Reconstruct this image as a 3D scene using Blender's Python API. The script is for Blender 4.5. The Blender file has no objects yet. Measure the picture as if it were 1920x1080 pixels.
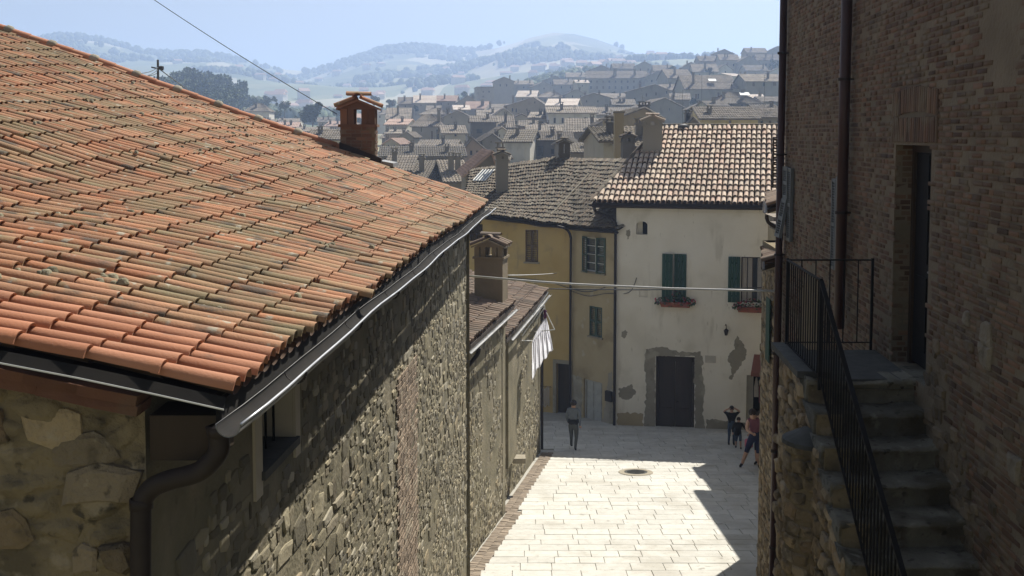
import bpy, math, random
import numpy as np
from mathutils import Vector, Matrix, noise

RN = random.Random(11)
SC = bpy.context.scene
COL = SC.collection

# ------------------------------------------------------------------ camera
PITCH = math.atan(0.07)
FPX, PY0 = 2000.0, 392.0
CZ = 11.0
cam_d = bpy.data.cameras.new('camera')
cam_d.sensor_width = 36.0
cam_d.lens = FPX / 1920 * 36
cam_d.shift_y = -(540 - PY0) / 1920
cam_d.clip_end = 20000
cam_d.clip_start = 0.1
cam = bpy.data.objects.new('camera', cam_d)
COL.objects.link(cam)
cam.location = (0, 0, CZ)
cam.rotation_euler = (math.pi / 2 - PITCH, 0, 0)
SC.camera = cam

# ------------------------------------------------------------------ sky, sun, exposure
SUN = Vector((0.347, 0.54, 0.766)).normalized()
world = bpy.data.worlds.new('World')
SC.world = world
world.use_nodes = True
wn = world.node_tree
sky = wn.nodes.new('ShaderNodeTexSky')
sky.sky_type = 'NISHITA'
sky.sun_disc = False
sky.sun_elevation = math.asin(SUN.z)
sky.sun_rotation = math.atan2(SUN.x, SUN.y)
sky.dust_density = 1.5
hsv = wn.nodes.new('ShaderNodeHueSaturation')
hsv.inputs['Saturation'].default_value = 0.42
wn.links.new(sky.outputs[0], hsv.inputs['Color'])
wn.links.new(hsv.outputs[0], wn.nodes['Background'].inputs[0])
wn.nodes['Background'].inputs[1].default_value = 0.05
sun_d = bpy.data.lights.new('sun', 'SUN')
sun_d.energy = 5.0
sun_d.angle = math.radians(0.5)
sun_d.color = (1.0, 0.955, 0.87)
sun_o = bpy.data.objects.new('sun', sun_d)
COL.objects.link(sun_o)
sun_o.rotation_euler = SUN.to_track_quat('Z', 'Y').to_euler()
sun_o.location = SUN * 60
SC.view_settings.view_transform = 'Standard'
SC.view_settings.look = 'None'
SC.view_settings.gamma = 1
SC.view_settings.use_curve_mapping = False
SC.view_settings.exposure = 0.75
SC.render.engine = 'CYCLES'
SC.cycles.max_bounces = 6
SC.cycles.volume_bounces = 1
SC.cycles.use_denoising = True

# ------------------------------------------------------------------ pixel -> world helpers
_cp, _sp = math.cos(PITCH), math.sin(PITCH)
CAM = Vector((0, 0, CZ))


def ray(px, py):
    a, b = px - 960.0, -(py - PY0)
    return Vector((a, FPX * _cp + b * _sp, -FPX * _sp + b * _cp))


def at(px, py, d):
    r = ray(px, py)
    return CAM + r * (d / r.y)


def project(p):
    q = p - CAM
    w = q.y * _cp - q.z * _sp
    if w < 0.05:
        return (-9e3, -9e3)
    u = q.y * _sp + q.z * _cp
    return (960 + FPX * q.x / w, PY0 - FPX * u / w)


def street_z(y):
    if y < 41:
        return CZ - (6.76 + 0.11 * y)
    return CZ - (6.76 + 4.51 + 0.03 * (y - 41))


def on_street(px, py):
    d = 30.0
    for _ in range(30):
        p = at(px, py, d)
        r = ray(px, py)
        # solve CZ + r.z/r.y*d = street_z(d)
        k = r.z / r.y
        d = (-6.76) / (k + 0.11) if d < 41 else d
    return at(px, py, d)


# ------------------------------------------------------------------ mesh builder
class MB:
    def __init__(s):
        s.v, s.f, s.m = [], [], []
        s.cur = 0

    def add(s, vs, fs):
        n = len(s.v)
        s.v += [tuple(x) for x in vs]
        for f in fs:
            s.f.append(tuple(i + n for i in f))
            s.m.append(s.cur)
        return s

    def quad(s, a, b, c, d):
        return s.add([a, b, c, d], [(0, 1, 2, 3)])

    def hexa(s, o, ex, ey, ez):
        """box from a corner and three edge vectors"""
        o, ex, ey, ez = Vector(o), Vector(ex), Vector(ey), Vector(ez)
        p = [o, o + ex, o + ex + ey, o + ey]
        p += [q + ez for q in p]
        return s.add(p, [(3, 2, 1, 0), (4, 5, 6, 7), (0, 1, 5, 4), (1, 2, 6, 5), (2, 3, 7, 6), (3, 0, 4, 7)])

    def box(s, c, sx, sy, sz):
        return s.hexa((c[0] - sx / 2, c[1] - sy / 2, c[2] - sz / 2), (sx, 0, 0), (0, sy, 0), (0, 0, sz))

    def bar(s, a, b, w, h=None, up=(0, 0, 1)):
        a, b = Vector(a), Vector(b)
        h = h or w
        d = (b - a).normalized()
        x = d.cross(Vector(up))
        if x.length < 1e-4:
            x = Vector((1, 0, 0))
        x.normalize()
        z = x.cross(d)
        return s.hexa(a - x * w / 2 - z * h / 2, x * w, b - a, z * h)

    def tube(s, pts, r, n=8, cap=True):
        pts = [Vector(p) for p in pts]
        rs = r if isinstance(r, (list, tuple)) else [r] * len(pts)
        vs, fs = [], []
        x = None
        for i, p in enumerate(pts):
            d = (pts[min(i + 1, len(pts) - 1)] - pts[max(i - 1, 0)]).normalized()
            if x is None:
                x = d.cross(Vector((0.13, 0.31, 0.94)))
                if x.length < 1e-3:
                    x = d.cross(Vector((1, 0, 0)))
            x = (x - d * x.dot(d)).normalized()
            y = d.cross(x)
            for k in range(n):
                t = 2 * math.pi * k / n
                vs.append(p + (x * math.cos(t) + y * math.sin(t)) * rs[i])
        for i in range(len(pts) - 1):
            for k in range(n):
                a, b = i * n + k, i * n + (k + 1) % n
                fs.append((a, b, b + n, a + n))
        if cap:
            fs.append(tuple(range(n - 1, -1, -1)))
            fs.append(tuple(range((len(pts) - 1) * n, len(pts) * n)))
        return s.add(vs, fs)

    def lathe(s, c, prof, n=12, a0=0.0, a1=2 * math.pi):
        c = Vector(c)
        vs, fs = [], []
        full = abs(a1 - a0 - 2 * math.pi) < 1e-6
        m = n if full else n + 1
        for r, z in prof:
            for k in range(m):
                t = a0 + (a1 - a0) * k / n
                vs.append(c + Vector((r * math.cos(t), r * math.sin(t), z)))
        for i in range(len(prof) - 1):
            for k in range(n):
                a, b = i * m + k, i * m + (k + 1) % m
                fs.append((a, b, b + m, a + m))
        return s.add(vs, fs)

    def build(s, name, mat, parent=None, smooth=False, **props):
        me = bpy.data.meshes.new(name)
        me.from_pydata(s.v, [], s.f)
        mats = mat if isinstance(mat, (list, tuple)) else [mat]
        for m in mats:
            me.materials.append(m)
        if len(mats) > 1:
            me.polygons.foreach_set('material_index', s.m)
        if smooth:
            me.polygons.foreach_set('use_smooth', [True] * len(me.polygons))
        me.update()
        return link(name, me, parent, **props)


WL = {}


def link(name, data, parent=None, mat4=None, **props):
    o = bpy.data.objects.new(name, data)
    COL.objects.link(o)
    if mat4 is not None:
        o.matrix_basis = mat4
    if parent is not None:
        o.parent = parent
        o.matrix_parent_inverse = WL.get(parent.name, Matrix.Identity(4))
    for k, v in props.items():
        if v is not None:
            o[k] = v
    return o


def thing(name, label, cat, loc, group=None):
    o = bpy.data.objects.new(name, None)
    o.empty_display_size = 0.2
    COL.objects.link(o)
    o.location = loc
    WL[o.name] = Matrix.Translation(-Vector(loc))
    o['label'] = label
    o['category'] = cat
    if group:
        o['group'] = group
    return o


def tag(o, label, cat, group=None):
    o['label'] = label
    o['category'] = cat
    if group:
        o['group'] = group
    return o


def arrays(vs, fs):
    lv = [i for f in fs for i in f]
    tot = [len(f) for f in fs]
    return np.array(vs, float), np.array(lv), np.array(tot)


def merged(name, variants, items, mat, parent, smooth, **props):
    """items: (variant, Matrix) all in one mesh"""
    if not items:
        return None
    V, L, T = [], [], []
    off = 0
    arr = [arrays(*v) for v in variants]
    for k, M in items:
        v, l, t = arr[k]
        m = np.array(M)
        V.append(v @ m[:3, :3].T + m[:3, 3])
        L.append(l + off)
        T.append(t)
        off += len(v)
    V, L, T = np.concatenate(V), np.concatenate(L), np.concatenate(T)
    me = bpy.data.meshes.new(name)
    me.vertices.add(len(V))
    me.vertices.foreach_set('co', V.ravel())
    me.loops.add(len(L))
    me.loops.foreach_set('vertex_index', L)
    me.polygons.add(len(T))
    st = np.concatenate([[0], np.cumsum(T)[:-1]])
    me.polygons.foreach_set('loop_start', st)
    me.polygons.foreach_set('loop_total', T)
    me.polygons.foreach_set('use_smooth', [smooth] * len(T))
    me.materials.append(mat)
    me.update(calc_edges=True)
    me.validate()
    return link(name, me, parent, **props)


def pieces(parent, name, variants, items, mat, smooth=True, rest='stonework', maxn=295):
    """individuals for the pieces that show largest, one stuff part for the others"""
    key = []
    for i, (k, M) in enumerate(items):
        p = M.translation
        x, y = project(p)
        inn = -40 < x < 1960 and -40 < y < 1120
        d = (p - CAM).length
        key.append((0 if inn else 1, d, i))
    key.sort()
    meshes = []
    for vs, fs in variants:
        me = bpy.data.meshes.new(name)
        me.from_pydata([tuple(v) for v in vs], [], fs)
        me.materials.append(mat)
        if smooth:
            me.polygons.foreach_set('use_smooth', [True] * len(me.polygons))
        meshes.append(me)
    for a in key[:maxn]:
        k, M = items[a[2]]
        link(name, meshes[k], parent, M)
    merged(rest, variants, [items[a[2]] for a in key[maxn:]], mat, parent, smooth, kind='stuff')


def frame_matrix(o, x, y, z):
    return Matrix(((x[0], y[0], z[0], o[0]), (x[1], y[1], z[1], o[1]), (x[2], y[2], z[2], o[2]), (0, 0, 0, 1)))


# ------------------------------------------------------------------ materials
def mk(name, cols, rough=0.85, scale=2.0, stretch=(1, 1, 1), rnd=0.0, bump=0.0, bscale=30.0, bdist=0.02,
       layers=(), metal=0.0, spec=0.3, rcols=None, detail=5.0, trans=0.0, emit=None):
    m = bpy.data.materials.new(name)
    m.use_nodes = True
    nt = m.node_tree
    N, L = nt.nodes, nt.links
    b = N['Principled BSDF']
    b.inputs['Roughness'].default_value = rough
    b.inputs['Metallic'].default_value = metal
    b.inputs['Specular IOR Level'].default_value = spec
    geo = N.new('ShaderNodeNewGeometry')

    def tex(sc, st=(1, 1, 1), det=5.0):
        mp = N.new('ShaderNodeMapping')
        mp.inputs['Scale'].default_value = st
        L.new(geo.outputs['Position'], mp.inputs['Vector'])
        t = N.new('ShaderNodeTexNoise')
        t.inputs['Scale'].default_value = sc
        t.inputs['Detail'].default_value = det
        L.new(mp.outputs[0], t.inputs['Vector'])
        return t.outputs['Fac']

    def ramp(fac, cs, lo=0.3, hi=0.7):
        r = N.new('ShaderNodeValToRGB')
        e = r.color_ramp.elements
        n = len(cs)
        while len(e) < n:
            e.new(0.5)
        for i, c in enumerate(cs):
            e[i].position = lo + (hi - lo) * (i / max(1, n - 1))
            e[i].color = (*c, 1)
        L.new(fac, r.inputs[0])
        return r.outputs[0]

    def mix(fac, a, c, mode='MIX'):
        x = N.new('ShaderNodeMix')
        x.data_type = 'RGBA'
        x.blend_type = mode
        if hasattr(fac, 'links') or hasattr(fac, 'is_linked'):
            L.new(fac, x.inputs[0])
        else:
            x.inputs[0].default_value = fac
        for s, v in ((6, a), (7, c)):
            if isinstance(v, tuple):
                x.inputs[s].default_value = (*v, 1)
            else:
                L.new(v, x.inputs[s])
        return x.outputs[2]

    def math_(op, a, c=None):
        x = N.new('ShaderNodeMath')
        x.operation = op
        for i, v in enumerate((a, c)):
            if v is None:
                continue
            if isinstance(v, (int, float)):
                x.inputs[i].default_value = v
            else:
                L.new(v, x.inputs[i])
        return x.outputs[0]

    if len(cols) == 1:
        col = mix(0.0, cols[0], cols[0])
    else:
        col = ramp(tex(scale, stretch, detail), cols)
    if rnd or rcols:
        oi = N.new('ShaderNodeObjectInfo')
        rv = math_('FRACT', math_('ADD', oi.outputs['Random'], geo.outputs['Random Per Island']))
        if rcols:
            col = mix(0.72, col, ramp(rv, rcols, 0.0, 1.0))
        if rnd:
            r2 = math_('FRACT', math_('MULTIPLY', rv, 7.31))
            g = math_('ADD', math_('MULTIPLY', r2, 2 * rnd), 1 - rnd)
            cb = N.new('ShaderNodeCombineColor')
            for i in range(3):
                L.new(g, cb.inputs[i])
            col = mix(1.0, col, cb.outputs[0], 'MULTIPLY')
    for ly in layers:
        c, sc, lo, hi, amt = ly[:5]
        st = ly[5] if len(ly) > 5 else (1, 1, 1)
        mr = N.new('ShaderNodeMapRange')
        mr.interpolation_type = 'SMOOTHSTEP'
        mr.inputs['From Min'].default_value = lo
        mr.inputs['From Max'].default_value = hi
        mr.inputs['To Max'].default_value = amt
        L.new(tex(sc, st, 7.0), mr.inputs['Value'])
        col = mix(mr.outputs[0], col, c)
    L.new(col, b.inputs['Base Color'])
    if bump:
        bp = N.new('ShaderNodeBump')
        bp.inputs['Strength'].default_value = bump
        bp.inputs['Distance'].default_value = bdist
        L.new(tex(bscale, stretch, 8.0), bp.inputs['Height'])
        L.new(bp.outputs[0], b.inputs['Normal'])
    if trans:
        b.inputs['Transmission Weight'].default_value = trans
    return m


M = {}
M['tile'] = mk('terracotta_tile', [(.29, .13, .065), (.34, .16, .08)], .8, 3, rnd=.28, bump=.5, bscale=60, bdist=.006,
               rcols=[(.36, .135, .058), (.34, .155, .075), (.29, .16, .085), (.37, .185, .10), (.24, .165, .085), (.31, .115, .05)],
               layers=[((.17, .145, .075), 1.1, .49, .64, .62, (.6, 1, 1)), ((.20, .175, .095), 5.5, .53, .65, .6, (.5, 1, 1)), ((.36, .34, .26), 8, .62, .70, .8), ((.07, .06, .045), 6, .57, .68, .85, (.4, 1, 1)),
                       ((.055, .05, .035), 2.3, .60, .74, .7)])
M['tile_under'] = mk('shaded_channel_tile', [(.055, .035, .023), (.085, .052, .034)], .95, 4, rnd=.2)  # channels darkened to paint in the shade between the cover tiles
M['tile_new'] = mk('newer_terracotta_tile', [(.33, .13, .062), (.40, .17, .085)], .8, 3, rnd=.12, bump=.4, bscale=60, bdist=.005,
                    rcols=[(.37, .15, .075), (.34, .145, .075), (.39, .18, .10), (.33, .16, .09)],
                    layers=[((.28, .20, .12), 4, .58, .72, .5, (.5, 1, 1)), ((.10, .08, .06), 7, .64, .74, .6, (.4, 1, 1))])
M['moss'] = mk('dry_moss', [(.12, .105, .06), (.27, .245, .17)], .95, 14, bump=.5, bscale=60, rnd=.3)
M['tile_pale'] = mk('pale_pink_tile', [(.42, .30, .23), (.50, .38, .30)], .85, 3, rnd=.2, bump=.3, bscale=50, bdist=.005,
                    rcols=[(.47, .37, .27), (.51, .42, .32), (.45, .31, .23), (.54, .46, .36), (.40, .33, .24)],
                    layers=[((.16, .14, .11), 6, .62, .74, .7)])
M['tile_grey'] = mk('weathered_grey_brown_tile', [(.095, .08, .056), (.14, .115, .082)], .9, 3, rnd=.3, bump=.4, bscale=40, bdist=.01,
                    rcols=[(.14, .11, .078), (.18, .155, .115), (.11, .092, .068), (.165, .12, .082), (.095, .085, .066)],
                    layers=[((.25, .235, .18), 5, .60, .70, .7), ((.05, .055, .045), 4, .58, .72, .6)])
M['tile_small'] = mk('brown_tile', [(.15, .105, .075), (.20, .145, .105)], .85, 4, rnd=.25, bump=.3, bscale=50, bdist=.006,
                     rcols=[(.18, .12, .083), (.155, .11, .078), (.21, .155, .11), (.135, .11, .085)],
                     layers=[((.10, .085, .07), 5, .6, .72, .7)])
M['town_roof'] = mk('old_town_roof', [(.105, .09, .068), (.165, .137, .104), (.22, .182, .14)], .9, .9, rnd=.35,
                    layers=[((.36, .33, .27), 3, .58, .72, .6), ((.10, .085, .07), 2.2, .58, .72, .6)])
M['town_roof_red'] = mk('newer_town_roof', [(.28, .185, .14), (.36, .25, .195)], .85, .8, rnd=.25,
                        layers=[((.30, .24, .19), 2.5, .58, .75, .6)])
M['town_roof_pale'] = mk('pale_town_roof', [(.46, .38, .31), (.55, .48, .41)], .85, .8, rnd=.2)  # pale colour stands in for roofs flashing white in the sun
M['deck'] = mk('roof_deck', [(.035, .026, .02), (.055, .042, .032)], .95, 3)
M['white_plaster'] = mk('white_plaster', [(.68, .635, .53), (.76, .715, .61), (.80, .76, .66)], .92, .7, bump=.25, bscale=9, bdist=.02,
                        layers=[((.56, .52, .42), 1.1, .56, .75, .5), ((.45, .41, .32), 2.6, .58, .72, .45, (1, 1, .2)), ((.40, .36, .27), 9, .66, .74, .5, (1, 1, .3))])
M['old_plaster'] = mk('old_brown_plaster', [(.17, .135, .085), (.23, .185, .12)], .95, 2, bump=.4, bscale=16)
M['patch'] = mk('grey_render_patch', [(.25, .23, .18), (.33, .30, .235)], .95, 1.5, bump=.5, bscale=14, layers=[((.42, .385, .30), 2.2, .54, .66, .7), ((.17, .155, .12), 4, .58, .70, .5)])
M['yellow_plaster'] = mk('ochre_plaster', [(.42, .30, .12), (.48, .355, .155), (.44, .34, .175)], .92, .6, bump=.2, bscale=9,
                         layers=[((.30, .24, .14), 1.3, .56, .72, .55), ((.22, .19, .13), 3.2, .60, .74, .4, (1, 1, .3))])
M['tan_plaster'] = mk('tan_plaster', [(.34, .275, .165), (.42, .345, .215)], .92, .8, bump=.2, bscale=9,
                      layers=[((.24, .19, .11), 1.2, .52, .70, .7), ((.46, .42, .33), 2.2, .62, .72, .5)])
M['rubble_mortar'] = mk('old_lime_mortar', [(.14, .125, .078), (.20, .175, .112), (.25, .215, .148)], .95, 1.6, bump=.8, bscale=16, bdist=.02,
                        layers=[((.14, .125, .085), 1.1, .52, .70, .6), ((.10, .09, .06), 5, .60, .72, .5), ((.32, .29, .22), 3, .62, .75, .5)])
M['rubble'] = mk('rubble_stone', [(.15, .13, .08), (.22, .19, .12), (.28, .245, .17)], .92, 4, rnd=.5, bump=.7, bscale=24, bdist=.012,
                 rcols=[(.19, .165, .105), (.26, .23, .16), (.20, .16, .10), (.36, .33, .26), (.14, .12, .08), (.17, .15, .095)],
                 layers=[((.13, .115, .075), 3, .55, .70, .6)])
M['gold_stone'] = mk('golden_field_stone', [(.19, .145, .08), (.27, .21, .125)], .95, 5, rnd=.35, bump=1.0, bscale=26, bdist=.03,
                     rcols=[(.24, .175, .10), (.30, .235, .145), (.19, .13, .075), (.35, .29, .20), (.15, .115, .075)],
                     layers=[((.08, .065, .042), 4, .52, .66, .75), ((.36, .31, .22), 7, .60, .70, .6), ((.05, .042, .03), 11, .60, .70, .7)])  # dark layers paint crevice shade into the stone; pale ones are lime smears
M['dull_stone'] = mk('dull_pale_stone', [(.17, .145, .105), (.23, .20, .15)], .95, 6, bump=1.0, bscale=24, bdist=.02, layers=[((.10, .085, .06), 5, .50, .66, .8)])
M['brown_stone'] = mk('brown_rubble_stone', [(.11, .085, .055), (.16, .125, .082)], .95, 5, rnd=.35, bump=.8, bscale=24, bdist=.02, layers=[((.06, .05, .034), 4, .54, .68, .6)])
M['gold_mortar'] = mk('golden_mortar', [(.17, .135, .078), (.25, .20, .12)], .95, 2, bump=1.0, bscale=18, bdist=.04,
                       layers=[((.08, .066, .042), 2.0, .48, .64, .8), ((.32, .27, .19), 5, .58, .68, .6), ((.045, .038, .026), 9, .60, .70, .8)])  # crevice shade put into the mortar colour, beside pale lime smears
M['brick'] = mk('old_red_brick', [(.115, .066, .04), (.15, .088, .054)], .95, 6, rnd=.4, bump=.5, bscale=40, bdist=.008,
                rcols=[(.12, .066, .04), (.145, .087, .054), (.095, .058, .036), (.155, .11, .07), (.075, .049, .033)],
                layers=[((.165, .135, .09), 3.2, .48, .66, .75), ((.10, .09, .065), 1.2, .55, .72, .5)])
M['brick_mortar'] = mk('sandy_mortar', [(.145, .115, .076), (.195, .158, .108)], .95, 2.5, bump=.8, bscale=25, bdist=.015,
                       layers=[((.10, .09, .062), 1.0, .52, .70, .6), ((.13, .085, .055), 5, .58, .70, .5)])
M['cornice'] = mk('reddish_cornice_brick', [(.095, .042, .024), (.13, .060, .034)], .9, 5, rnd=.25, bump=.6, bscale=30, bdist=.01,
                  layers=[((.12, .08, .05), 3.5, .52, .70, .7)])
M['infill'] = mk('brown_infill_brick', [(.20, .15, .105), (.26, .20, .145)], .95, 4, rnd=.3, bump=.5, bscale=30, layers=[((.30, .26, .19), 3, .5, .68, .7)])
M['chimney_brick'] = mk('chimney_brick', [(.12, .068, .042), (.17, .098, .06)], .92, 6, rnd=.3, bump=.4, bscale=40, bdist=.006,
                        rcols=[(.145, .078, .046), (.18, .105, .064), (.11, .064, .042), (.165, .115, .075)])
M['pale_stone'] = mk('pale_limestone', [(.24, .21, .155), (.31, .275, .21)], .9, 6, rnd=.15, bump=.5, bscale=25, bdist=.01,
                     layers=[((.22, .20, .15), 4, .55, .72, .6)])
M['step'] = mk('worn_grey_step_stone', [(.12, .112, .086), (.19, .178, .14)], .95, 5, rnd=.25, bump=1.0, bscale=22, bdist=.03,
               layers=[((.06, .05, .032), 2.6, .48, .64, .8), ((.25, .235, .19), 6, .58, .70, .6), ((.035, .031, .023), 10, .58, .68, .8)])
M['slate'] = mk('dark_slate', [(.045, .046, .041), (.075, .074, .066)], .8, 8, bump=.5, bscale=30, bdist=.01)
M['paving'] = mk('pale_paving_stone', [(.47, .455, .405), (.55, .535, .48)], .8, 5, rnd=.08, bump=.25, bscale=40, bdist=.004,
                 layers=[((.36, .335, .28), .8, .50, .70, .6), ((.28, .26, .21), 9, .60, .72, .5), ((.22, .20, .165), 3.1, .66, .74, .6)])
M['paving_joint'] = mk('sandy_joint', [(.34, .325, .285), (.41, .395, .345)], .95, 8)
M['edging'] = mk('brown_edging', [(.20, .16, .12), (.27, .22, .165)], .9, 6, rnd=.25, bump=.4, bscale=30, bdist=.008)
M['zinc'] = mk('zinc_gutter', [(.17, .17, .165), (.27, .27, .265)], .6, 3, metal=.35, spec=.4, rnd=.1, bump=.2, bscale=25, bdist=.004, layers=[((.14, .13, .12), 5, .52, .68, .7)])
M['shade_dirt'] = mk('shade_and_dirt_black', [(.008, .007, .006), (.016, .013, .010)], .95, 6)  # black shade put into the colour, together with some dirt
M['zinc_bright'] = mk('worn_zinc_edge', [(.40, .41, .42), (.52, .53, .54)], .4, 6, metal=.5, spec=.5)
M['dark_metal'] = mk('dark_brown_metal', [(.020, .014, .011), (.03, .021, .016)], .6, 8, spec=.25)
M['rust_pipe'] = mk('red_brown_pipe', [(.034, .013, .010), (.048, .019, .014)], .5, 5, spec=.4)
M['iron'] = mk('black_iron', [(.007, .0065, .006), (.011, .010, .0095)], .7, 12, spec=.15)
M['wood_dark'] = mk('dark_wood', [(.030, .019, .010), (.048, .031, .017)], .7, 6, (1, 1, .15), bump=.2, bscale=40, bdist=.004)
M['wood_brown'] = mk('brown_shutter_wood', [(.10, .07, .045), (.14, .10, .065)], .8, 6, (1, 1, .15), rnd=.15)
M['green'] = mk('green_shutter_paint', [(.007, .042, .026), (.010, .052, .033)], .6, 5, rnd=.15)
M['dull_green'] = mk('faded_green_shutter_paint', [(.035, .065, .045), (.05, .082, .06)], .75, 5, rnd=.15)
M['grey_shutter'] = mk('grey_shutter_paint', [(.11, .12, .12), (.15, .16, .16)], .7, 5, rnd=.1)
M['grey_door'] = mk('pale_grey_door_paint', [(.32, .32, .29), (.40, .40, .37)], .7, 4)
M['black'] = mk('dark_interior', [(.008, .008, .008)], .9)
M['glass'] = mk('dark_glass', [(.02, .024, .026)], .12, spec=.6)
M['white_paint'] = mk('white_paint', [(.62, .62, .58), (.72, .72, .68)], .6, 5)
M['cream'] = mk('cream_reveal', [(.44, .38, .28), (.52, .46, .35)], .92, 3, bump=.2, bscale=20)
M['cloth'] = mk('white_cotton', [(.78, .78, .80), (.84, .84, .86)], .9, 9)
_m = M['cloth']
_t = _m.node_tree.nodes.new('ShaderNodeBsdfTranslucent')
_t.inputs[0].default_value = (.9, .9, .93, 1)
_x = _m.node_tree.nodes.new('ShaderNodeMixShader')
_x.inputs[0].default_value = .85
_m.node_tree.links.new(_m.node_tree.nodes['Principled BSDF'].outputs[0], _x.inputs[1])
_m.node_tree.links.new(_t.outputs[0], _x.inputs[2])
_m.node_tree.links.new(_x.outputs[0], _m.node_tree.nodes['Material Output'].inputs['Surface'])
M['purple'] = mk('purple_peg', [(.09, .02, .06)], .6)
M['cable'] = mk('grey_cable_sleeve', [(.50, .50, .48), (.62, .62, .60)], .5, 4)
M['wire'] = mk('thin_dark_wire', [(.05, .05, .05)], .6)
M['flowerbox'] = mk('terracotta_planter', [(.26, .085, .05), (.32, .11, .065)], .8, 6)
M['leaf'] = mk('geranium_leaf', [(.03, .065, .022), (.05, .095, .03)], .7, 9, rnd=.3)
M['flower'] = mk('red_petal', [(.34, .03, .05), (.42, .05, .09)], .7, 9, rnd=.3)
M['awning'] = mk('red_brown_awning', [(.20, .08, .06), (.25, .105, .075)], .85, 4)
M['plaque'] = mk('pale_plaque', [(.44, .41, .35), (.50, .47, .40)], .8, 6)
M['antenna'] = mk('antenna_metal', [(.07, .07, .07)], .6)
M['skin'] = mk('skin', [(.42, .26, .19), (.48, .30, .22)], .6, 8)
M['hair'] = mk('dark_hair', [(.018, .012, .009), (.03, .02, .014)], .6, 30)
M['jacket'] = mk('grey_blue_jacket', [(.12, .14, .16), (.16, .18, .20)], .9, 9)
M['trousers'] = mk('grey_trousers', [(.085, .09, .085), (.11, .115, .11)], .9, 9)
M['black_cloth'] = mk('black_cloth', [(.014, .014, .016), (.02, .02, .022)], .9, 9)
M['denim'] = mk('blue_denim', [(.045, .065, .10), (.06, .085, .125)], .9, 9)
M['navy'] = mk('navy_cloth', [(.018, .022, .06), (.026, .03, .075)], .9, 9)
M['pink'] = mk('pink_cloth', [(.40, .12, .16), (.46, .15, .19)], .9, 9)
M['wine'] = mk('wine_cloth', [(.16, .06, .08), (.20, .075, .095)], .9, 9)
M['pale_cloth'] = mk('pale_cloth', [(.40, .37, .33), (.46, .43, .39)], .9, 9)
M['terrain'] = mk('hill_grass_and_fields', [(.06, .075, .035), (.11, .12, .055), (.18, .165, .085)], .95, .011, (1, .6, 1),
                  layers=[((.27, .24, .14), .016, .54, .60, .7), ((.035, .052, .024), .022, .52, .58, .8), ((.30, .30, .16), .04, .62, .66, .6)])
_nt = M['terrain'].node_tree
_b = _nt.nodes['Principled BSDF']
_src = _b.inputs['Base Color'].links[0].from_socket
_g = _nt.nodes.new('ShaderNodeNewGeometry')
_mp = _nt.nodes.new('ShaderNodeMapping')
_mp.inputs['Scale'].default_value = (.011, .0065, 0)
_mp.inputs['Rotation'].default_value = (0, 0, .35)
_v = _nt.nodes.new('ShaderNodeTexVoronoi')
_v.inputs['Scale'].default_value = 1.0
_r = _nt.nodes.new('ShaderNodeValToRGB')
_r.color_ramp.interpolation = 'CONSTANT'
for _i, _c in enumerate(((.10, .12, .05), (.30, .27, .17), (.14, .16, .07), (.38, .35, .24), (.07, .09, .04), (.22, .22, .10), (.42, .38, .28))):
    _e = _r.color_ramp.elements[_i] if _i < 2 else _r.color_ramp.elements.new(_i / 7)
    _e.position = _i / 7
    _e.color = (*_c, 1)
_x = _nt.nodes.new('ShaderNodeMix')
_x.data_type = 'RGBA'
_x.inputs[0].default_value = .7
_nt.links.new(_g.outputs['Position'], _mp.inputs[0])
_nt.links.new(_mp.outputs[0], _v.inputs['Vector'])
_nt.links.new(_v.outputs['Color'], _r.inputs[0])
_nt.links.new(_src, _x.inputs[6])
_nt.links.new(_r.outputs[0], _x.inputs[7])
_nt.links.new(_x.outputs[2], _b.inputs['Base Color'])
M['crown'] = mk('tree_leaves', [(.040, .062, .026), (.065, .09, .036), (.085, .105, .045)], .8, .6, rnd=.35)
M['crown_dark'] = mk('dark_tree_leaves', [(.022, .040, .022), (.036, .058, .030)], .8, .6, rnd=.3)
M['bark'] = mk('bark', [(.07, .055, .04), (.11, .085, .06)], .95, 3)
WALLC = {
    'grey': [(.33, .30, .25), (.40, .365, .305)], 'cream': [(.46, .42, .335), (.54, .495, .40)], 'white': [(.56, .53, .46), (.64, .61, .54)],
    'ochre': [(.40, .31, .18), (.47, .37, .22)], 'yellow': [(.50, .40, .17), (.57, .46, .22)], 'stone': [(.25, .215, .165), (.32, .28, .22)],
    'pink': [(.44, .33, .26), (.50, .385, .30)], 'dark': [(.16, .14, .115), (.22, .195, .16)]}
for k_, c_ in WALLC.items():
    c_ = [tuple(x * (.9 if k_ in ('white', 'yellow') else .74) for x in q_) for q_ in c_]
    M['w_' + k_] = mk(k_ + '_town_plaster', c_, .92, .5, bump=.15, bscale=3,
                      layers=[(tuple(x * .68 for x in c_[0]), .9, .55, .72, .5, (1, 1, .5))])


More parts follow.
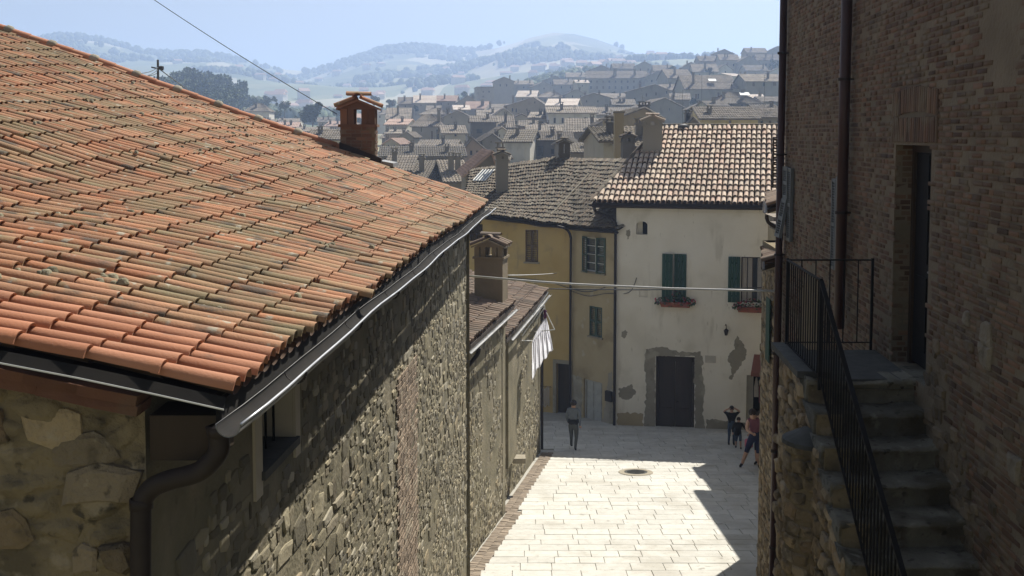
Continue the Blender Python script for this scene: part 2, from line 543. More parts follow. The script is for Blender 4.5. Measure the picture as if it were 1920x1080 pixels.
# ------------------------------------------------------------------ vertical wall frames
class Frame:
    """origin o, horizontal axis ex, outward normal n; point(a, z, b): a along, z absolute height, b outwards"""

    def __init__(s, o, e, outward):
        s.o = Vector((o[0], o[1], 0))
        e = Vector((e[0], e[1], 0))
        s.len = (e - s.o).length
        s.x = (e - s.o).normalized()
        n = Vector((s.x.y, -s.x.x, 0))
        if n.dot(Vector((outward[0], outward[1], 0))) < 0:
            n = -n
        s.n = n

    def p(s, a, z, b=0.0):
        return s.o + s.x * a + Vector((0, 0, z)) + s.n * b

    def hit(s, px, py, b=0.0):
        r = ray(px, py)
        o = s.o + s.n * b
        t = (o - CAM).dot(s.n) / r.dot(s.n)
        q = CAM + r * t
        return ((q - s.o).dot(s.x), q.z)

    def rect(s, x0, y0, x1, y1):
        """pixel box -> (a0, z0, a1, z1) on the wall, measured along its middle"""
        a0 = s.hit(x0, (y0 + y1) / 2)[0]
        a1 = s.hit(x1, (y0 + y1) / 2)[0]
        xm = (x0 + x1) / 2
        return (min(a0, a1), s.hit(xm, y1)[1], max(a0, a1), s.hit(xm, y0)[1])

    def box(s, mb, a0, z0, a1, z1, b0, b1):
        mb.hexa(s.p(a0, z0, b0), s.x * (a1 - a0), s.n * (b1 - b0), (0, 0, z1 - z0))


def wall_mesh(mb, fr, a0, a1, z0, ztop, holes=(), depth=.25, thick=.4):
    """front face with rectangular holes, reveals, a back slab. ztop: number or function(a)"""
    zt = ztop if callable(ztop) else (lambda a: ztop)
    A = sorted(set([a0, a1] + [v for h in holes for v in (h[0], h[2])] + ([a0 + (a1 - a0) * i / 8 for i in range(1, 8)] if callable(ztop) else [])))
    A = [a for a in A if a0 - 1e-6 <= a <= a1 + 1e-6]
    for i in range(len(A) - 1):
        l, r = A[i], A[i + 1]
        m = (l + r) / 2
        hs = sorted([(h[1], h[3]) for h in holes if h[0] <= m <= h[2]])
        z = z0
        for h0, h1 in hs:
            if h0 > z:
                mb.quad(fr.p(l, z), fr.p(r, z), fr.p(r, h0), fr.p(l, h0))
            z = h1
        mb.quad(fr.p(l, z), fr.p(r, z), fr.p(r, zt(r)), fr.p(l, zt(l)))
        mb.quad(fr.p(r, z0, -thick), fr.p(l, z0, -thick), fr.p(l, zt(l), -thick), fr.p(r, zt(r), -thick))
        mb.quad(fr.p(l, zt(l)), fr.p(r, zt(r)), fr.p(r, zt(r), -thick), fr.p(l, zt(l), -thick))
    for e in (a0, a1):
        mb.quad(fr.p(e, z0), fr.p(e, zt(e)), fr.p(e, zt(e), -thick), fr.p(e, z0, -thick))
    for h in holes:
        d = -(h[4] if len(h) > 4 else depth)
        x0, y0, x1, y1 = h[:4]
        mb.quad(fr.p(x0, y0), fr.p(x0, y1), fr.p(x0, y1, d), fr.p(x0, y0, d))
        mb.quad(fr.p(x1, y0, d), fr.p(x1, y1, d), fr.p(x1, y1), fr.p(x1, y0))
        mb.quad(fr.p(x0, y1), fr.p(x1, y1), fr.p(x1, y1, d), fr.p(x0, y1, d))
        mb.quad(fr.p(x0, y0, d), fr.p(x1, y0, d), fr.p(x1, y0), fr.p(x0, y0))
        mb.quad(fr.p(x0, y0, d), fr.p(x0, y1, d), fr.p(x1, y1, d), fr.p(x1, y0, d))


# ------------------------------------------------------------------ shared piece shapes
def tile_shape(L=.46, r0=.080, r1=.067, segs=8, th=.016, seed=0):
    rr = random.Random(seed)
    vs, fs = [], []
    rings = [(0.0, r0), (L * .5, (r0 + r1) / 2), (L, r1)]
    n = segs + 1
    for y, r in rings:
        for k in range(n):
            t = math.pi * k / segs
            vs.append((r * math.cos(t), y + rr.uniform(-.002, .002), r * .95 * math.sin(t) + rr.uniform(-.002, .002)))
    for i in range(2):
        for k in range(segs):
            a = i * n + k
            fs.append((a + 1, a, a + n, a + n + 1))
    base = len(vs)
    for y in (0.0, .16):
        for k in range(n):
            t = math.pi * k / segs
            vs.append(((r0 - th) * math.cos(t), y, (r0 - th) * .93 * math.sin(t) - .001))
    # rim uses its own outer vertices so that the edge stays sharp
    rim = len(vs)
    for k in range(n):
        vs.append((vs[k][0], vs[k][1], vs[k][2]))
    for k in range(segs):
        fs.append((rim + k, rim + k + 1, base + k + 1, base + k))
        fs.append((base + k, base + k + 1, base + n + k + 1, base + n + k))
    return vs, fs


def pan_shape(L=.46, r=.10, segs=5):
    vs, fs = [], []
    n = segs + 1
    for y in (0.0, L):
        for k in range(n):
            t = math.pi * (1 + k / segs)
            vs.append((r * math.cos(t), y, r * .55 * math.sin(t) + .03))
    for k in range(segs):
        fs.append((k, k + 1, k + 1 + n, k + n))
    return vs, fs


def stone_shape(seed, n=8, inset=.84, jit=.2):
    """unit stone: footprint about 1 x 1 in x/y, 1 high in z"""
    rr = random.Random(seed)
    base = []
    for k in range(n):
        t = 2 * math.pi * (k + .5) / n
        c, s = math.cos(t), math.sin(t)
        e = .45
        x = math.copysign(abs(c) ** e, c) * .5 * (1 + rr.uniform(-jit, jit))
        y = math.copysign(abs(s) ** e, s) * .5 * (1 + rr.uniform(-jit, jit))
        base.append((x, y))
    vs = [(x, y, -.3) for x, y in base] + [(x * .97, y * .97, .55 + rr.uniform(-.1, .1)) for x, y in base] + \
         [(x * inset + rr.uniform(-.04, .04), y * inset + rr.uniform(-.04, .04), 1 + rr.uniform(-.2, .15)) for x, y in base]
    fs = []
    for i in range(2):
        for k in range(n):
            a, b = i * n + k, i * n + (k + 1) % n
            fs.append((a, b, b + n, a + n))
    fs.append(tuple(range(2 * n, 3 * n)))
    return vs, fs


def brick_shape(seed, jit=.03):
    rr = random.Random(seed)
    j = lambda: rr.uniform(-jit, jit)
    vs = []
    for z, s in ((-.5, 1), (.38, 1), (.5, .93)):
        for x, y in ((-.5, -.5), (.5, -.5), (.5, .5), (-.5, .5)):
            vs.append((x * (s if s == 1 else .975) + j() * .4, y * s + j(), z + (j() * 2 if z > 0 else 0)))
    fs = []
    for i in range(2):
        for k in range(4):
            a, b = i * 4 + k, i * 4 + (k + 1) % 4
            fs.append((a, b, b + 4, a + 4))
    fs.append((8, 9, 10, 11))
    return vs, fs


STONES = [stone_shape(s, 8, .8, .13) for s in range(8)]
ROUGH = [stone_shape(40 + s, 6 + s % 2, .74, .30) for s in range(8)]
BRICKS = [brick_shape(s) for s in range(6)]
TILES = [tile_shape(seed=s) for s in range(5)]
PANS = [pan_shape()]


def tile_roof(roof, P, cols, rows, L, mat, along=.22, tile_mat_under=None, keep=None, jit=1.0, name='roof_tile', rest='roof_tiling', maxn=295, lift=.0, wscale=1.0, tilt=.03):
    """P(c, r) -> surface point; c columns along the eave, r rows up the slope (floats)"""
    tiles, pans = [], []
    for c in range(cols):
        for r in range(rows):
            if keep and not keep(c + .5, r):
                continue
            for kind in (0, 1):
                cc = c + (.5 if kind == 0 else 1.0)
                p0, p1 = P(cc, r), P(cc, r + 1)
                y = (p1 - p0)
                step = y.length
                y.normalize()
                x = (P(cc + .3, r) - P(cc - .3, r)).normalized()
                z = x.cross(y)
                if z.z < 0:
                    x, z = -x, -z
                y2 = z.cross(x)
                sc = step * 1.17 / .46
                if kind == 0:
                    o = p0 + z * (.035 + lift + (tilt - .03) * .3 + RN.uniform(-.004, .006) * jit) - y * (.02 * RN.random() + RN.uniform(-.02, .03) * jit)
                    a = RN.uniform(-.025, .025) * jit
                    y3 = (y2 + x * a - z * tilt).normalized()
                    x3 = (x - y3 * x.dot(y3)).normalized()
                    z3 = x3.cross(y3)
                    w = along / .22 * RN.uniform(.95, 1.04) * wscale
                    if RN.random() < .05 * jit:
                        o += z * .012
                        y3 = (y3 + x * RN.uniform(-.09, .09)).normalized()
                        o -= y3 * RN.uniform(0, .07)
                    tiles.append((RN.randrange(len(TILES)), frame_matrix(o, x3 * w, y3 * sc, z3 * w)))
                else:
                    o = p0 - z * .005
                    w = along / .22
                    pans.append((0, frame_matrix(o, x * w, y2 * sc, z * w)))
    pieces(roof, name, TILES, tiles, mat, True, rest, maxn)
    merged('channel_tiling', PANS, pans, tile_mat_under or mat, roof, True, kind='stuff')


def stone_items(fr, a0, a1, z0, z1, size, depth, keep=None, variety=.5, gap=.015):
    it = []
    z = z0
    while z < z1:
        h = size[1] * RN.uniform(1 - variety * .6, 1 + variety * .6)
        a = a0 - RN.random() * size[0]
        while a < a1:
            w = size[0] * RN.uniform(1 - variety, 1 + variety)
            ca, cz = a + w / 2, z + h / 2 + RN.uniform(-.3, .3) * h
            zz = cz
            if a0 < ca - w * .4 and ca + w * .4 < a1 and (keep is None or keep(ca, zz)):
                t = RN.uniform(-.12, .12)
                x = fr.x * math.cos(t) + Vector((0, 0, 1)) * math.sin(t)
                y = -fr.x * math.sin(t) + Vector((0, 0, 1)) * math.cos(t)
                n = x.cross(y)
                if n.dot(fr.n) < 0:
                    x = -x
                    n = x.cross(y)
                it.append((RN.randrange(8), frame_matrix(fr.p(ca, zz, 0), x * (w - gap), y * (h - gap) * RN.uniform(.85, 1.05), n * depth * RN.uniform(.5, 1.3))))
            a += w
        z += h
    return it


def brick_items(fr, a0, a1, z0, z1, bl=.25, bh=.055, course=.072, depth=.02, keep=None, b=0.0, drop=.0):
    it = []
    row = 0
    z = z0
    while z < z1:
        a = a0 - (bl / 2 if row % 2 else 0)
        while a < a1:
            w = bl * RN.choice((1, 1, 1, .5, .9))
            ca = a + w / 2
            if ca - w / 2 >= a0 - 1e-3 and ca + w / 2 <= a1 + 1e-3 and RN.random() > drop and (keep is None or keep(ca, z + bh / 2)):
                t = RN.uniform(-.015, .015)
                x = fr.x * math.cos(t) + Vector((0, 0, 1)) * math.sin(t)
                y = -fr.x * math.sin(t) + Vector((0, 0, 1)) * math.cos(t)
                n = x.cross(y)
                if n.dot(fr.n) < 0:
                    x = -x
                    n = x.cross(y)
                it.append((RN.randrange(6), frame_matrix(fr.p(ca, z + bh / 2, b + RN.uniform(-.004, .004)), x * (w - .02), y * bh * RN.uniform(.8, 1.12), n * depth)))
            a += w
        z += course
        row += 1
    return it


def louvred_shutter(name, parent, corner, ex, ez, n, mat, slats=18, th=.035):
    """frame with slats as sub-parts"""
    ex, ez, n = Vector(ex), Vector(ez), Vector(n)
    w, h = ex.length, ez.length
    x, z = ex / w, ez / h
    fw = min(.06, w * .16)
    mb = MB()
    c = Vector(corner)
    mb.hexa(c, x * fw, n * th, ez)
    mb.hexa(c + x * (w - fw), x * fw, n * th, ez)
    for q in (0, h * .5 - fw / 2, h - fw):
        mb.hexa(c + x * fw + z * q, x * (w - 2 * fw), n * th * .96, z * fw)
    s = mb.build(name, mat, parent)
    sm = MB()
    sm.hexa((-.5, -.5, -.5), (1, 0, 0), (0, 1, 0), (0, 0, 1))
    me = bpy.data.meshes.new('slat')
    me.from_pydata(sm.v, [], sm.f)
    me.materials.append(mat)
    for half in (0, 1):
        zz0 = fw if half == 0 else h * .5 + fw / 2
        hh = h * .5 - fw * 1.5
        for i in range(slats // 2):
            q = zz0 + hh * (i + .5) / (slats // 2)
            t = .6
            y = n * math.cos(t) + z * math.sin(t)
            k = x.cross(y)
            link('slat', me, s, frame_matrix(c + x * w / 2 + z * q + n * th * .5, x * (w - 2 * fw), y * th * .9, k * .009))
    return s


def plank_shutter(name, parent, corner, ex, ez, n, mat, planks=4, th=.035):
    ex, ez, n = Vector(ex), Vector(ez), Vector(n)
    w, h = ex.length, ez.length
    x, z = ex / w, ez / h
    mb = MB()
    c = Vector(corner)
    for q in (.12, .5, .84):
        mb.hexa(c + x * w * .04 + z * h * q, x * w * .92, n * (th * .5), z * .07)
    s = mb.build(name, mat, parent)
    pw = w / planks
    for i in range(planks):
        b = MB()
        b.hexa(c + x * (pw * i + .004) + n * th * .5, x * (pw - .008), n * th * .5, ez)
        b.build('plank', mat, s)
    return s


def catmull(pts, k=6):
    pts = [Vector(p) for p in pts]
    out = []
    for i in range(len(pts) - 1):
        p0, p1, p2, p3 = pts[max(i - 1, 0)], pts[i], pts[i + 1], pts[min(i + 2, len(pts) - 1)]
        for j in range(k):
            t = j / k
            out.append(.5 * ((2 * p1) + (p2 - p0) * t + (2 * p0 - 5 * p1 + 4 * p2 - p3) * t * t + (3 * p1 - p0 - 3 * p2 + p3) * t ** 3))
    out.append(pts[-1])
    return out


def half_pipe(mb, pts, r, th=.006, n=10, up=Vector((0, 0, 1)), shade_inside=False):
    """open gutter: outer and inner skin"""
    pts = [Vector(p) for p in pts]
    vs, fs = [], []
    m = n + 1
    for i, p in enumerate(pts):
        d = (pts[min(i + 1, len(pts) - 1)] - pts[max(i - 1, 0)]).normalized()
        x = d.cross(up).normalized()
        u = x.cross(d)
        for rad in (r, r - th):
            for k in range(m):
                t = math.pi * (1 + k / n)
                vs.append(p + x * math.cos(t) * rad + u * math.sin(t) * rad)
    st = 2 * m
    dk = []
    for i in range(len(pts) - 1):
        for s_ in (0, m):
            for k in range(n):
                a = i * st + s_ + k
                fs.append((a, a + 1, a + 1 + st, a + st) if s_ == 0 else (a + 1, a, a + st, a + 1 + st))
                if shade_inside and s_ and k < n * .72:  # lower inner faces take the painted shade colour
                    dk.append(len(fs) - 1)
        for k in (0, n):
            a = i * st + k
            fs.append((a, a + m, a + m + st, a + st))
    for i in (0, len(pts) - 1):
        for k in range(n):
            a = i * st + k
            fs.append((a, a + 1, a + 1 + m, a + m))
    f0 = len(mb.f)
    mb.add(vs, fs)
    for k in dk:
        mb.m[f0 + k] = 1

# ================================================================== GROUND
TL = [(44, 345), (100, 335), (150, 305), (200, 285), (300, 258), (500, 236), (800, 206), (1200, 163), (1600, 128), (1900, 108), (2400, 130), (3200, 160)]
TR = [(44, 345), (100, 322), (150, 285), (200, 255), (300, 214), (400, 184), (500, 152), (600, 138), (800, 128), (1200, 122), (1600, 120), (1900, 104), (2400, 130), (3200, 160)]


def lut(t, d):
    if d <= t[0][0]:
        return t[0][1]
    for (a, b), (c, e) in zip(t, t[1:]):
        if d <= c:
            return b + (e - b) * (d - a) / (c - a)
    return t[-1][1]


def terrain_z(x, y):
    near = street_z(y) - .45
    if y < 45:
        return near
    u = x / y
    s = min(1, max(0, (u + .13) / .26))
    s = s * s * (3 - 2 * s)
    py = lut(TL, y) * (1 - s) + lut(TR, y) * s
    z = CZ - (py - 252) / FPX * y
    if y > 400:
        k = min(1, (y - 400) / 500)
        z += k * (noise.noise(Vector((x * .0035, y * .0045, 3.1))) * 26 + noise.noise(Vector((x * .011, y * .013, 9.1))) * 7)
    if y > 1200:
        z += min(1, (y - 1200) / 600) * 22 * math.sin(u * 15 + 1.3) + min(1, (y - 1200) / 600) * 10 * math.sin(u * 41)
    g = math.exp(-((u + .285) / .055) ** 2 - ((y - 470) / 90) ** 2)
    z += g * 14
    if y < 100:
        t = (y - 45) / 55
        t = t * t * (3 - 2 * t)
        z = near * (1 - t) + z * t
    return z


def build_terrain():
    ys = [-60, -40, -20, -10] + list(range(0, 60, 4)) + list(range(60, 200, 8)) + list(range(200, 500, 14)) + list(range(500, 1500, 32)) + list(range(1500, 3300, 90))
    ns = 110
    vs, fs = [], []
    for y in ys:
        for i in range(ns + 1):
            s = -1.0 + 2.0 * i / ns
            x = (y + 90) * s * 1.0
            vs.append((x, y, terrain_z(x, y)))
    for j in range(len(ys) - 1):
        for i in range(ns):
            a = j * (ns + 1) + i
            fs.append((a, a + 1, a + ns + 2, a + ns + 1))
    b = MB()
    b.add(vs, fs)
    b.build('ground', M['terrain'], None, True, kind='structure')


build_terrain()

# street: joint bed, paving stones, brick edging along the left houses
b = MB()
for i in range(30):
    y0, y1 = 14 + i, 15 + i
    b.quad((-4, y0, street_z(y0) - .03), (14, y0, street_z(y0) - .03), (14, y1, street_z(y1) - .03), (-4, y1, street_z(y1) - .03))
street = b.build('street', M['paving_joint'], None, False, kind='structure')


def left_wall_x(y):
    """street face of the buildings on the left"""
    if y < 21:
        return -1.93 + .07 * (y - 5.75)
    if y < 27:
        return -1.19 + .174 * (y - 21)
    return -.35 + .159 * (y - 27) + .05


items, edge = [], []
y = 20.0
while y < 41.0:
    rh = RN.uniform(.42, .52)
    x = left_wall_x(min(y, 35)) + .46 if y < 35.2 else -3.5
    x += RN.uniform(-.02, .0)
    sl = -.11 if y < 40.5 else -.03
    yv = Vector((0, 1, sl)).normalized()
    while x < 12.5:
        w = RN.uniform(.5, .95)
        zc = street_z(y + rh / 2)
        tilt = Vector((RN.uniform(-.006, .006), 0, 1)).normalized()
        xv = Vector((1, 0, RN.uniform(-.006, .006)))
        n = xv.cross(yv)
        items.append((RN.randrange(6), frame_matrix((x + w / 2, y + rh / 2, zc + RN.uniform(-.004, .003) - .02), xv * (w - .010), yv * (rh - .010), n * .05)))
        x += w
    y += rh
# leave a hole for the manhole
mh = on_street(1192, 886)
pieces(street, 'paving_stone', [brick_shape(s, .012) for s in range(6)],
       items, M['paving'], False, 'paving')
y = 20.0
while y < 35.0:
    x = left_wall_x(y) + .02
    for k in range(2):
        yv = Vector((.159, 1, -.11)).normalized()
        xv = Vector((1, -.159, 0)).normalized()
        edge.append((RN.randrange(6), frame_matrix((x + .11 + k * .2, y, street_z(y) - .02 + RN.uniform(-.006, .006)), xv * .19, yv * .10, xv.cross(yv) * .05)))
    y += .115
pieces(street, 'edging_brick', BRICKS, edge, M['edging'], False, 'edging', 200)
# drainage line across the lit paving
# manhole
t_ = thing('manhole_cover', 'round iron manhole cover set in a stone ring in the sunlit paving', 'manhole cover', mh)
nz = Vector((0, -.11, -1)).normalized() * -1
tilt = Matrix.Translation(mh + Vector((0, 0, .014))) @ Matrix.Rotation(math.atan(-.11), 4, 'X')
b = MB()
b.lathe((0, 0, 0), [(.36, -.05), (.36, .012), (.50, .012), (.53, .0), (.53, -.05)], 32)
b.v = [tuple(tilt @ Vector(v)) for v in b.v]
b.build('stone_ring', M['pale_stone'], t_)
b = MB()
b.lathe((0, 0, 0), [(.0, .004), (.29, .004), (.30, .012), (.345, .012), (.35, -.04)], 32)
for i in range(-4, 5):
    w = math.sqrt(max(0, .27 ** 2 - (i * .06) ** 2))
    b.box((0, i * .06, .008), 2 * w, .02, .012)
b.v = [tuple(tilt @ Vector(v)) for v in b.v]
b.build('iron_lid', M['slate'], t_)

# ================================================================== LEFT HOUSE with the big tiled roof
D0, D1 = 5.4, 21.0


def eave(d):
    return Vector((-1.47 + .062 * (d - D0), d, CZ - 1.35))


def rib(d):
    k = (d - D0) / (D1 - D0)
    return Vector((-1, -(.03 + .12 * k), .225 + .135 * k))


house = thing('stone_house', 'large rubble stone house with the big sunlit terracotta roof in front', 'house', (-3.0, 13.0, street_z(13)))
COLS = int((D1 - D0) / .178)
STEP = .372


def PR(c, r):
    d = D0 + (D1 - D0) * c / COLS
    l = r * STEP
    p = eave(d) + rib(d) * l
    p.z += .05 * noise.noise(Vector((l * .35, d * .3, 1.7))) + .02 * noise.noise(Vector((l * 1.1, d * .9, 5.7)))
    p.z -= .10 * math.exp(-((l - 3.2) / 1.2) ** 2) * math.exp(-((d - 10) / 3.0) ** 2)
    return p


ROWS = 28
b = MB()
nc, nr = 26, 14
gv, gf = [], []
for i in range(nc + 1):
    for j in range(nr + 1):
        gv.append(PR(.5 + (COLS - .5) * i / nc, .32 + (ROWS - .32) * j / nr) - Vector((0, 0, .05)))
for i in range(nc):
    for j in range(nr):
        a = i * (nr + 1) + j
        gf.append((a, a + nr + 1, a + nr + 2, a + 1))
b.add(gv, gf)
n0 = len(gv)
b.add([v - Vector((0, 0, .04)) for v in gv], [tuple(reversed(f)) for f in gf])
for i in range(nc):
    a, c = i * (nr + 1), (i + 1) * (nr + 1)
    b.add([gv[a], gv[c], gv[c] - Vector((0, 0, .04)), gv[a] - Vector((0, 0, .04))], [(0, 1, 2, 3)])
for j in range(nr):
    for k in (0, nc * (nr + 1)):
        a, c = k + j, k + j + 1
        b.add([gv[a], gv[c], gv[c] - Vector((0, 0, .04)), gv[a] - Vector((0, 0, .04))], [(0, 1, 2, 3)])
# rear slope beyond the ridge
top0, top1 = PR(0, ROWS), PR(COLS, ROWS)
b.hexa(top0 - Vector((0, 0, .14)), top1 - top0, Vector((-7, 0, -2.4)), Vector((0, 0, .04)))
roof = b.build('roof', M['deck'], house)


def keep_main(c, r):
    p = PR(c, r)
    x, y_ = project(p)
    return x > -260


NEWC = 5
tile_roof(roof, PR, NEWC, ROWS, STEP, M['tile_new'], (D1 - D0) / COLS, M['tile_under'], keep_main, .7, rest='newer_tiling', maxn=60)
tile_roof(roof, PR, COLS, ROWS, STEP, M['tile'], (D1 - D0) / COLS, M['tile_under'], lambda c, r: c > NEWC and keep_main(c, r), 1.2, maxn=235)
# moss cushions, chips and mortar crumbs lying on the tiles
b = MB()
rr0 = random.Random(8)
for i in range(150):
    c_, r_ = rr0.uniform(4, COLS - 4), rr0.uniform(.5, 18)
    p = PR(c_, r_) + Vector((0, 0, .085))
    if rr0.random() < .5 and i > 20:
        continue
    for k in range(rr0.randint(2, 6)):
        q = p + Vector((rr0.gauss(0, .07), rr0.gauss(0, .05), rr0.uniform(-.02, .0)))
        w = rr0.uniform(.014, .036)
        b.lathe(q, [(w * 1.2, -.03), (w, .0), (w * .6, w * .25), (0, w * .32)], 6)
b.build('moss', M['moss'], roof, True, kind='stuff')
# ridge row along the far verge with mortar bumps
cap = MB()
hip, mort = [], MB()
for i in range(26):
    p0, p1 = PR(COLS + .15, i * .98), PR(COLS + .15, i * .98 + 1)
    yv = (p1 - p0)
    st = yv.length
    yv.normalize()
    xv = Vector((0, 1, 0))
    xv = (xv - yv * xv.dot(yv)).normalized()
    zv = xv.cross(yv)
    if zv.z < 0:
        xv, zv = -xv, -zv
    if i > 6:
        link('verge_tile', bpy.data.objects['roof_tile'].data, roof, frame_matrix(p0 + zv * .07, xv * 1.25, yv * (st * 1.2 / .46), zv * 1.25))
    if i > 8 and i % 2 == 0:
        mort.lathe(p0 + zv * .10, [(.0, -.09), (.11, -.06), (.13, .0), (.09, .06), (0, .09)], 7)
mort.build('mortar_lump', M['pale_stone'], roof, True)
# verge board and metal flashing along the near verge
b = MB()
for j in range(14):
    p0, p1 = PR(.05, j), PR(.05, j + 1)
    dn = Vector((0, 0, -1))
    fr = Vector((0, -1, 0))
    b.quad(p0 + dn * .0, p1 + dn * .0, p1 + dn * .05 + fr * .05, p0 + dn * .05 + fr * .05)
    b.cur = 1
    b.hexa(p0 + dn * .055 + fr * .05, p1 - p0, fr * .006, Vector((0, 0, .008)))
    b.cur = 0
b.build('verge_flashing', [M['shade_dirt'], M['zinc_bright']], house)  # black face painted as the dark gap under the verge tiles

# walls
FS = Frame((-1.945, 5.56), (-.86, 21.05), (1, 0))      # street face
FG = Frame((-1.945, 5.56), (-14.0, 5.56 - .03 * 12), (0, -1))  # near gable
FB = Frame((-.86, 21.0), (-14, 20), (0, 1))
a_r = FS.rect(484, 745, 550, 828)
wz0 = (FS.hit(487, 883)[1] + FS.hit(548, 826)[1]) / 2
a0w, a1w = FS.hit(486, 800)[0], FS.hit(549, 780)[0]
win_h = (a0w, wz0, a1w, wz0 + 1.12)
b = MB()
wall_mesh(b, FS, 0, FS.len, street_z(21) - 1.5, lambda a: CZ - 1.35 + .02, [win_h + (.34,)], .34, .5)
wall_s = b.build('street_wall', M['rubble_mortar'], house)


def gtop(a):
    l = a + .46
    return CZ - 1.35 + .225 * l - .085


# near gable: fine grid with real relief
b = MB()
na, nzz = 130, 150
ga, gz0 = 2.6, CZ - 3.5
gv, gf = [], []
for i in range(na + 1):
    a = ga * i / na
    for j in range(nzz + 1):
        z = gz0 + (gtop(a) - gz0) * j / nzz
        q = Vector((a * 3.0, z * 4.2, 2.2))
        r = noise.noise(q * .9) * .018 + noise.noise(q * 2.6) * .012 + noise.noise(q * 7) * .006
        dd, _ = noise.voronoi(Vector((a * 3.2 + .3 * noise.noise(q), z * 5.0 + .3 * noise.noise(q + Vector((5, 1, 2))), 0.5)))
        cr = dd[1] - dd[0]
        r += .03 * min(1, cr * 3.2) - .03
        fade = min(1, a / .06)
        gv.append(FG.p(a, z, r * 1.5 * fade + .03 * fade))
for i in range(na):
    for j in range(nzz):
        k = i * (nzz + 1) + j
        gf.append((k, k + nzz + 1, k + nzz + 2, k + 1))
b.add(gv, gf)
wall_mesh(b, FG, 0, 12, street_z(0) - 2, gtop)
b.build('gable_wall', M['gold_mortar'], house, True)
b = MB()
wall_mesh(b, FB, 0, 12, street_z(21) - 2, lambda a: CZ - 1.35 + .36 * (a + .4) - .2)
b.build('rear_wall', M['rubble_mortar'], house)

# rubble stones standing proud of the street wall, thin where the old render still covers it
def keep_street(a, z):
    if win_h[0] - .28 < a < win_h[2] + .22 and win_h[1] - .2 < z < win_h[3] + .3:
        return False
    n = noise.noise(Vector((a * .55, z * .6, 4.4)))
    lowness = (CZ - 2.3 - z) / 1.6 + (a - 4.2) * .10
    return n + lowness > .05 and RN.random() < .8


def big_zone(a, z):
    return noise.noise(Vector((a * .9, z * 1.1, 14.2))) > .16


its = stone_items(FS, 0.05, FS.len - .05, CZ - 8.3, CZ - 1.5, (.14, .085), .011, lambda a, z: keep_street(a, z) and not big_zone(a, z), .8, .0)
its += stone_items(FS, 0.05, FS.len - .05, CZ - 8.3, CZ - 1.5, (.30, .19), .016, lambda a, z: keep_street(a, z) and big_zone(a, z), .6, .0)
pieces(wall_s, 'stone', ROUGH, its, M['rubble'], False)
# blocked doorway infilled with brown brick
da0, da1 = FS.hit(742, 820)[0], FS.hit(782, 800)[0]
pieces(wall_s, 'infill_brick', BRICKS, brick_items(FS, da0, da1, CZ - 7.5, FS.hit(760, 690)[1], .24, .06, .075, .02, None, .012), M['infill'], False, 'infill_brickwork', 150)
# window: cream surround, dark pane, iron bars, sill
wn_ = MB()
for x0, z0, x1, z1 in ((win_h[0] - .16, win_h[1] - .16, win_h[0], win_h[3] + .1), (win_h[2], win_h[1] - .16, win_h[2] + .14, win_h[3] + .1), (win_h[0], win_h[3], win_h[2], win_h[3] + .1)):
    FS.box(wn_, x0, z0, x1, z1, -.01, .022)
wfr = wn_.build('window', M['cream'], house)
s = MB()
d_ = .33
h_ = win_h
s.quad(FS.p(h_[0], h_[1], -d_), FS.p(h_[2], h_[1], -d_), FS.p(h_[2], h_[3], -d_), FS.p(h_[0], h_[3], -d_))
s.v = [tuple(Vector(v) + FS.n * .006) for v in s.v]
s.build('pane', M['black'], wfr)
s = MB()
FS.box(s, h_[2] - .004, h_[1], h_[2] + .0, h_[3], -.32, -.002)
s.build('reveal', M['cream'], wfr)
s = MB()
FS.box(s, h_[0] - .03, h_[1] - .05, h_[2] + .03, h_[1] + .012, -.3, .05)
s.build('sill', M['slate'], wfr)
for k in range(4):
    s = MB()
    a = h_[0] + (h_[2] - h_[0]) * (k + .6) / 4.2
    s.tube([FS.p(a, h_[1], -.12), FS.p(a, h_[3], -.12)], .011, 6)
    s.build('bar', M['iron'], wfr)
s = MB()
s.hexa(FS.p(h_[0], h_[1] + .5, -.135), FS.x * (h_[2] - h_[0]), FS.n * .012, (0, 0, .03))
s.build('crossbar', M['iron'], wfr)
# cornice courses under the near verge
cor = []
for row in range(2):
    a = -.02 if row < 2 else .0
    while a < 2.4:
        w = RN.uniform(.22, .30)
        z = gtop(a + w / 2) - .030 - row * .052
        t = math.atan(.225)
        x = FG.x * math.cos(t) + Vector((0, 0, 1)) * math.sin(t)
        yv = Vector((0, 0, 1)) * math.cos(t) - FG.x * math.sin(t)
        n = x.cross(yv)
        if n.dot(FG.n) < 0:
            x = -x
            n = x.cross(yv)
        cor.append((RN.randrange(6), frame_matrix(FG.p(a + w / 2, z, .085 - row * .014 + RN.uniform(-.008, .008)), x * (w + .012), yv * .056, n * .22)))
        a += w
pieces(house, 'cornice_brick', BRICKS, cor, M['cornice'], False, 'cornice')
b = MB()
b.hexa((-1.90, 5.5, CZ - 1.35 - .36), (.36, 0, 0), (0, .3, 0), (0, 0, .24))
b.build('eave_corbel', M['wood_dark'], house)
pieces(house, 'gable_stone', ROUGH, stone_items(FG, .03, 2.4, CZ - 3.6, CZ - 1.2, (.30, .17), .05, lambda a, z: z < gtop(a) - .3 and noise.noise(Vector((a * 2.2, z * 2.2, 1.1))) > -.12, .55, .0), M['gold_stone'], False, 'gable_stonework', 120)

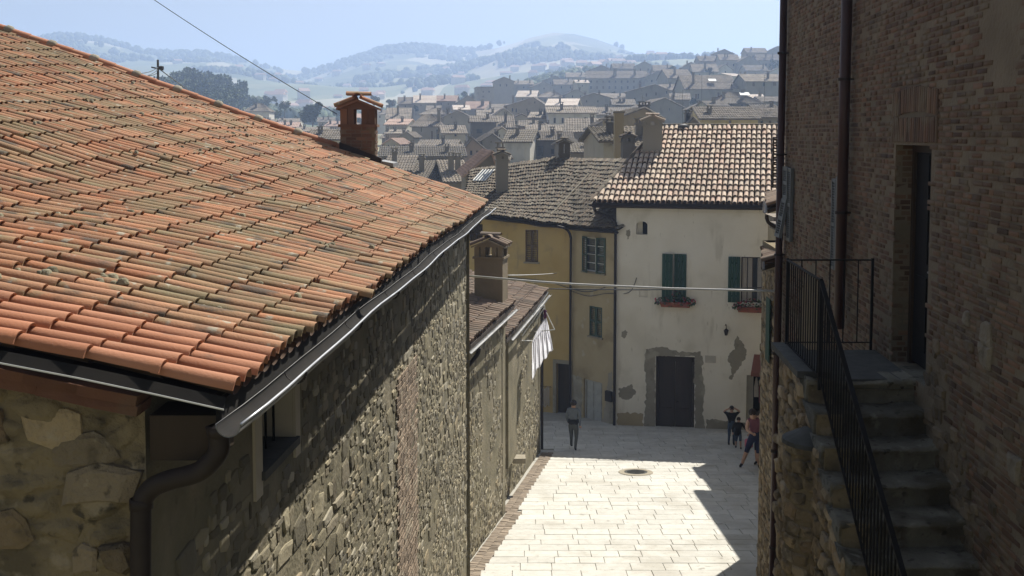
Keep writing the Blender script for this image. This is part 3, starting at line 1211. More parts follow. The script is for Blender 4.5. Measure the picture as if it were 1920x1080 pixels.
# gutter and drainpipe
gp = [eave(5.2) + Vector((.075, 0, -.085))]
for i in range(1, 40):
    d = 5.2 + (21.5 - 5.2) * i / 39
    gp.append(eave(d) + Vector((.075 + .006 * math.sin(i * 1.3), 0, -.085 - .012 * math.sin(i * .55) - .0012 * i)))
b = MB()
half_pipe(b, gp, .066, shade_inside=True)
gut = b.build('gutter', [M['zinc'], M['shade_dirt']], house, True)
b = MB()
b.tube([p + Vector((.066, 0, .002)) for p in gp], .008, 8)
b.build('bead', M['zinc_bright'], gut, True)
b = MB()
e0_, e1_ = eave(D0 + .02), eave(D1)
b.hexa(e0_ + Vector((-.06, 0, -.19)), e1_ - e0_, (.03, 0, 0), (0, 0, .17))
b.build('light_block_board', M['shade_dirt'], house)  # board added behind the gutter to block a strip of sunlight
for i in range(3, 39, 4):
    s = MB()
    c = gp[i]
    pts = [c + Vector((math.cos(t) * .069, 0, math.sin(t) * .069)) for t in [math.pi * (1 + k / 8) for k in range(9)]]
    for p0, p1 in zip(pts, pts[1:]):
        s.bar(p0, p1, .025, .006, up=(0, 1, 0))
    s.build('bracket', M['dark_metal'], gut)
dp = catmull([at(404, 796, 5.40), at(410, 822, 5.40), at(408, 850, 5.40), at(374, 884, 5.41), at(318, 900, 5.42), at(284, 916, 5.42), at(266, 945, 5.42), at(264, 1000, 5.42), at(264, 1300, 5.43)], 6)
b = MB()
b.tube(dp, .053, 16)
pipe = b.build('drainpipe', M['dark_metal'], house, True)
s = MB()
for q in (at(265, 944, 5.42), at(411, 808, 5.385)):
    s.lathe(q, [(.050, -.03), (.060, -.026), (.060, .026), (.050, .03)], 16)
s.build('collar', M['dark_metal'], pipe, True)


def make_chimney(name, label, base, wx, wy, h, ang, brick, cap_tile, group=None, plastered=False, gap=.33, corn_h=.05):
    """shaft, corner posts around the flue openings, little gabled tile hat"""
    t = thing(name, label, 'chimney', base, group)
    Rm = Matrix.Translation(base) @ Matrix.Rotation(ang, 4, 'Z')
    tr = lambda mb: [tuple(Rm @ Vector(v)) for v in mb.v]
    b = MB()
    b.box((0, 0, h / 2 - .5), wx, wy, h + 1.0)
    b.v = tr(b)
    sh = b.build('shaft', brick if plastered else M['brick_mortar'], t)
    if not plastered:
        it = []
        for (ex, ey, nx, ny, w) in ((1, 0, 0, -1, wx), (0, 1, 1, 0, wy), (-1, 0, 0, 1, wx), (0, -1, -1, 0, wy)):
            o = Rm @ Vector((-ex * wx / 2 * abs(ex) + nx * wx / 2, -ey * wy / 2 * abs(ey) + ny * wy / 2, 0))
            e = Rm @ Vector((ex * wx / 2 + nx * wx / 2, ey * wy / 2 + ny * wy / 2, 0))
            f = Frame(o, e, (Rm.to_3x3() @ Vector((nx, ny, 0))))
            it += brick_items(f, 0, w, base[2] - .45, base[2] + h - .05, .2, .052, .066, .022)
        pieces(sh, 'brick', BRICKS, it, brick, False, 'brickwork', 240)
    b = MB()
    b.box((0, 0, h + corn_h / 2), wx + .08, wy + .08, corn_h)
    b.v = tr(b)
    b.build('cornice', brick, t)
    pw = .13
    for sx in (-1, 1):
        for sy in (-1, 1):
            b = MB()
            b.box((sx * (wx / 2 - pw / 2), sy * (wy / 2 - pw / 2), h + corn_h + gap / 2), pw, pw, gap)
            b.v = tr(b)
            b.build('post', brick, t)
    for sx in (-1, 1):
        for sy in (-1, 1):
            b = MB()
            b.box((sx * wx * .20, sy * (wy / 2 - pw / 2), h + corn_h + gap / 2), pw * .95, pw * .8, gap)
            b.v = tr(b)
            b.build('post', brick, t)
    # gabled hat: ridge across the view
    z0 = h + corn_h + gap
    ov = .07
    rise = (wx / 2 + ov) * .42
    b = MB()
    b.add([(-wx / 2, -wy / 2, z0), (wx / 2, -wy / 2, z0), (0, -wy / 2, z0 + rise), (-wx / 2, wy / 2, z0), (wx / 2, wy / 2, z0), (0, wy / 2, z0 + rise)],
          [(0, 1, 2), (5, 4, 3), (0, 3, 4, 1)])
    b.v = tr(b)
    b.build('gable', brick, t)
    b = MB()
    for sx in (-1, 1):
        b.hexa((0, -wy / 2 - ov, z0 + rise - .02), (sx * (wx / 2 + ov), 0, -rise), (0, wy + 2 * ov, 0), (0, 0, .04))
    b.v = tr(b)
    hat = b.build('hat', brick, t)
    n = max(3, int((wy + 2 * ov) / .2))
    for sx in (-1, 1):
        L = math.hypot(wx / 2 + ov, rise)
        for i in range(n):
            yy = -wy / 2 - ov + (i + .5) * (wy + 2 * ov) / n
            o = Rm @ Vector((sx * (wx / 2 + ov + .03), yy, z0 + .035))
            yv = (Rm.to_3x3() @ Vector((-sx * (wx / 2 + ov), 0, rise))).normalized()
            xv = (Rm.to_3x3() @ Vector((0, 1, 0)))
            zv = xv.cross(yv)
            if zv.z < 0:
                xv, zv = -xv, -zv
            link('roof_tile', TILE_ME[cap_tile], hat, frame_matrix(o, xv * 1.05, yv * (L * 1.0 / .46), zv * 1.05))
    o = Rm @ Vector((-wx * .36, 0, z0 + rise + .10))
    link('top_tile', TILE_ME[cap_tile], hat, frame_matrix(o, (Rm.to_3x3() @ Vector((0, 1, 0))) * 1.7, (Rm.to_3x3() @ Vector((1, 0, 0))) * (wx * .72 / .46), Vector((0, 0, 1.1))))
    m = max(2, int((wy + 2 * ov) / .38))
    for i in range(m):
        yy = -wy / 2 - ov + i * (wy + 2 * ov) / m
        o = Rm @ Vector((0, yy, z0 + rise + .06))
        yv = Rm.to_3x3() @ Vector((0, 1, 0))
        xv = Rm.to_3x3() @ Vector((1, 0, 0))
        link('ridge_tile', TILE_ME[cap_tile], hat, frame_matrix(o, xv * 1.2, yv * ((wy + 2 * ov) / m * 1.1 / .46), Vector((0, 0, 1.1))))
    return t


TILE_ME = {}
for k in ('tile', 'tile_small', 'tile_grey', 'tile_pale'):
    me_ = bpy.data.meshes.new('roof_tile')
    me_.from_pydata([tuple(v) for v in TILES[0][0]], [], TILES[0][1])
    me_.polygons.foreach_set('use_smooth', [True] * len(me_.polygons))
    me_.materials.append(M[k])
    TILE_ME[k] = me_

cb = at(674, 302, 20.75)
make_chimney('brick_chimney', 'brick chimney with open flue and tile hat on the big terracotta roof', cb, .66, .62, .66, math.radians(3), M['chimney_brick'], 'tile', gap=.29)
b = MB()
pa, pb = at(637, 276, 20.45), at(716, 306, 20.5)
b.hexa(pa + Vector((0, -.06, -.1)), pb - pa, Vector((0, .12, .0)), Vector((0, 0, .2)))
b.build('chimney_flashing', M['dark_metal'], house)
b = MB()
pa, pb = at(712, 303, 20.5), at(738, 308, 20.4)
b.hexa(pa + Vector((0, -.05, -.05)), pb - pa, Vector((0, .8, .0)), Vector((0, 0, .07)))
b.build('pale_flashing', M['zinc'], house)

# ================================================================== TWO SMALL HOUSES further down on the left
def small_house(name, label, d0, d1, ex0, slope, h, roof_t, rows, wall_h0, inset, mat_wall):
    t = thing(name, label, 'house', (ex0 - 1.5, (d0 + d1) / 2, street_z((d0 + d1) / 2)))

    def ev(d):
        return Vector((ex0 + slope * (d - d0), d, CZ - h))
    w = (d1 - d0) * math.sqrt(1 + slope ** 2)
    cols = int(w / .215)
    rb = Vector((-1, slope, roof_t))

    def P(c, r):
        d = d0 + (d1 - d0) * c / cols
        q = ev(d) + rb * (r * .36)
        q.z += .03 * noise.noise(Vector((r * .5, d * .7, 2)))
        return q
    b = MB()
    o = P(0, 0) - Vector((0, 0, .14))
    b.hexa(o, P(cols, 0) - P(0, 0), P(0, rows) - P(0, 0), (0, 0, .09))
    b.hexa(P(0, rows) - Vector((0, 0, .14)), P(cols, 0) - P(0, 0), (-3.2, slope * 3.2, -1.2), (0, 0, .09))
    rf = b.build('roof', M['deck'], t)
    tile_roof(rf, P, cols, rows, .36, M['tile_small'], w / cols, M['tile_under'], None, 1.0, maxn=290)
    f = Frame(ev(d0) + Vector((-inset, 0, 0)), ev(d1) + Vector((-inset, 0, 0)), (1, -slope))
    b = MB()
    zlo = street_z(d1) - .8
    wall_mesh(b, f, 0, f.len, zlo, CZ - h + .0)
    ws = b.build('street_wall', M['rubble_mortar'], t)
    g = Frame(ev(d1) + Vector((-inset, -.1, 0)), ev(d1) + Vector((-inset - 3.2, 3.2 * slope - .1, 0)), (0, 1))
    b = MB()
    wall_mesh(b, g, 0, 3.2, zlo, lambda a: CZ - h + roof_t * (a + inset) - .12)
    g2 = Frame(ev(d0) + Vector((-inset, .1, 0)), ev(d0) + Vector((-inset - 3.2, 3.2 * slope + .1, 0)), (0, -1))
    wall_mesh(b, g2, 0, 3.2, zlo, lambda a: CZ - h + roof_t * (a + inset) - .12)
    b.build('end_wall', M['rubble_mortar'], t)
    return t, f, ws, ev, rf


sh1, f1, ws1, ev1, rf1 = small_house('low_house', 'low rubble house with brown tiles and small chimney beside the big stone house', 21.2, 27.0, -.94, .174, 4.28, .21, 9, 0, .24, None)
sh2, f2, ws2, ev2, rf2 = small_house('end_house', 'last rubble house on the lane with white washing hung at its corner', 27.0, 35.4, -.14, .159, 5.2, .21, 9, 0, .24, None)
for f, ws, z0, z1 in ((f1, ws1, CZ - 9.6, CZ - 4.5), (f2, ws2, CZ - 10.8, CZ - 5.4)):
    pieces(ws, 'stone', ROUGH, stone_items(f, .02, f.len - .02, z0, z1, (.17, .125), .014,
           lambda a, z: noise.noise(Vector((a * .8, z * .8, 7.7))) > -.18 and RN.random() < .8, .7, .0), M['rubble'], False, 'stonework', 200)
# narrow boarded opening and buttress strip on the low house
b = MB()
a0, z0, a1, z1 = f2.rect(945, 620, 960, 865)
f2.box(b, a0, z0, a1 + .1, z1, .0, .12)
b.build('pilaster', M['rubble_mortar'], sh2)
b = MB()
q = f2.p(f2.hit(958, 862)[0] + .1, f2.hit(958, 862)[1], .22)
b.box(q, .35, .4, .14)
b.build('stone_bracket', M['pale_stone'], sh2)
for h_t, ev_, d0, d1, dpx in ((sh1, ev1, 21.3, 26.9, None), (sh2, ev2, 27.4, 35.4, None)):
    b = MB()
    half_pipe(b, [ev_(d0 + (d1 - d0) * i / 12) + Vector((.10, 0, -.10 - .003 * i)) for i in range(13)], .045)
    b.build('gutter', M['zinc'], h_t, True)
b = MB()
q = f1.p(.9, CZ - 4.5, .1)
b.tube(catmull([f1.p(.9, CZ - 4.45, .34), f1.p(.9, CZ - 4.6, .30), f1.p(.75, CZ - 4.85, .12), f1.p(.7, CZ - 5.1, .09), f1.p(.7, CZ - 9.5, .09)], 5), .045, 10)
b.build('drainpipe', M['dark_metal'], sh1, True)
b = MB()
q = f2.len - .08
b.tube([f2.p(q, CZ - 5.4, .07), f2.p(q, street_z(35.2) + .05, .07)], .045, 10)
b.build('drainpipe', M['dark_metal'], sh2, True)
make_chimney('plastered_chimney', 'plastered chimney with arched vents and tile hat on the low brown roof', at(921, 538, 26.6), .72, .60, .74, math.radians(-12), M['old_plaster'], 'tile_small', plastered=True, gap=.24)

# washing on a rack
rk = thing('drying_rack', 'folding white wire drying rack fixed at the corner of the last rubble house', 'drying rack', at(1020, 600, 34.0))
D_ = 31.5
for n_, pts in (('arm', [(1020, 577), (1040, 618)]), ('arm', [(1020, 577), (1006, 600)]), ('rod', [(1040, 618), (1003, 622)]), ('rod', [(972, 638), (1001, 639)]),
                ('rod', [(975, 627), (1028, 548)]), ('rod', [(979, 630), (1030, 556)]), ('arm', [(1013, 577), (1021, 572)]), ('arm', [(1021, 572), (1023, 590)])):
    b = MB()
    b.tube([at(pts[0][0], pts[0][1], D_ - (.5 if n_ == 'rod' else 0)), at(pts[1][0], pts[1][1], D_ + (.3 if n_ == 'rod' else 0))], .014, 6)
    b.build(n_, M['white_paint'], rk)
b = MB()
NV, NU = 36, 40
vs, fs = [], []
for j in range(NV + 1):
    t = j / NV
    lx = 1021 - 23 * min(1, max(0, (t - .05) / .36)) ** .75
    rx = 1023 + 14 * t ** .8
    bot = 1.0
    for i in range(NU + 1):
        s_ = i / NU
        px = lx + (rx - lx) * s_
        # lower edge climbs to the right
        ylo = 712 - 58 * s_ ** .8
        py = 592 + (ylo - 592) * t
        amp = .028 * (.3 + t)
        dd = D_ + amp * math.sin(s_ * 30 + t * 2.5 + 1.2 * math.sin(t * 4)) + .03 * math.sin(s_ * 61 + t * 3)
        vs.append(at(px, py + 2.5 * math.sin(s_ * 21) * t, dd))
for j in range(NV):
    for i in range(NU):
        a = j * (NU + 1) + i
        fs.append((a, a + 1, a + NU + 2, a + NU + 1))
b.add(vs, fs)
o = b.build('hanging_cloth', M['cloth'], None, True)
tag(o, 'white gathered cloth hanging from the drying rack above the lane', 'laundry')
md = o.modifiers.new('thick', 'SOLIDIFY')
md.thickness = .004
b = MB()
p = at(1022, 592, D_ - .02)
b.lathe(p, [(0, -.10), (.04, -.07), (.06, .0), (.03, .08), (.06, .14), (.02, .18)], 9)
o = b.build('cloth_knot', M['purple'], None, True)
tag(o, 'small purple knotted rag holding the white cloth at its top', 'laundry')

# ================================================================== WHITE HOUSE
WL0, WR0 = at(1153, 800, 40.6), at(1500, 800, 39.0)
FW = Frame(WL0, WR0, (0, -1))
GW = street_z(40) - .3
white = thing('white_house', 'white plastered house with dark double door and pale pink tiled roof', 'house', (WL0[0] + 3.3, 42.5, street_z(40)))
ez_l = FW.hit(1160, 388)[1]
EZ = ez_l + .02
door_h = FW.rect(1229, 668, 1302, 813)
w2 = FW.rect(1389, 482, 1432, 568)
nich = FW.rect(1193, 415, 1214, 440)
sq = FW.rect(1198, 541, 1215, 557)
shop = FW.rect(1399, 704, 1440, 814)
w1 = FW.rect(1241, 476, 1287, 574)
b = MB()
wall_mesh(b, FW, 0, FW.len + 1.2, GW - 1, EZ, [door_h + (.28,), w2 + (.3,), nich + (.3,), sq + (.06,), shop + (.5,), w1 + (.2,)], .25, .5)
e0 = FW.p(0, 0)
# side walls
bk = -FW.n
for a, th in ((0, .4), (FW.len + 1.2, -.4)):
    b.hexa(FW.p(a, GW - 1, -.5), FW.x * th, bk * 9.5, (0, 0, EZ - GW + 1))
b.build('wall', M['white_plaster'], white)
# roof: eave with overhang, ridge, left edge runs back to the right
OV = .42
ev_l = FW.hit(1110, 379, OV)
ev_z = FW.hit(1150, 382, OV)[1] + .06
EL = FW.p(ev_l[0], ev_z, OV)
RD = 5.6
ridge_z = CZ + .33


def PW(c, r):
    a = ev_l[0] + c * .2
    k = r / 15.0
    return FW.p(a, ev_z + (ridge_z - ev_z) * k, OV - RD * k)


WC = 48
lr = at(1240, 240, 45.4)
hipk = (FW.hit(1240, 240, OV - RD)[0] - ev_l[0]) / .2
b = MB()
dz = Vector((0, 0, -.05))
b.add([PW(0, 0) + dz, PW(WC, 0) + dz, PW(WC, 15) + dz, PW(hipk, 15) + dz, PW(0, 0) + dz * 3, PW(WC, 0) + dz * 3, PW(WC, 15) + dz * 3, PW(hipk, 15) + dz * 3],
      [(0, 1, 2, 3), (7, 6, 5, 4), (0, 4, 5, 1), (1, 5, 6, 2), (2, 6, 7, 3), (3, 7, 4, 0)])
rp = FW.p(ev_l[0] + .1, ev_z - .05, OV - RD * 2)
b.add([PW(0, 0) + dz, PW(hipk, 15) + dz, rp], [(0, 1, 2)])
b.add([PW(hipk, 15) + dz, PW(WC, 15) + dz, FW.p(FW.len + 3, ev_z, OV - RD * 2), rp], [(0, 1, 2, 3)])
rfw = b.build('roof', M['deck'], white)
tile_roof(rfw, PW, WC, 15, RD / 15, M['tile_pale'], .2, M['tile_under'], lambda c, r: c > hipk * (r + .4) / 15.0, 1.5, wscale=1.16, tilt=.11)
for i in range(11):
    p0, p1 = PW(hipk * i / 11 - .2, 15 * i / 11), PW(hipk * (i + 1) / 11 - .2, 15 * (i + 1) / 11)
    yv = (p1 - p0)
    st = yv.length
    yv.normalize()
    xv = yv.cross(Vector((0, 0, 1))).normalized()
    zv = xv.cross(yv)
    link('hip_tile', TILE_ME['tile_grey'], rfw, frame_matrix(p0 + zv * .06, xv * 1.1, yv * (st * 1.15 / .46), zv * 1.1))
for i in range(16):
    p0 = PW(hipk + i * (WC - hipk) / 16, 15.1)
    p1 = PW(hipk + (i + 1) * (WC - hipk) / 16, 15.1)
    yv = (p1 - p0)
    st = yv.length
    yv.normalize()
    xv = yv.cross(Vector((0, 0, 1))).normalized()
    link('ridge_tile', TILE_ME['tile_grey'], rfw, frame_matrix(p0 + Vector((0, 0, .03)), xv * 1.1, yv * (st * 1.15 / .46), xv.cross(yv) * 1.1))
# gutter, fascia, downpipe
b = MB()
half_pipe(b, [FW.p(ev_l[0] - .1 + i * 1.0, ev_z - .09, OV + .07) for i in range(11)], .075)
b.build('gutter', M['dark_metal'], white, True)
b = MB()
b.hexa(FW.p(ev_l[0], ev_z - .22, .0), FW.x * 9.6, FW.n * OV * .92, (0, 0, .06))
b.build('eave_board', M['wood_dark'], white)
b = MB()
zz = FW.hit(1153, 470)[1]
b.tube(catmull([FW.p(ev_l[0] + .12, ev_z - .15, OV + .02), FW.p(ev_l[0] + .14, ev_z - .36, OV - .02), FW.p(-.20, ev_z - .62, .14), FW.p(-.03, ev_z - .85, .09), FW.p(-.02, ev_z - 1.6, .08), FW.p(-.02, GW + .1, .08)], 6), .055, 10)
b.build('downpipe', M['dark_metal'], white, True)


def patch(fr, px, name, mat, parent, b0=.004, n=3, holes=None):
    """irregular render patch from a pixel outline, a thin skin on the wall"""
    pts = [fr.hit(x, y_) for x, y_ in px]
    out = []
    for i in range(len(pts)):
        p, q = pts[i], pts[(i + 1) % len(pts)]
        L = math.hypot(q[0] - p[0], q[1] - p[1])
        m = max(1, int(L / .045))
        for j in range(m):
            t = j / m
            k = .016 if m > 1 and j > 0 else 0.0
            qv = noise.noise(Vector((p[0] * 5 + t * L * 5, p[1] * 5 + t * 3, 4.2))) * .09 * math.sin(math.pi * t) if L > .2 else 0.0
            nx_, nz_ = (-(q[1] - p[1]) / max(L, 1e-6), (q[0] - p[0]) / max(L, 1e-6))
            out.append((p[0] + (q[0] - p[0]) * t + RN.uniform(-k, k) + nx_ * qv, p[1] + (q[1] - p[1]) * t + RN.uniform(-k, k) + nz_ * qv))
    import bmesh
    bm = bmesh.new()
    vs = [bm.verts.new(fr.p(a, z, b0)) for a, z in out]
    es = [bm.edges.new((vs[i], vs[(i + 1) % len(vs)])) for i in range(len(vs))]
    bmesh.ops.triangle_fill(bm, edges=es, use_beauty=True)
    me = bpy.data.meshes.new(name)
    bm.to_mesh(me)
    bm.free()
    me.materials.append(mat)
    return link(name, me, parent)


# repair patches
patch(FW, [(1211, 655), (1240, 650), (1258, 656), (1290, 660), (1314, 659), (1318, 672), (1316, 700), (1322, 730), (1318, 760), (1322, 812), (1302.5, 813), (1302.5, 667.5), (1228.5, 667.5), (1228.5, 813), (1207, 812), (1209, 770), (1212, 720), (1208, 690)], 'plaster_patch', M['patch'], white)
patch(FW, [(1383, 629), (1391, 640), (1400, 660), (1398, 672), (1386, 688), (1372, 712), (1367, 710), (1372, 690), (1364, 676), (1368, 662), (1378, 655), (1377, 640)], 'plaster_patch', M['patch'], white)
patch(FW, [(1160, 728), (1172, 726), (1184, 720), (1193, 735), (1186, 744), (1174, 750), (1161, 745)], 'plaster_patch', M['patch'], white)
patch(FW, [(1174, 432), (1181, 430), (1182, 440), (1176, 449)], 'plaster_patch', M['patch'], white)
patch(FW, [(1166, 622), (1173, 618), (1176, 628), (1170, 635), (1165, 631)], 'plaster_patch', M['patch'], white)
patch(FW, [(1157.5, 775), (1190, 773), (1206, 776), (1204, 818), (1157.5, 812)], 'plaster_patch', M['tan_plaster'], white)
patch(FW, [(1324, 786), (1350, 788), (1398, 793), (1398, 822), (1324, 818)], 'plaster_patch', M['patch'], white, .006)
# double door
dr = MB()
x0, z0, x1, z1 = door_h
for q in ((x0, z0, x0 + .08, z1), (x1 - .08, z0, x1, z1), (x0, z1 - .22, x1, z1)):
    FW.box(dr, q[0], q[1], q[2], q[3], -.27, -.15)
door = dr.build('door', M['wood_dark'], white)
for k in (0, 1):
    c0 = x0 + .09 + k * ((x1 - x0) / 2 - .085)
    wd = (x1 - x0) / 2 - .10
    lf = MB()
    FW.box(lf, c0, z0 + .03, c0 + wd, z1 - .23, -.26, -.19)
    # raised arched panels
    for (pz0, pz1) in ((z0 + .2, z0 + .95), (z0 + 1.12, z1 - .5)):
        FW.box(lf, c0 + .10, pz0, c0 + wd - .10, pz1, -.19, -.165)
    cx, rr = c0 + wd / 2, wd / 2 - .10
    vs = [FW.p(cx + rr * math.cos(math.pi * i / 10), z1 - .5 + rr * .6 * math.sin(math.pi * i / 10), -.165) for i in range(11)]
    lf.add(vs, [tuple(range(11))])
    lf.build('door_leaf', M['wood_dark'], door)
b = MB()
b.lathe(FW.p((x0 + x1) / 2 + .1, z0 + 1.2, -.15), [(0, -.03), (.03, 0), (0, .03)], 8)
b.build('knob', M['iron'], door)
b = MB()
FW.box(b, x0 - .15, z0 - .2, x1 + .15, z0 + .02, -.28, .28)
b.build('door_step', M['step'], white)
# upper windows
wd_ = w1[2] - w1[0]
for k, (a, m_, ang) in enumerate(((w1[0], 'green', -.42), (w1[0] + wd_ / 2, 'green', 0))):
    ex = (FW.x * math.cos(ang) - FW.n * math.sin(ang)) * (wd_ / 2 - .01)
    plank_shutter('shutter', white, FW.p(a + .005, w1[1], .005), ex, (0, 0, w1[3] - w1[1]), FW.n, M['green'], 3)
ex = FW.x * (FW.hit(1388, 525)[0] - FW.hit(1365, 525)[0])
plank_shutter('shutter', white, FW.p(FW.hit(1365, 525)[0], w2[1], .01), ex, (0, 0, w2[3] - w2[1]), FW.n, M['green'], 3)


def casement(fr, h, parent, d=.22, mat='white_paint', mull=True, bars=1, fw=.05):
    b = MB()
    x0, z0, x1, z1 = h
    for q in ((x0, z0, x0 + fw, z1), (x1 - fw, z0, x1, z1), (x0 + fw, z0, x1 - fw, z0 + fw), (x0 + fw, z1 - fw, x1 - fw, z1)):
        fr.box(b, *q, -d, -d + .05)
    if mull:
        fr.box(b, (x0 + x1) / 2 - fw / 2, z0 + fw, (x0 + x1) / 2 + fw / 2, z1 - fw, -d, -d + .045)
    for i in range(bars):
        z = z0 + (z1 - z0) * (i + 1) / (bars + 1)
        fr.box(b, x0 + fw, z - .015, x1 - fw, z + .015, -d, -d + .03)
    w = b.build('window', M[mat], parent)
    s = MB()
    fr.box(s, x0 + fw * .5, z0 + fw * .5, x1 - fw * .5, z1 - fw * .5, -d - .004, -d + .012)
    s.build('pane', M['glass'], w)
    return w


wc = casement(FW, w2, white, .22, 'wood_dark', True, 0)
for i, cpx in enumerate((1392, 1402, 1420)):
    s = MB()
    a = FW.hit(cpx, 525)[0]
    n = 8
    vs = []
    for j in range(n + 1):
        for z in (w2[1] + .05, w2[3] - .05):
            vs.append(FW.p(a + .16 * j / n, z, -.14 + .02 * math.sin(j * 2.1)))
    s.add(vs, [(2 * j, 2 * j + 2, 2 * j + 3, 2 * j + 1) for j in range(n)])
    s.build('curtain', M['pale_cloth'], wc)
# niches
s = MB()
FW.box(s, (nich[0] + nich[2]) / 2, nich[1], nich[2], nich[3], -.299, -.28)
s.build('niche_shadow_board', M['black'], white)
s = MB()
cx, rr = (nich[0] + nich[2]) / 2, (nich[2] - nich[0]) / 2
vs = [FW.p(nich[0], nich[3] + .004, .006)] + [FW.p(cx - rr * math.cos(math.pi * i / 8), nich[3] - .14 + .14 * math.sin(math.pi * i / 8), .006) for i in range(9)] + [FW.p(nich[2], nich[3] + .004, .006)]
s.add([vs[0]] + vs[1:6], [tuple(range(6))])
s.add([vs[10]] + vs[5:10], [tuple(range(6))])
s.build('niche_arch', M['white_plaster'], white)
# plaque, lantern
b = MB()
q = FW.rect(1322, 667, 1342, 680)
FW.box(b, *q, .003, .03)
b.build('plaque', M['plaque'], white)
ln = thing('wall_lantern', 'small dark iron lantern on the white house wall above the peeled patch', 'lantern', FW.p(FW.hit(1362, 620)[0], FW.hit(1362, 622)[1], .2))
q = Vector(ln.location)
b = MB()
b.lathe(q, [(.05, -.10), (.09, .07), (.10, .08), (.02, .16), (0, .17)], 6)
b.build('lantern_body', M['dark_metal'], ln)
b = MB()
b.tube(catmull([q + Vector((0, .0, .16)), q + Vector((0, 0, .26)), q + Vector((0, .1, .3)), q + Vector((0, .2, .22))], 4), .012, 6)
b.build('bracket', M['dark_metal'], ln)


def flower_box(label, fr, px0, px1, y_, trail, seed):
    a0, a1 = fr.hit(px0, y_)[0], fr.hit(px1, y_)[0]
    z = fr.hit((px0 + px1) / 2, y_)[1]
    t = thing('flower_box', label, 'flower box', fr.p((a0 + a1) / 2, z, .15), 'flower boxes on the white house')
    b = MB()
    b.add([fr.p(a0 + .05, z - .02, .03), fr.p(a1 - .05, z - .02, .03), fr.p(a1 - .05, z - .02, .20), fr.p(a0 + .05, z - .02, .20),
           fr.p(a0, z + .17, .02), fr.p(a1, z + .17, .02), fr.p(a1, z + .17, .25), fr.p(a0, z + .17, .25)],
          [(3, 2, 1, 0), (0, 1, 5, 4), (1, 2, 6, 5), (2, 3, 7, 6), (3, 0, 4, 7), (4, 5, 6, 7)])
    b.build('planter', M['flowerbox'], t)
    rr = random.Random(seed)
    for nm, mt, n, sz in (('foliage', 'leaf', 230, .05), ('blossom', 'flower', 90, .045)):
        b = MB()
        for i in range(n):
            a = rr.uniform(a0 - .18, a1 + .18)
            e = 1 - abs((a - (a0 + a1) / 2) / ((a1 - a0) / 2 + .2))
            p = fr.p(a, z + .14 + rr.uniform(-.12, .28) * (.4 + e) + (.0 if nm == 'foliage' else .04), .14 + rr.uniform(-.12, .17))
            v1 = Vector((rr.uniform(-1, 1), rr.uniform(-1, 1), rr.uniform(-1, 1))).normalized() * sz
            v2 = v1.cross(Vector((rr.uniform(-1, 1), rr.uniform(-1, 1), rr.uniform(-1, 1)))).normalized() * sz
            b.quad(p - v1, p - v2 * .7, p + v1, p + v2 * .7)
        b.build(nm, M[mt], t, kind='stuff')


flower_box('planter of trailing red flowers below the closed green shutters', FW, 1238, 1296, 574, 1, 3)
flower_box('planter of pink red flowers under the window with one open shutter', FW, 1382, 1444, 584, 0, 4)
# shop entrance and awning
s = MB()
x0, z0, x1, z1 = shop
FW.box(s, x0, z0, x1, z1, -.49, -.46)
s.build('shop_interior', M['black'], white)
s = MB()
FW.box(s, x0, z0, x0 + .25, z1 - .01, -.30, -.24)
sd = s.build('shop_door', M['grey_door'], white)
for k in range(3):
    a = x0 + .36 + k * .18
    b = MB()
    top = z1 - .12
    hh = .75 + .2 * k
    vs = []
    for j in range(7):
        for i in range(5):
            w = .05 + .12 * min(1, j / 3)
            vs.append(FW.p(a + w * (i / 4 - .5), top - hh * j / 6, -.2 + .02 * math.sin(i * 2 + j)))
    b.add(vs, [(j * 5 + i, j * 5 + i + 1, j * 5 + i + 6, j * 5 + i + 5) for j in range(6) for i in range(4)])
    o = b.build('hanging_garment', M['pale_cloth' if k % 2 == 0 else 'wine'], None, True)
    tag(o, ('pale garment hanging in the doorway, next to its grey jamb', 'dark red garment hanging in the middle of the doorway', 'long pale garment hanging deepest in the doorway')[k], 'garment', 'garments hanging in the shop doorway')
b = MB()
p0, p1 = FW.p(FW.hit(1414, 664)[0], FW.hit(1414, 664)[1], .03), FW.p(FW.hit(1460, 664)[0], FW.hit(1414, 664)[1], .03)
dn = FW.n * .75 + Vector((0, 0, -.55))
b.add([p0, p1, p1 + dn, p0 + dn - FW.x * .1, p0 - Vector((0, 0, .02)), p1 - Vector((0, 0, .02)), p1 + dn - Vector((0, 0, .12)), p0 + dn - FW.x * .1 - Vector((0, 0, .12))],
      [(0, 1, 2, 3), (7, 6, 5, 4), (3, 2, 6, 7), (0, 3, 7, 4), (1, 5, 6, 2)])
b.build('awning', M['awning'], white)
# chimneys on the white house
make_chimney('roof_chimney', 'plastered chimney with crumbling tile hat on the edge of the pale pink roof', at(1223, 278, 43.6) + Vector((0, 0, -.1)), .78, .7, 1.0, math.radians(-6), M['w_grey'], 'tile_pale', plastered=True, gap=.12)
t = thing('vent_pipe', 'small dark metal vent on the ridge of the pale pink roof', 'vent', at(1281, 248, 45.0))
b = MB()
q = Vector(t.location)
b.lathe(q, [(.16, -.3), (.16, .15), (.24, .18), (.22, .3), (0, .36)], 10)
b.build('vent_body', M['antenna'], t)

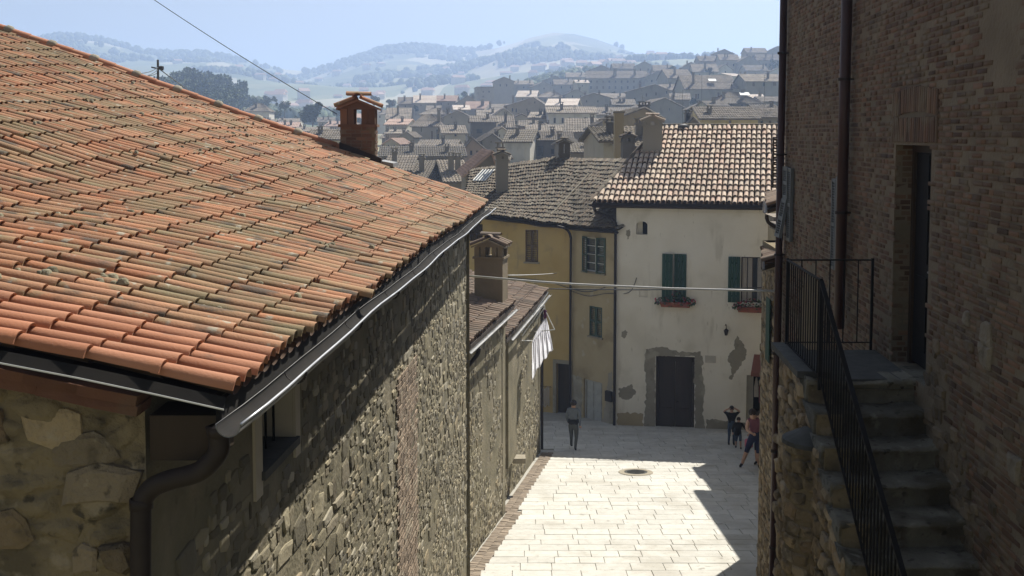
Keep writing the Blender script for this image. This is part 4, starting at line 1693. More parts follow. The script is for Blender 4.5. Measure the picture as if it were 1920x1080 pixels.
# ================================================================== OCHRE HOUSE (two facades, grey brown roof)
YR = at(1151, 800, 40.75)
YM = at(1071, 780, 42.6)
YL = at(868, 770, 44.6)
FY1 = Frame(YM, YL, (0, -1))
FY2 = Frame(YM, YR, (0, -1))
ochre = thing('ochre_house', 'ochre plastered house with mossy grey brown roof left of the white house', 'house', (YM[0], 46, street_z(42)))
h_a = FY1.rect(985, 431, 1009, 491)
h_b = FY1.rect(880, 420, 905, 452)
h_d = FY1.rect(1043, 682, 1067, 786)
b = MB()
ez1 = FY1.hit(1040, 421)[1]
wall_mesh(b, FY1, 0, FY1.len, street_z(42) - 1.5, ez1 + .25, [h_a + (.12,), h_b + (.2,), h_d + (.3,)], .2, .4)
b.build('wall', M['yellow_plaster'], ochre)
h_e = FY2.rect(1093, 446, 1134, 510)
h_f = FY2.rect(1105, 575, 1129, 631)
h_g = FY2.rect(1094, 714, 1129, 800)
b = MB()
ez2 = FY2.hit(1110, 428)[1]
wall_mesh(b, FY2, 0, FY2.len, street_z(42) - 1.5, ez2 + .25, [h_e + (.2,), h_f + (.1,), h_g + (.2,)], .2, .4)
b.build('wall', M['tan_plaster'], ochre)
# roof
el, em, er = at(862, 398, 44.2), at(1070, 424, 42.2), at(1158, 431, 40.35)
rl, rr_ = at(880, 320, 49.5), at(1170, 301, 47.0)
rmid = at(1040, 298, 48.2)


def lerp(a, c, t):
    return a + (c - a) * t


NY = 62


def PY_(c, r):
    k = c / NY
    e = lerp(el, em, k / .68) if k < .68 else lerp(em, er, (k - .68) / .32)
    t_ = lerp(rl, rmid, k / .55) if k < .55 else lerp(rmid, rr_, (k - .55) / .45)
    q = lerp(e, t_, r / 17.0)
    q.z += .06 * noise.noise(Vector((k * 9, r * .3, 3))) - .12 * math.sin(math.pi * r / 17) * (.5 + .5 * math.sin(k * 7))
    return q


b = MB()
gv = [PY_(NY * i / 20, 17 * j / 8) - Vector((0, 0, .06)) for i in range(21) for j in range(9)]
gf = [(i * 9 + j, (i + 1) * 9 + j, (i + 1) * 9 + j + 1, i * 9 + j + 1) for i in range(20) for j in range(8)]
b.add(gv, gf)
b.add([v - Vector((0, 0, .1)) for v in gv], [tuple(reversed(f)) for f in gf])
for i in range(20):
    p, q = gv[i * 9], gv[(i + 1) * 9]
    b.quad(p, q, q - Vector((0, 0, .1)), p - Vector((0, 0, .1)))
b.quad(gv[8], gv[-1], gv[-1] + Vector((1, 6, -2.5)), gv[8] + Vector((1, 6, -2.5)))
yrf = b.build('roof', M['deck'], ochre)
tile_roof(yrf, PY_, NY, 17, .37, M['tile_grey'], .21, M['tile_grey'], None, 1.7, tilt=.07)
b = MB()
pts = [PY_(NY * i / 24, 0) + Vector((0, -.09, -.08)) for i in range(25)]
half_pipe(b, pts, .06)
b.build('gutter', M['dark_metal'], ochre, True)
b = MB()
b.tube(catmull([at(1045, 424, 42.0), at(1062, 430, 42.2), at(1070, 445, 42.4), at(1070, 480, 42.45), FY2.p(.0, street_z(42) + .1, .08)], 6), .05, 8)
b.build('downpipe', M['dark_metal'], ochre, True)
b = MB()
b.tube(catmull([at(908, 408, 43.9), at(930, 412, 44.0), at(935, 440, 44.05), at(935, 560, 44.05)], 5), .04, 8)
b.build('downpipe', M['dark_metal'], ochre, True)
# pale mortar strip running up the roof
b = MB()
p0 = [PY_(NY * (.56 + .22 * i / 9), 1.5 + 11 * i / 9) + Vector((0, 0, .12)) for i in range(10)]
b.tube(p0, .035, 6)
b.build('mortar_strip', M['pale_stone'], ochre)
# shutters and doors
for h, fr, m_ in ((h_a, FY1, 'wood_brown'), (h_f, FY2, 'dull_green'), (h_b, FY1, 'wood_dark')):
    wdt = (h[2] - h[0]) / 2
    for k in (0, 1):
        louvred_shutter('shutter', ochre, fr.p(h[0] + k * wdt + .005, h[1], -.04), fr.x * (wdt - .01), (0, 0, h[3] - h[1]), fr.n, M[m_], 14)
casement(FY2, h_e, ochre, .15, 'white_paint', True, 3, .045)
ww = (h_e[2] - h_e[0])
louvred_shutter('shutter', ochre, FY2.p(h_e[0] - .02, h_e[1] - .03, .005), (FY2.x * .9 + FY2.n * .35) * ww * .42, (0, 0, h_e[3] - h_e[1] + .06), FY2.n, M['dull_green'], 14)
louvred_shutter('shutter', ochre, FY2.p(h_e[2] - ww * .30, h_e[1] - .03, .10), (FY2.x * .95 - FY2.n * .25) * ww * .36, (0, 0, h_e[3] - h_e[1] + .06), FY2.n, M['dull_green'], 14)
for fr, h in ((FY1, h_a), (FY2, h_f), (FY2, h_e)):
    b = MB()
    fr.box(b, h[0] - .06, h[1] - .07, h[2] + .06, h[1] - .005, -.05, .07)
    b.build('sill', M['pale_stone'], ochre)
b = MB()
for q in ((h_d[0] - .14, h_d[1], h_d[0], h_d[3] + .15), (h_d[2], h_d[1], h_d[2] + .14, h_d[3] + .15), (h_d[0], h_d[3], h_d[2], h_d[3] + .15)):
    FY1.box(b, *q, -.02, .03)
dd1 = b.build('door', M['patch'], ochre)
b = MB()
FY1.box(b, h_d[0], h_d[1], h_d[2], h_d[3], -.29, -.22)
b.build('door_leaf', M['wood_dark'], dd1)
b = MB()
for q in ((h_g[0], h_g[1], h_g[0] + .07, h_g[3]), (h_g[2] - .07, h_g[1], h_g[2], h_g[3]), (h_g[0] + .07, h_g[3] - .08, h_g[2] - .07, h_g[3])):
    FY2.box(b, *q, -.18, -.08)
dd2 = b.build('door', M['grey_door'], ochre)
wg = (h_g[2] - h_g[0] - .14) / 2
for k in (0, 1):
    b = MB()
    FY2.box(b, h_g[0] + .075 + k * wg, h_g[1] + .02, h_g[0] + .065 + (k + 1) * wg, h_g[3] - .085, -.17, -.12)
    for z0, z1 in ((.12, .62), (.72, 1.3), (1.4, 1.78)):
        FY2.box(b, h_g[0] + .13 + k * wg, h_g[1] + z0, h_g[0] + .0 + (k + 1) * wg, h_g[1] + z1, -.12, -.10)
    b.build('door_leaf', M['grey_door'], dd2)
b = MB()
q = FY2.rect(1138, 733, 1149, 752)
FY2.box(b, *q, .005, .12)
o = b.build('letter_box', M['dark_metal'], None)
tag(o, 'dark metal letter box on the tan wall beside the downpipe', 'letter box')
patch(FY2, [(1140, 700), (1148, 697), (1149, 780), (1150, 812), (1128, 806), (1132, 770), (1138, 740)], 'plaster_patch', M['patch'], ochre, .003)
patch(FY2, [(1074, 702), (1091, 708), (1091, 790), (1074, 786)], 'plaster_patch', M['patch'], ochre, .003)
b = MB()
a0, a1 = FY1.hit(1032, 740)[0], FY1.hit(1015, 740)[0]
za, zb = FY1.hit(1024, 760)[1], FY1.hit(1024, 725)[1]
vs, fs = [], []
for j in range(7):
    for i in range(15):
        vs.append(FY1.p(a0 + (a1 - a0) * i / 14, zb + (za - zb) * j / 6 + .05 * math.sin(i * .7), .12 + .035 * math.sin(i * 1.9)))
b.add(vs, [(j * 15 + i, j * 15 + i + 1, j * 15 + i + 16, j * 15 + i + 15) for j in range(6) for i in range(14)])
o = b.build('hung_towel', M['cloth'], None, True)
tag(o, 'white towel hung low against the shaded ochre wall', 'towel')
b = MB()
b.tube([FY1.p(a0 - .1, zb + .03, .12), FY1.p(a1 + .1, zb + .03, .12)], .012, 6)
b.tube([FY1.p(a0, zb + .03, 0), FY1.p(a0, zb + .03, .12)], .01, 6)
b.tube([FY1.p(a1, zb + .03, 0), FY1.p(a1, zb + .03, .12)], .01, 6)
o = b.build('towel_rail', M['dark_metal'], None)
tag(o, 'thin rail on the ochre wall carrying the white towel', 'rail')
# roof furniture of the ochre house
make_chimney('stub_chimney', 'grey stub chimney with low cap on the mossy roof, beside the skylight', at(941, 346, 46.3), .52, .5, 1.05, .1, M['w_grey'], 'tile_grey', plastered=True, gap=.14)
make_chimney('slotted_chimney', 'dark slotted chimney on the ridge of the mossy roof', at(1058, 300, 48.2), .5, .5, .25, .0, M['w_dark'], 'tile_grey', plastered=True, gap=.42)
t = thing('skylight', 'slanted roof light with bright white bars on the mossy roof', 'skylight', at(905, 342, 46.0))
p0, p1, p2 = at(886, 343, 45.2), at(910, 343, 45.2), at(905, 322, 46.6)
up = p2 - p0
b = MB()
b.hexa(p0 + Vector((0, 0, .06)), p1 - p0, up, (0, 0, .03))
b.build('pane', M['glass'], t)
for k in range(5):
    b = MB()
    b.hexa(p0 + (p1 - p0) * (k / 4.3) + Vector((0, 0, .085)), (p1 - p0) * .07, up, (0, 0, .03))
    b.build('bar', M['white_paint'], t)

# ================================================================== RIGHT BRICK BUILDING
XB, SB = 3.42, .0675


def bx(d):
    return XB + SB * d


FBk = Frame((bx(18.2), 18.2), (bx(3.0), 3.0), (-1, 0))   # a runs towards the camera
TOPZ = CZ + 3.4
brickh = thing('brick_building', 'tall old brick building with two red brown downpipes beside the stairs', 'building', (bx(11) + 3, 11, street_z(11)))
dh = FBk.rect(1674, 272, 1741, 690)
dh = (FBk.hit(1674, 500)[0], CZ - 2.52, FBk.hit(1741, 500)[0], FBk.hit(1705, 272)[1])
b = MB()
wall_mesh(b, FBk, 0, FBk.len, street_z(18) - 1.5, TOPZ, [dh + (.27,)], .27, .56)
ev_ = MB()
b.hexa(FBk.p(0, street_z(18) - 1.5, -.56), FBk.x * .4, FBk.n * -7, (0, 0, TOPZ - street_z(18) + 1.5))
bw = b.build('brick_wall', M['brick_mortar'], brickh)
ev_.build('end_wall', M['brick_mortar'], brickh)
b = MB()
b.hexa(FBk.p(-.3, TOPZ, .5), FBk.x * (FBk.len + .6), FBk.n * -8.2, Vector((0, 0, .16)))
b.build('roof', M['deck'], brickh)


def keep_brick(a, z):
    if dh[0] - .02 < a < dh[2] + .02 and z < dh[3] + .55 and z > dh[1]:
        return False
    d = 18.2 - a
    n = noise.noise(Vector((a * .55, z * .6, 1.5))) * .9 + noise.noise(Vector((a * 1.7, z * 1.7, 8.5))) * .4
    lo = max(0, (CZ - 1.6 - z)) * .26
    if d < 11.2:
        lo += max(0, CZ - 1.1 - z) * .10
    return n + lo < .58 and RN.random() > .10


bi = brick_items(FBk, .02, FBk.len - .02, CZ - 6.8, TOPZ, .235, .043, .0605, .016, keep_brick)
pieces(bw, 'brick', BRICKS, bi, M['brick'], True, 'brickwork')
# far jamb of the doorway in brick, two courses of soldier bricks above
jf = Frame(FBk.p(dh[0], 0, -.005), FBk.p(dh[0], 0, -.27), FBk.x)
it = brick_items(jf, .0, .25, dh[1], dh[3], .125, .043, .0605, .016, None, -.006)
pieces(bw, 'jamb_brick', BRICKS, it, M['brick'], True, 'jamb_brickwork', 150)
it = []
for row in range(2):
    zc = dh[3] + .03 + .13 + row * .265
    a = dh[0] - .12
    while a < dh[2] + .14:
        bow = .05 * math.cos((a - (dh[0] + dh[2]) / 2) * 2.2)
        it.append((RN.randrange(6), frame_matrix(FBk.p(a + .033, zc + (bow if row else 0), RN.uniform(.004, .010)), FBk.x * RN.uniform(.044, .054), Vector((0, 0, .25)), FBk.n * -.03 if False else FBk.n * .03)))
        a += .067
pieces(bw, 'soldier_brick', BRICKS, it, M['brick'], True, 'soldier_course', 80)
# big pale stones let into the brick
st_ = []
for px, py, w, h in ((1851, 625, .24, .27), (1852, 668, .30, .24), (1815, 596, .12, .17), (1907, 880, .25, .25)):
    a, z = FBk.hit(px, py)
    st_.append((RN.randrange(8), frame_matrix(FBk.p(a, z, .0), FBk.x * w, Vector((0, 0, h)), FBk.n * .04)))
pieces(bw, 'stone', ROUGH, st_, M['dull_stone'], False)
# rubble between the worn bricks near the stairs
it = stone_items(FBk, 6.0, 11.5, CZ - 5.5, CZ - 1.6, (.2, .13), .03, lambda a, z: (not keep_brick(a, z)) and not (dh[0] - .1 < a < dh[2] + .05), .5)
pieces(bw, 'rubble_stone', ROUGH, it, M['brown_stone'], False, 'rubble', 120)
# door
b = MB()
for q in ((dh[0], dh[1], dh[0] + .08, dh[3]), (dh[2] - .08, dh[1], dh[2], dh[3]), (dh[0] + .08, dh[3] - .08, dh[2] - .08, dh[3])):
    FBk.box(b, *q, -.265, -.18)
do = b.build('door', M['wood_dark'], brickh)
for k in (0, 1):
    b = MB()
    ww = (dh[2] - dh[0] - .16) / 2
    FBk.box(b, dh[0] + .085 + k * ww, dh[1] + .03, dh[0] + .075 + (k + 1) * ww, dh[3] - .085, -.262, -.21)
    for z0, z1 in ((.2, 1.0), (1.15, 2.3)):
        FBk.box(b, dh[0] + .16 + k * ww, dh[1] + z0, dh[0] + .0 + (k + 1) * ww, dh[1] + z1, -.21, -.195)
    b.build('door_leaf', M['iron'], do)
b = MB()
b.tube([FBk.p(dh[2] - .3, dh[1] + 1.1, -.2), FBk.p(dh[2] - .3, dh[1] + 1.1, -.14), FBk.p(dh[2] - .42, dh[1] + 1.1, -.13)], .012, 6)
b.build('handle', M['zinc'], do)
b = MB()
FBk.box(b, dh[0] + .3, dh[1], dh[2], dh[1] + .02, -.26, .0)
b.build('threshold', M['step'], brickh)
# downpipes
for px, d, r, ztop, zb in ((1598, 13.62, .068, TOPZ, CZ - 2.5), (1469, 18.02, .062, TOPZ, street_z(18) + .1)):
    a = 18.2 - d
    t = thing('downpipe', 'thick red brown downpipe between the shutter and the brick doorway' if px == 1598 else 'red brown downpipe at the far corner of the brick building',
              'downpipe', FBk.p(a, zb, r + .05), 'downpipes on the brick building')
    b = MB()
    top = at(px + 1, 125, d)
    b.tube([FBk.p(a, zb, r + .05), FBk.p(a, ztop, r + .05) + Vector((.02, 0, 0))], r, 14)
    b.build('pipe', M['rust_pipe'], t, True)
    z = zb + 1.5
    while z < ztop:
        b = MB()
        b.lathe(FBk.p(a, z, r + .05), [(r, -.02), (r + .01, -.018), (r + .01, .018), (r, .02)], 14)
        b.hexa(FBk.p(a - .012, z - .012, 0), FBk.x * .024, FBk.n * .08, (0, 0, .024))
        b.build('bracket', M['dark_metal'], t)
        z += 1.7
# louvred shutters folded back on the wall
for px0, px1, y0, y1 in ((1567, 1574.5, 335, 505), (1575.5, 1588, 332, 510), (1482, 1489, 315, 452)):
    a0, a1 = FBk.hit(px0, 420)[0], FBk.hit(px1, 420)[0]
    z0, z1 = FBk.hit((px0 + px1) / 2, y1)[1], FBk.hit((px0 + px1) / 2, y0)[1]
    louvred_shutter('shutter', brickh, FBk.p(a0, z0, .02), FBk.x * (a1 - a0), (0, 0, z1 - z0), FBk.n, M['grey_shutter'], 30, .05)
a0 = FBk.hit(1476, 400)[0]
zt_, zm = FBk.hit(1478, 312)[1], FBk.hit(1478, 372)[1]
zb = FBk.hit(1470, 440)[1]
louvred_shutter('shutter', brickh, FBk.p(.25, zm, .03), FBk.x * .42, (0, 0, zt_ - zm), FBk.n, M['grey_shutter'], 12, .05)
louvred_shutter('shutter', brickh, FBk.p(.25, zb, .15), FBk.x * .42, Vector((0, 0, zm - zb)) - FBk.n * .11, FBk.n, M['grey_shutter'], 12, .05)

# ------------------------------------------------------------------ staircase
XS = 2.32


def sx(d):
    return XS + SB * d


LZ = CZ - 2.52
stairs = thing('stone_stairs', 'worn stone staircase rising to the dark doorway of the brick building', 'stairs', (sx(9), 9, street_z(9)))
LF, LB = 10.85, 12.36
b = MB()
b.add([(sx(LF), LF, LZ), (bx(LF), LF, LZ), (bx(LB), LB, LZ), (sx(LB), LB, LZ)] + [(sx(LF), LF, LZ - .16), (bx(LF), LF, LZ - .16), (bx(LB), LB, LZ - .16), (sx(LB), LB, LZ - .16)],
      [(0, 1, 2, 3), (7, 6, 5, 4), (0, 4, 5, 1), (1, 5, 6, 2), (2, 6, 7, 3), (3, 7, 4, 0)])
b.build('landing', M['slate'], stairs)


def rough_step(d_front, depth, z, rise, x0, x1, nose=.035):
    """one tread block with a worn, uneven nose"""
    b = MB()
    n = 46
    prof = [(depth, 0), (.05, .0), (.012, -.012), (0, -.05), (.02, -.075), (.045, -.085), (.05, -rise)]
    vs = []
    for i in range(n + 1):
        x = x0 + (x1 - x0) * i / n
        wob = noise.noise(Vector((x * 3.1, z * 7, d_front))) * .035 + noise.noise(Vector((x * 11, z * 7, d_front + 5))) * .016
        wob2 = noise.noise(Vector((x * 4.7, z * 9, d_front + 3))) * .018 + noise.noise(Vector((x * 13, z * 9, d_front + 8))) * .008
        for j, (q, h) in enumerate(prof):
            vs.append((x, d_front + q + (wob if 0 < j < 6 else 0), z + h + (wob2 if j < 4 else wob2 * .4) - (.03 * math.sin(math.pi * i / n) if j < 3 else 0)))
    m = len(prof)
    fs = [(i * m + j, (i + 1) * m + j, (i + 1) * m + j + 1, i * m + j + 1) for i in range(n) for j in range(m - 1)]
    b.add(vs, fs)
    for i in (0, n):
        b.f.append(tuple(i * m + j for j in range(m)))
        b.m.append(0)
    return b


d_ = LF
z_ = LZ + .012
rise = .23
tr_ = [.40] + [.37] * 11
dd_ = LF - .03
NS = 11
steps = []
for k in range(NS):
    if k == 0:
        df = LF - .06
    else:
        df = steps[-1][0] - tr_[k - 1]
    zz = LZ + .004 - rise * k
    steps.append((df, zz))
    depth = .40 if k == 0 else tr_[k - 1] + .1
    rough_step(df, depth, zz + (.012 if k == 0 else 0), rise + .03, sx(df) - .02, bx(df) - .015 + .02).build('step', M['step'], stairs, True)
# solid core and side wall with stones
b = MB()
pr = [(LB, LZ - .1), (LF - .06, LZ - .1)]
for k in range(NS):
    df, zz = steps[k]
    pr += [(df + .07, zz - .12), (df + .07, zz - rise - .12)]
zbot = street_z(12) - 1.8
pr += [(steps[-1][0] + .07, zbot), (LB, zbot)]
nn = len(pr)
vs = [(sx(d) + .03, d, z) for d, z in pr] + [(bx(d) - .02, d, z) for d, z in pr]
b.add(vs, [tuple(range(nn)), tuple(reversed(range(nn, 2 * nn)))] + [(i, i + nn, (i + 1) % nn + nn, (i + 1) % nn) for i in range(nn)])
b.build('stair_core', M['gold_mortar'], stairs)
FSt = Frame((sx(LB + .1), LB + .1), (sx(6), 6), (-1, 0))


def side_top(a):
    d = LB + .1 - a
    if d > LF - .1:
        return LZ + .0
    k = 0
    for i, (df, zz) in enumerate(steps):
        if d <= df + .0:
            k = i + 1
    return LZ - rise * k - .02


b = MB()
A = [0, 1.66] + [LB + .1 - df for df, zz in steps]
A = sorted(set(A + [FSt.len]))
for l, r in zip(A, A[1:]):
    zt = side_top((l + r) / 2)
    b.hexa(FSt.p(l, zbot, 0), FSt.x * (r - l), FSt.n * -.25, (0, 0, zt - zbot))
b.hexa(FSt.p(0, zbot, 0), FSt.n * -1.3, FSt.x * .2, (0, 0, LZ - zbot - .01))
sw = b.build('side_wall', M['gold_mortar'], stairs)
it = stone_items(FSt, .0, FSt.len - .05, CZ - 6.4, LZ - .04, (.22, .15), .05, lambda a, z: z < side_top(a) - .08 and z < side_top(a + .1) - .05, .6, .0)
pieces(sw, 'stone', ROUGH, it, M['gold_stone'], False, 'stonework', 290)
# coping along the landing and drum buttress
b = MB()
for i in range(3):
    l, r = .52 * i + .01, .52 * (i + 1)
    c = MB()
    c.hexa(FSt.p(l, LZ + .002, .10), FSt.x * (r - l), FSt.n * -.34, (0, 0, .07))
    c.build('coping_stone', M['slate'], stairs)
da, dz_ = FSt.hit(1520, 818)
b = MB()
dc = FSt.p(da, 0, -.05)
dzt = dz_ + .0
RB = .27
b.lathe((dc[0], dc[1], 0), [(RB + .05, zbot), (RB + .02, dzt - .5), (RB, dzt - .14), (RB + .05, dzt - .13), (RB + .05, dzt - .05)], 20)
drum = b.build('buttress', M['gold_mortar'], stairs)
b = MB()
b.lathe((dc[0], dc[1], 0), [(RB + .07, dzt - .06), (RB + .06, dzt - .02), (RB * .55, dzt + .07), (0, dzt + .11)], 20)
b.build('slate_cap', M['slate'], drum)
it = []
z = CZ - 6.2
while z < dzt - .16:
    h = RN.uniform(.12, .2)
    t0 = RN.random()
    n = 9
    for k in range(n):
        t = 2 * math.pi * (k + t0) / n
        nv = Vector((math.cos(t), math.sin(t), 0))
        if nv.x > .5:
            continue
        tv = Vector((-nv.y, nv.x, 0))
        it.append((RN.randrange(8), frame_matrix(Vector((dc[0], dc[1], z + h / 2)) + nv * (RB - .01), tv * .19, Vector((0, 0, h * .92)), nv * .05)))
    z += h
pieces(drum, 'stone', ROUGH, it, M['gold_stone'], False, 'stonework', 120)

# ------------------------------------------------------------------ iron railing
rail = thing('iron_railing', 'black iron railing with thin balusters along the stone stairs and landing', 'railing', (sx(11), 11, LZ))
RH = 1.06
Lx = .06
corner_b = Vector((sx(LB) + Lx, LB, LZ))
corner_f = Vector((sx(LF - .25) + Lx, LF - .25, LZ))
right_b = Vector((bx(LB) - .05, LB, LZ))
slope = (steps[8][1] - steps[0][1]) / (steps[0][0] - steps[8][0])
d_end = 6.6
end_f = Vector((sx(d_end) + Lx, d_end, LZ + slope * (LF - .25 - d_end)))
up = Vector((0, 0, 1))
runs = [(corner_b, right_b, 6, .0), (corner_b, corner_f, 15, .0), (corner_f, end_f, 40, .0)]
for p0, p1, n, _ in runs:
    b = MB()
    b.bar(p0 + up * RH, p1 + up * RH, .042 if n == 40 else .03, .016 if n != 40 else .022)
    b.build('top_rail', M['iron'], rail)
    b = MB()
    lowz = .09
    b.bar(p0 + up * lowz, p1 + up * lowz, .022, .012)
    b.build('bottom_rail', M['iron'], rail)
    bm_ = MB()
    bm_.tube([(0, 0, lowz), (0, 0, RH)], .0075 if n != 40 else .009, 6)
    me = bpy.data.meshes.new('baluster')
    me.from_pydata(bm_.v, [], bm_.f)
    me.materials.append(M['iron'])
    for i in range(1, n):
        link('baluster', me, rail, Matrix.Translation(lerp(p0, p1, i / n)))
for p in (corner_b, corner_f, right_b, end_f):
    b = MB()
    b.bar(p - up * .05, p + up * (RH + .02), .028, .028, (1, 0, 0))
    b.build('post', M['iron'], rail)

# ================================================================== LOWER HOUSES on the right, past the brick building
lh = thing('shuttered_house', 'low stone house with small tiled eave past the far corner of the brick building', 'house', (bx(19.3) + 1.5, 19.6, street_z(19)))
FL = Frame((bx(20.3) - .0, 20.3), (bx(18.24) - .02, 18.24), (-1, 0))
b = MB()
wall_mesh(b, FL, 0, FL.len, street_z(20) - 1, CZ - 2.02)
wall_mesh(b, Frame((bx(20.3), 20.3), (bx(20.3) + 4, 20.3), (0, 1)), 0, 4, street_z(20) - 1, CZ - 2.02)
lw = b.build('wall', M['gold_mortar'], lh)
pieces(lw, 'stone', ROUGH, stone_items(FL, .02, FL.len - .02, CZ - 9.3, CZ - 2.5, (.2, .13), .025, None, .6, .0), M['gold_stone'], False, 'stonework', 200)


def PLo(c, r):
    return Vector((4.88 - .236 * (c * .2), 20.5 - c * .2, CZ - 2.22)) + Vector((1, -.2, .36)) * (r * .34)


b = MB()
b.hexa(PLo(0, 0) - Vector((0, 0, .12)), PLo(11, 0) - PLo(0, 0), PLo(0, 6) - PLo(0, 0), (0, 0, .07))
lrf = b.build('roof', M['deck'], lh)
tile_roof(lrf, PLo, 11, 6, .36, M['tile_small'], .2, M['tile_under'], None, 1.2)
b = MB()
half_pipe(b, [PLo(c, 0) + Vector((-.02, 0, -.08)) for c in range(12)], .045)
b.build('gutter', M['dark_metal'], lh, True)
a0, a1 = FL.hit(1443, 620)[0], FL.hit(1450, 620)[0]
plank_shutter('shutter', lh, FL.p(a0, CZ - 4.1, .04), FL.x * max(.3, (a1 - a0)), (0, 0, 1.15), FL.n, M['green'], 3)

lh2 = thing('eaved_house', 'narrow house with dark tiled eave and tall dark shutter above the small tiled eave', 'house', (6.6, 23.5, street_z(23)))
FL2 = Frame((6.2, 24.6), (5.32, 20.9), (-1, 0))
b = MB()
wall_mesh(b, FL2, 0, FL2.len, street_z(24) - 1, CZ - 1.22)
wall_mesh(b, Frame((5.32, 20.9), (8.5, 20.9), (0, -1)), 0, 3, street_z(24) - 1, CZ - 1.22)
b.build('wall', M['rubble_mortar'], lh2)


def PLo2(c, r):
    return Vector((4.97 + .0478 * c, 20.7 + c * .2, CZ - 1.42)) + Vector((1, -.2, .36)) * (r * .34)


b = MB()
b.hexa(PLo2(0, 0) - Vector((0, 0, .12)), PLo2(20, 0) - PLo2(0, 0), PLo2(0, 6) - PLo2(0, 0), (0, 0, .07))
lrf = b.build('roof', M['deck'], lh2)
tile_roof(lrf, PLo2, 20, 6, .36, M['tile_small'], .2, M['tile_under'], None, 1.2)
b = MB()
half_pipe(b, [PLo2(c, 0) + Vector((-.05, 0, -.07)) for c in range(20)], .045)
b.tube(catmull([PLo2(0, 0) + Vector((-.0, .05, -.15)), PLo2(0, 0) + Vector((.04, .05, -.3)), PLo2(0, 0) + Vector((.3, .05, -.45))], 5), .035, 8)
b.build('gutter', M['dark_metal'], lh2, True)
louvred_shutter('shutter', lh2, at(1447, 352, 20.6), at(1463, 352, 20.6) - at(1447, 352, 20.6), (0, 0, .98), (0, -1, 0), M['wood_dark'], 16)

hh = thing('corner_house', 'plain plastered house at the right side of the small square', 'house', (12.5, 32, street_z(32)))
b = MB()
FH = Frame((9.08, 37.7), (8.3, 25.0), (-1, 0))
wall_mesh(b, FH, 0, FH.len, street_z(38) - 1, CZ - 3.0)
b.hexa(FH.p(0, street_z(38) - 1, -.4), FH.x * FH.len, FH.n * -5, (0, 0, CZ - 3.0 - street_z(38) + 1))
b.build('wall', M['tan_plaster'], hh)
b = MB()
for a0, a1, o in ((-.1, 1.6, .10), (1.6, 3.4, .02), (3.4, FH.len + .3, .55)):
    b.hexa(FH.p(a0, CZ - 3.0, o), FH.x * (a1 - a0 - .01), FH.n * -6, Vector((0, 0, .2)) + FH.n * 0)
b.build('roof', M['town_roof'], hh)

# ================================================================== CABLES
def cable(name, label, pts, r, mat, sag=0.0, cat='cable', group=None):
    p0, p1 = pts[0], pts[-1]
    b = MB()
    if len(pts) == 2:
        pts = [lerp(p0, p1, i / 20) - Vector((0, 0, sag * 4 * (i / 20) * (1 - i / 20))) for i in range(21)]
    b.tube(pts, r, 6)
    o = b.build(name, M[mat], None, True)
    tag(o, label, cat, group)
    return o


cable('street_cable', 'thick pale sleeved cable strung across the lane between the stone and brick buildings', [at(876, 517, 20.8), at(1000, 527.5, 20.2), at(1080, 533, 19.9), at(1180, 537.5, 19.4), at(1260, 541, 19.1), at(1360, 543.5, 18.7), at(1459, 546, 18.3)], .021, 'cable')
cable('roof_wire', 'thin dark wire running down to the brick chimney hat', [at(120, -120, 27), at(632, 214, 20.8)], .009, 'wire', .12, 'wire')
cable('facade_cable', 'thin sagging cable along the ochre facade', catmull([FY1.p(3.5, FY1.hit(960, 520)[1], .05), FY1.p(1.2, FY1.hit(1040, 528)[1], .05), FY2.p(.05, FY2.hit(1072, 540)[1], .12), FY2.p(1.0, FY2.hit(1110, 548)[1], .06), FY2.p(2.0, FY2.hit(1150, 540)[1], .1)], 5), .016, 'wire')
cable('facade_cable', 'lower loose cable drooping across the tan facade to the white house', catmull([FY2.p(.05, FY2.hit(1072, 544)[1], .12), FY2.p(1.0, FY2.hit(1112, 556)[1], .06), FY2.p(2.0, FY2.hit(1150, 552)[1], .1), FW.p(.5, FW.hit(1172, 548)[1], .05), FW.p(.8, FW.hit(1176, 520)[1], .04)], 5), .014, 'wire')
cable('pale_line', 'thin pale line from the plastered chimney towards the ochre facade', [at(952, 516, 27), at(1044, 512, 42.5)], .012, 'cable', .02, 'line')
cable('square_wire', 'thin wire crossing high above the shaded end of the lane', [Vector((-1.0, 37.6, CZ - 5.4)), Vector((9.6, 36.9, CZ - 5.3))], .022, 'wire', .10, 'wire')

# ================================================================== THE TOWN BEHIND
def corrugated(mb, A, B, C, D, rib=.24, rows=1, amp=.06, step=.03):
    """A eave left, B eave right, C ridge right, D ridge left"""
    A, B, C, D = map(Vector, (A, B, C, D))
    w = max((B - A).length, (C - D).length)
    n = max(3, int(w / rib))
    nrm = (B - A).cross(D - A)
    if nrm.length < 1e-6:
        nrm = (B - A).cross(C - A)
    nrm.normalize()
    if nrm.z < 0:
        nrm = -nrm
    vs, fs = [], []
    m = 2 * n + 1
    for r in range(rows):
        for e in (0, 1):
            t = (r + e) / rows
            L_, R_ = lerp(A, D, t), lerp(B, C, t)
            for i in range(m):
                o = (amp if i % 2 else -amp * .3) + (step if e == 0 else 0)
                vs.append(lerp(L_, R_, i / (m - 1)) + nrm * (o + RN.uniform(-.012, .012)))
    for r in range(rows):
        k = r * 2 * m
        for i in range(m - 1):
            fs.append((k + i, k + i + 1, k + m + i + 1, k + m + i))
        if r:
            for i in range(m - 1):
                fs.append((k + i, k - m + i, k - m + i + 1, k + i + 1))
    mb.add(vs, fs)
    mb.add([A - nrm * .12, B - nrm * .12, C - nrm * .12, D - nrm * .12, A, B, C, D],
           [(3, 2, 1, 0), (0, 1, 5, 4), (1, 2, 6, 5), (2, 3, 7, 6), (3, 0, 4, 7)])


RY = random.Random(77)


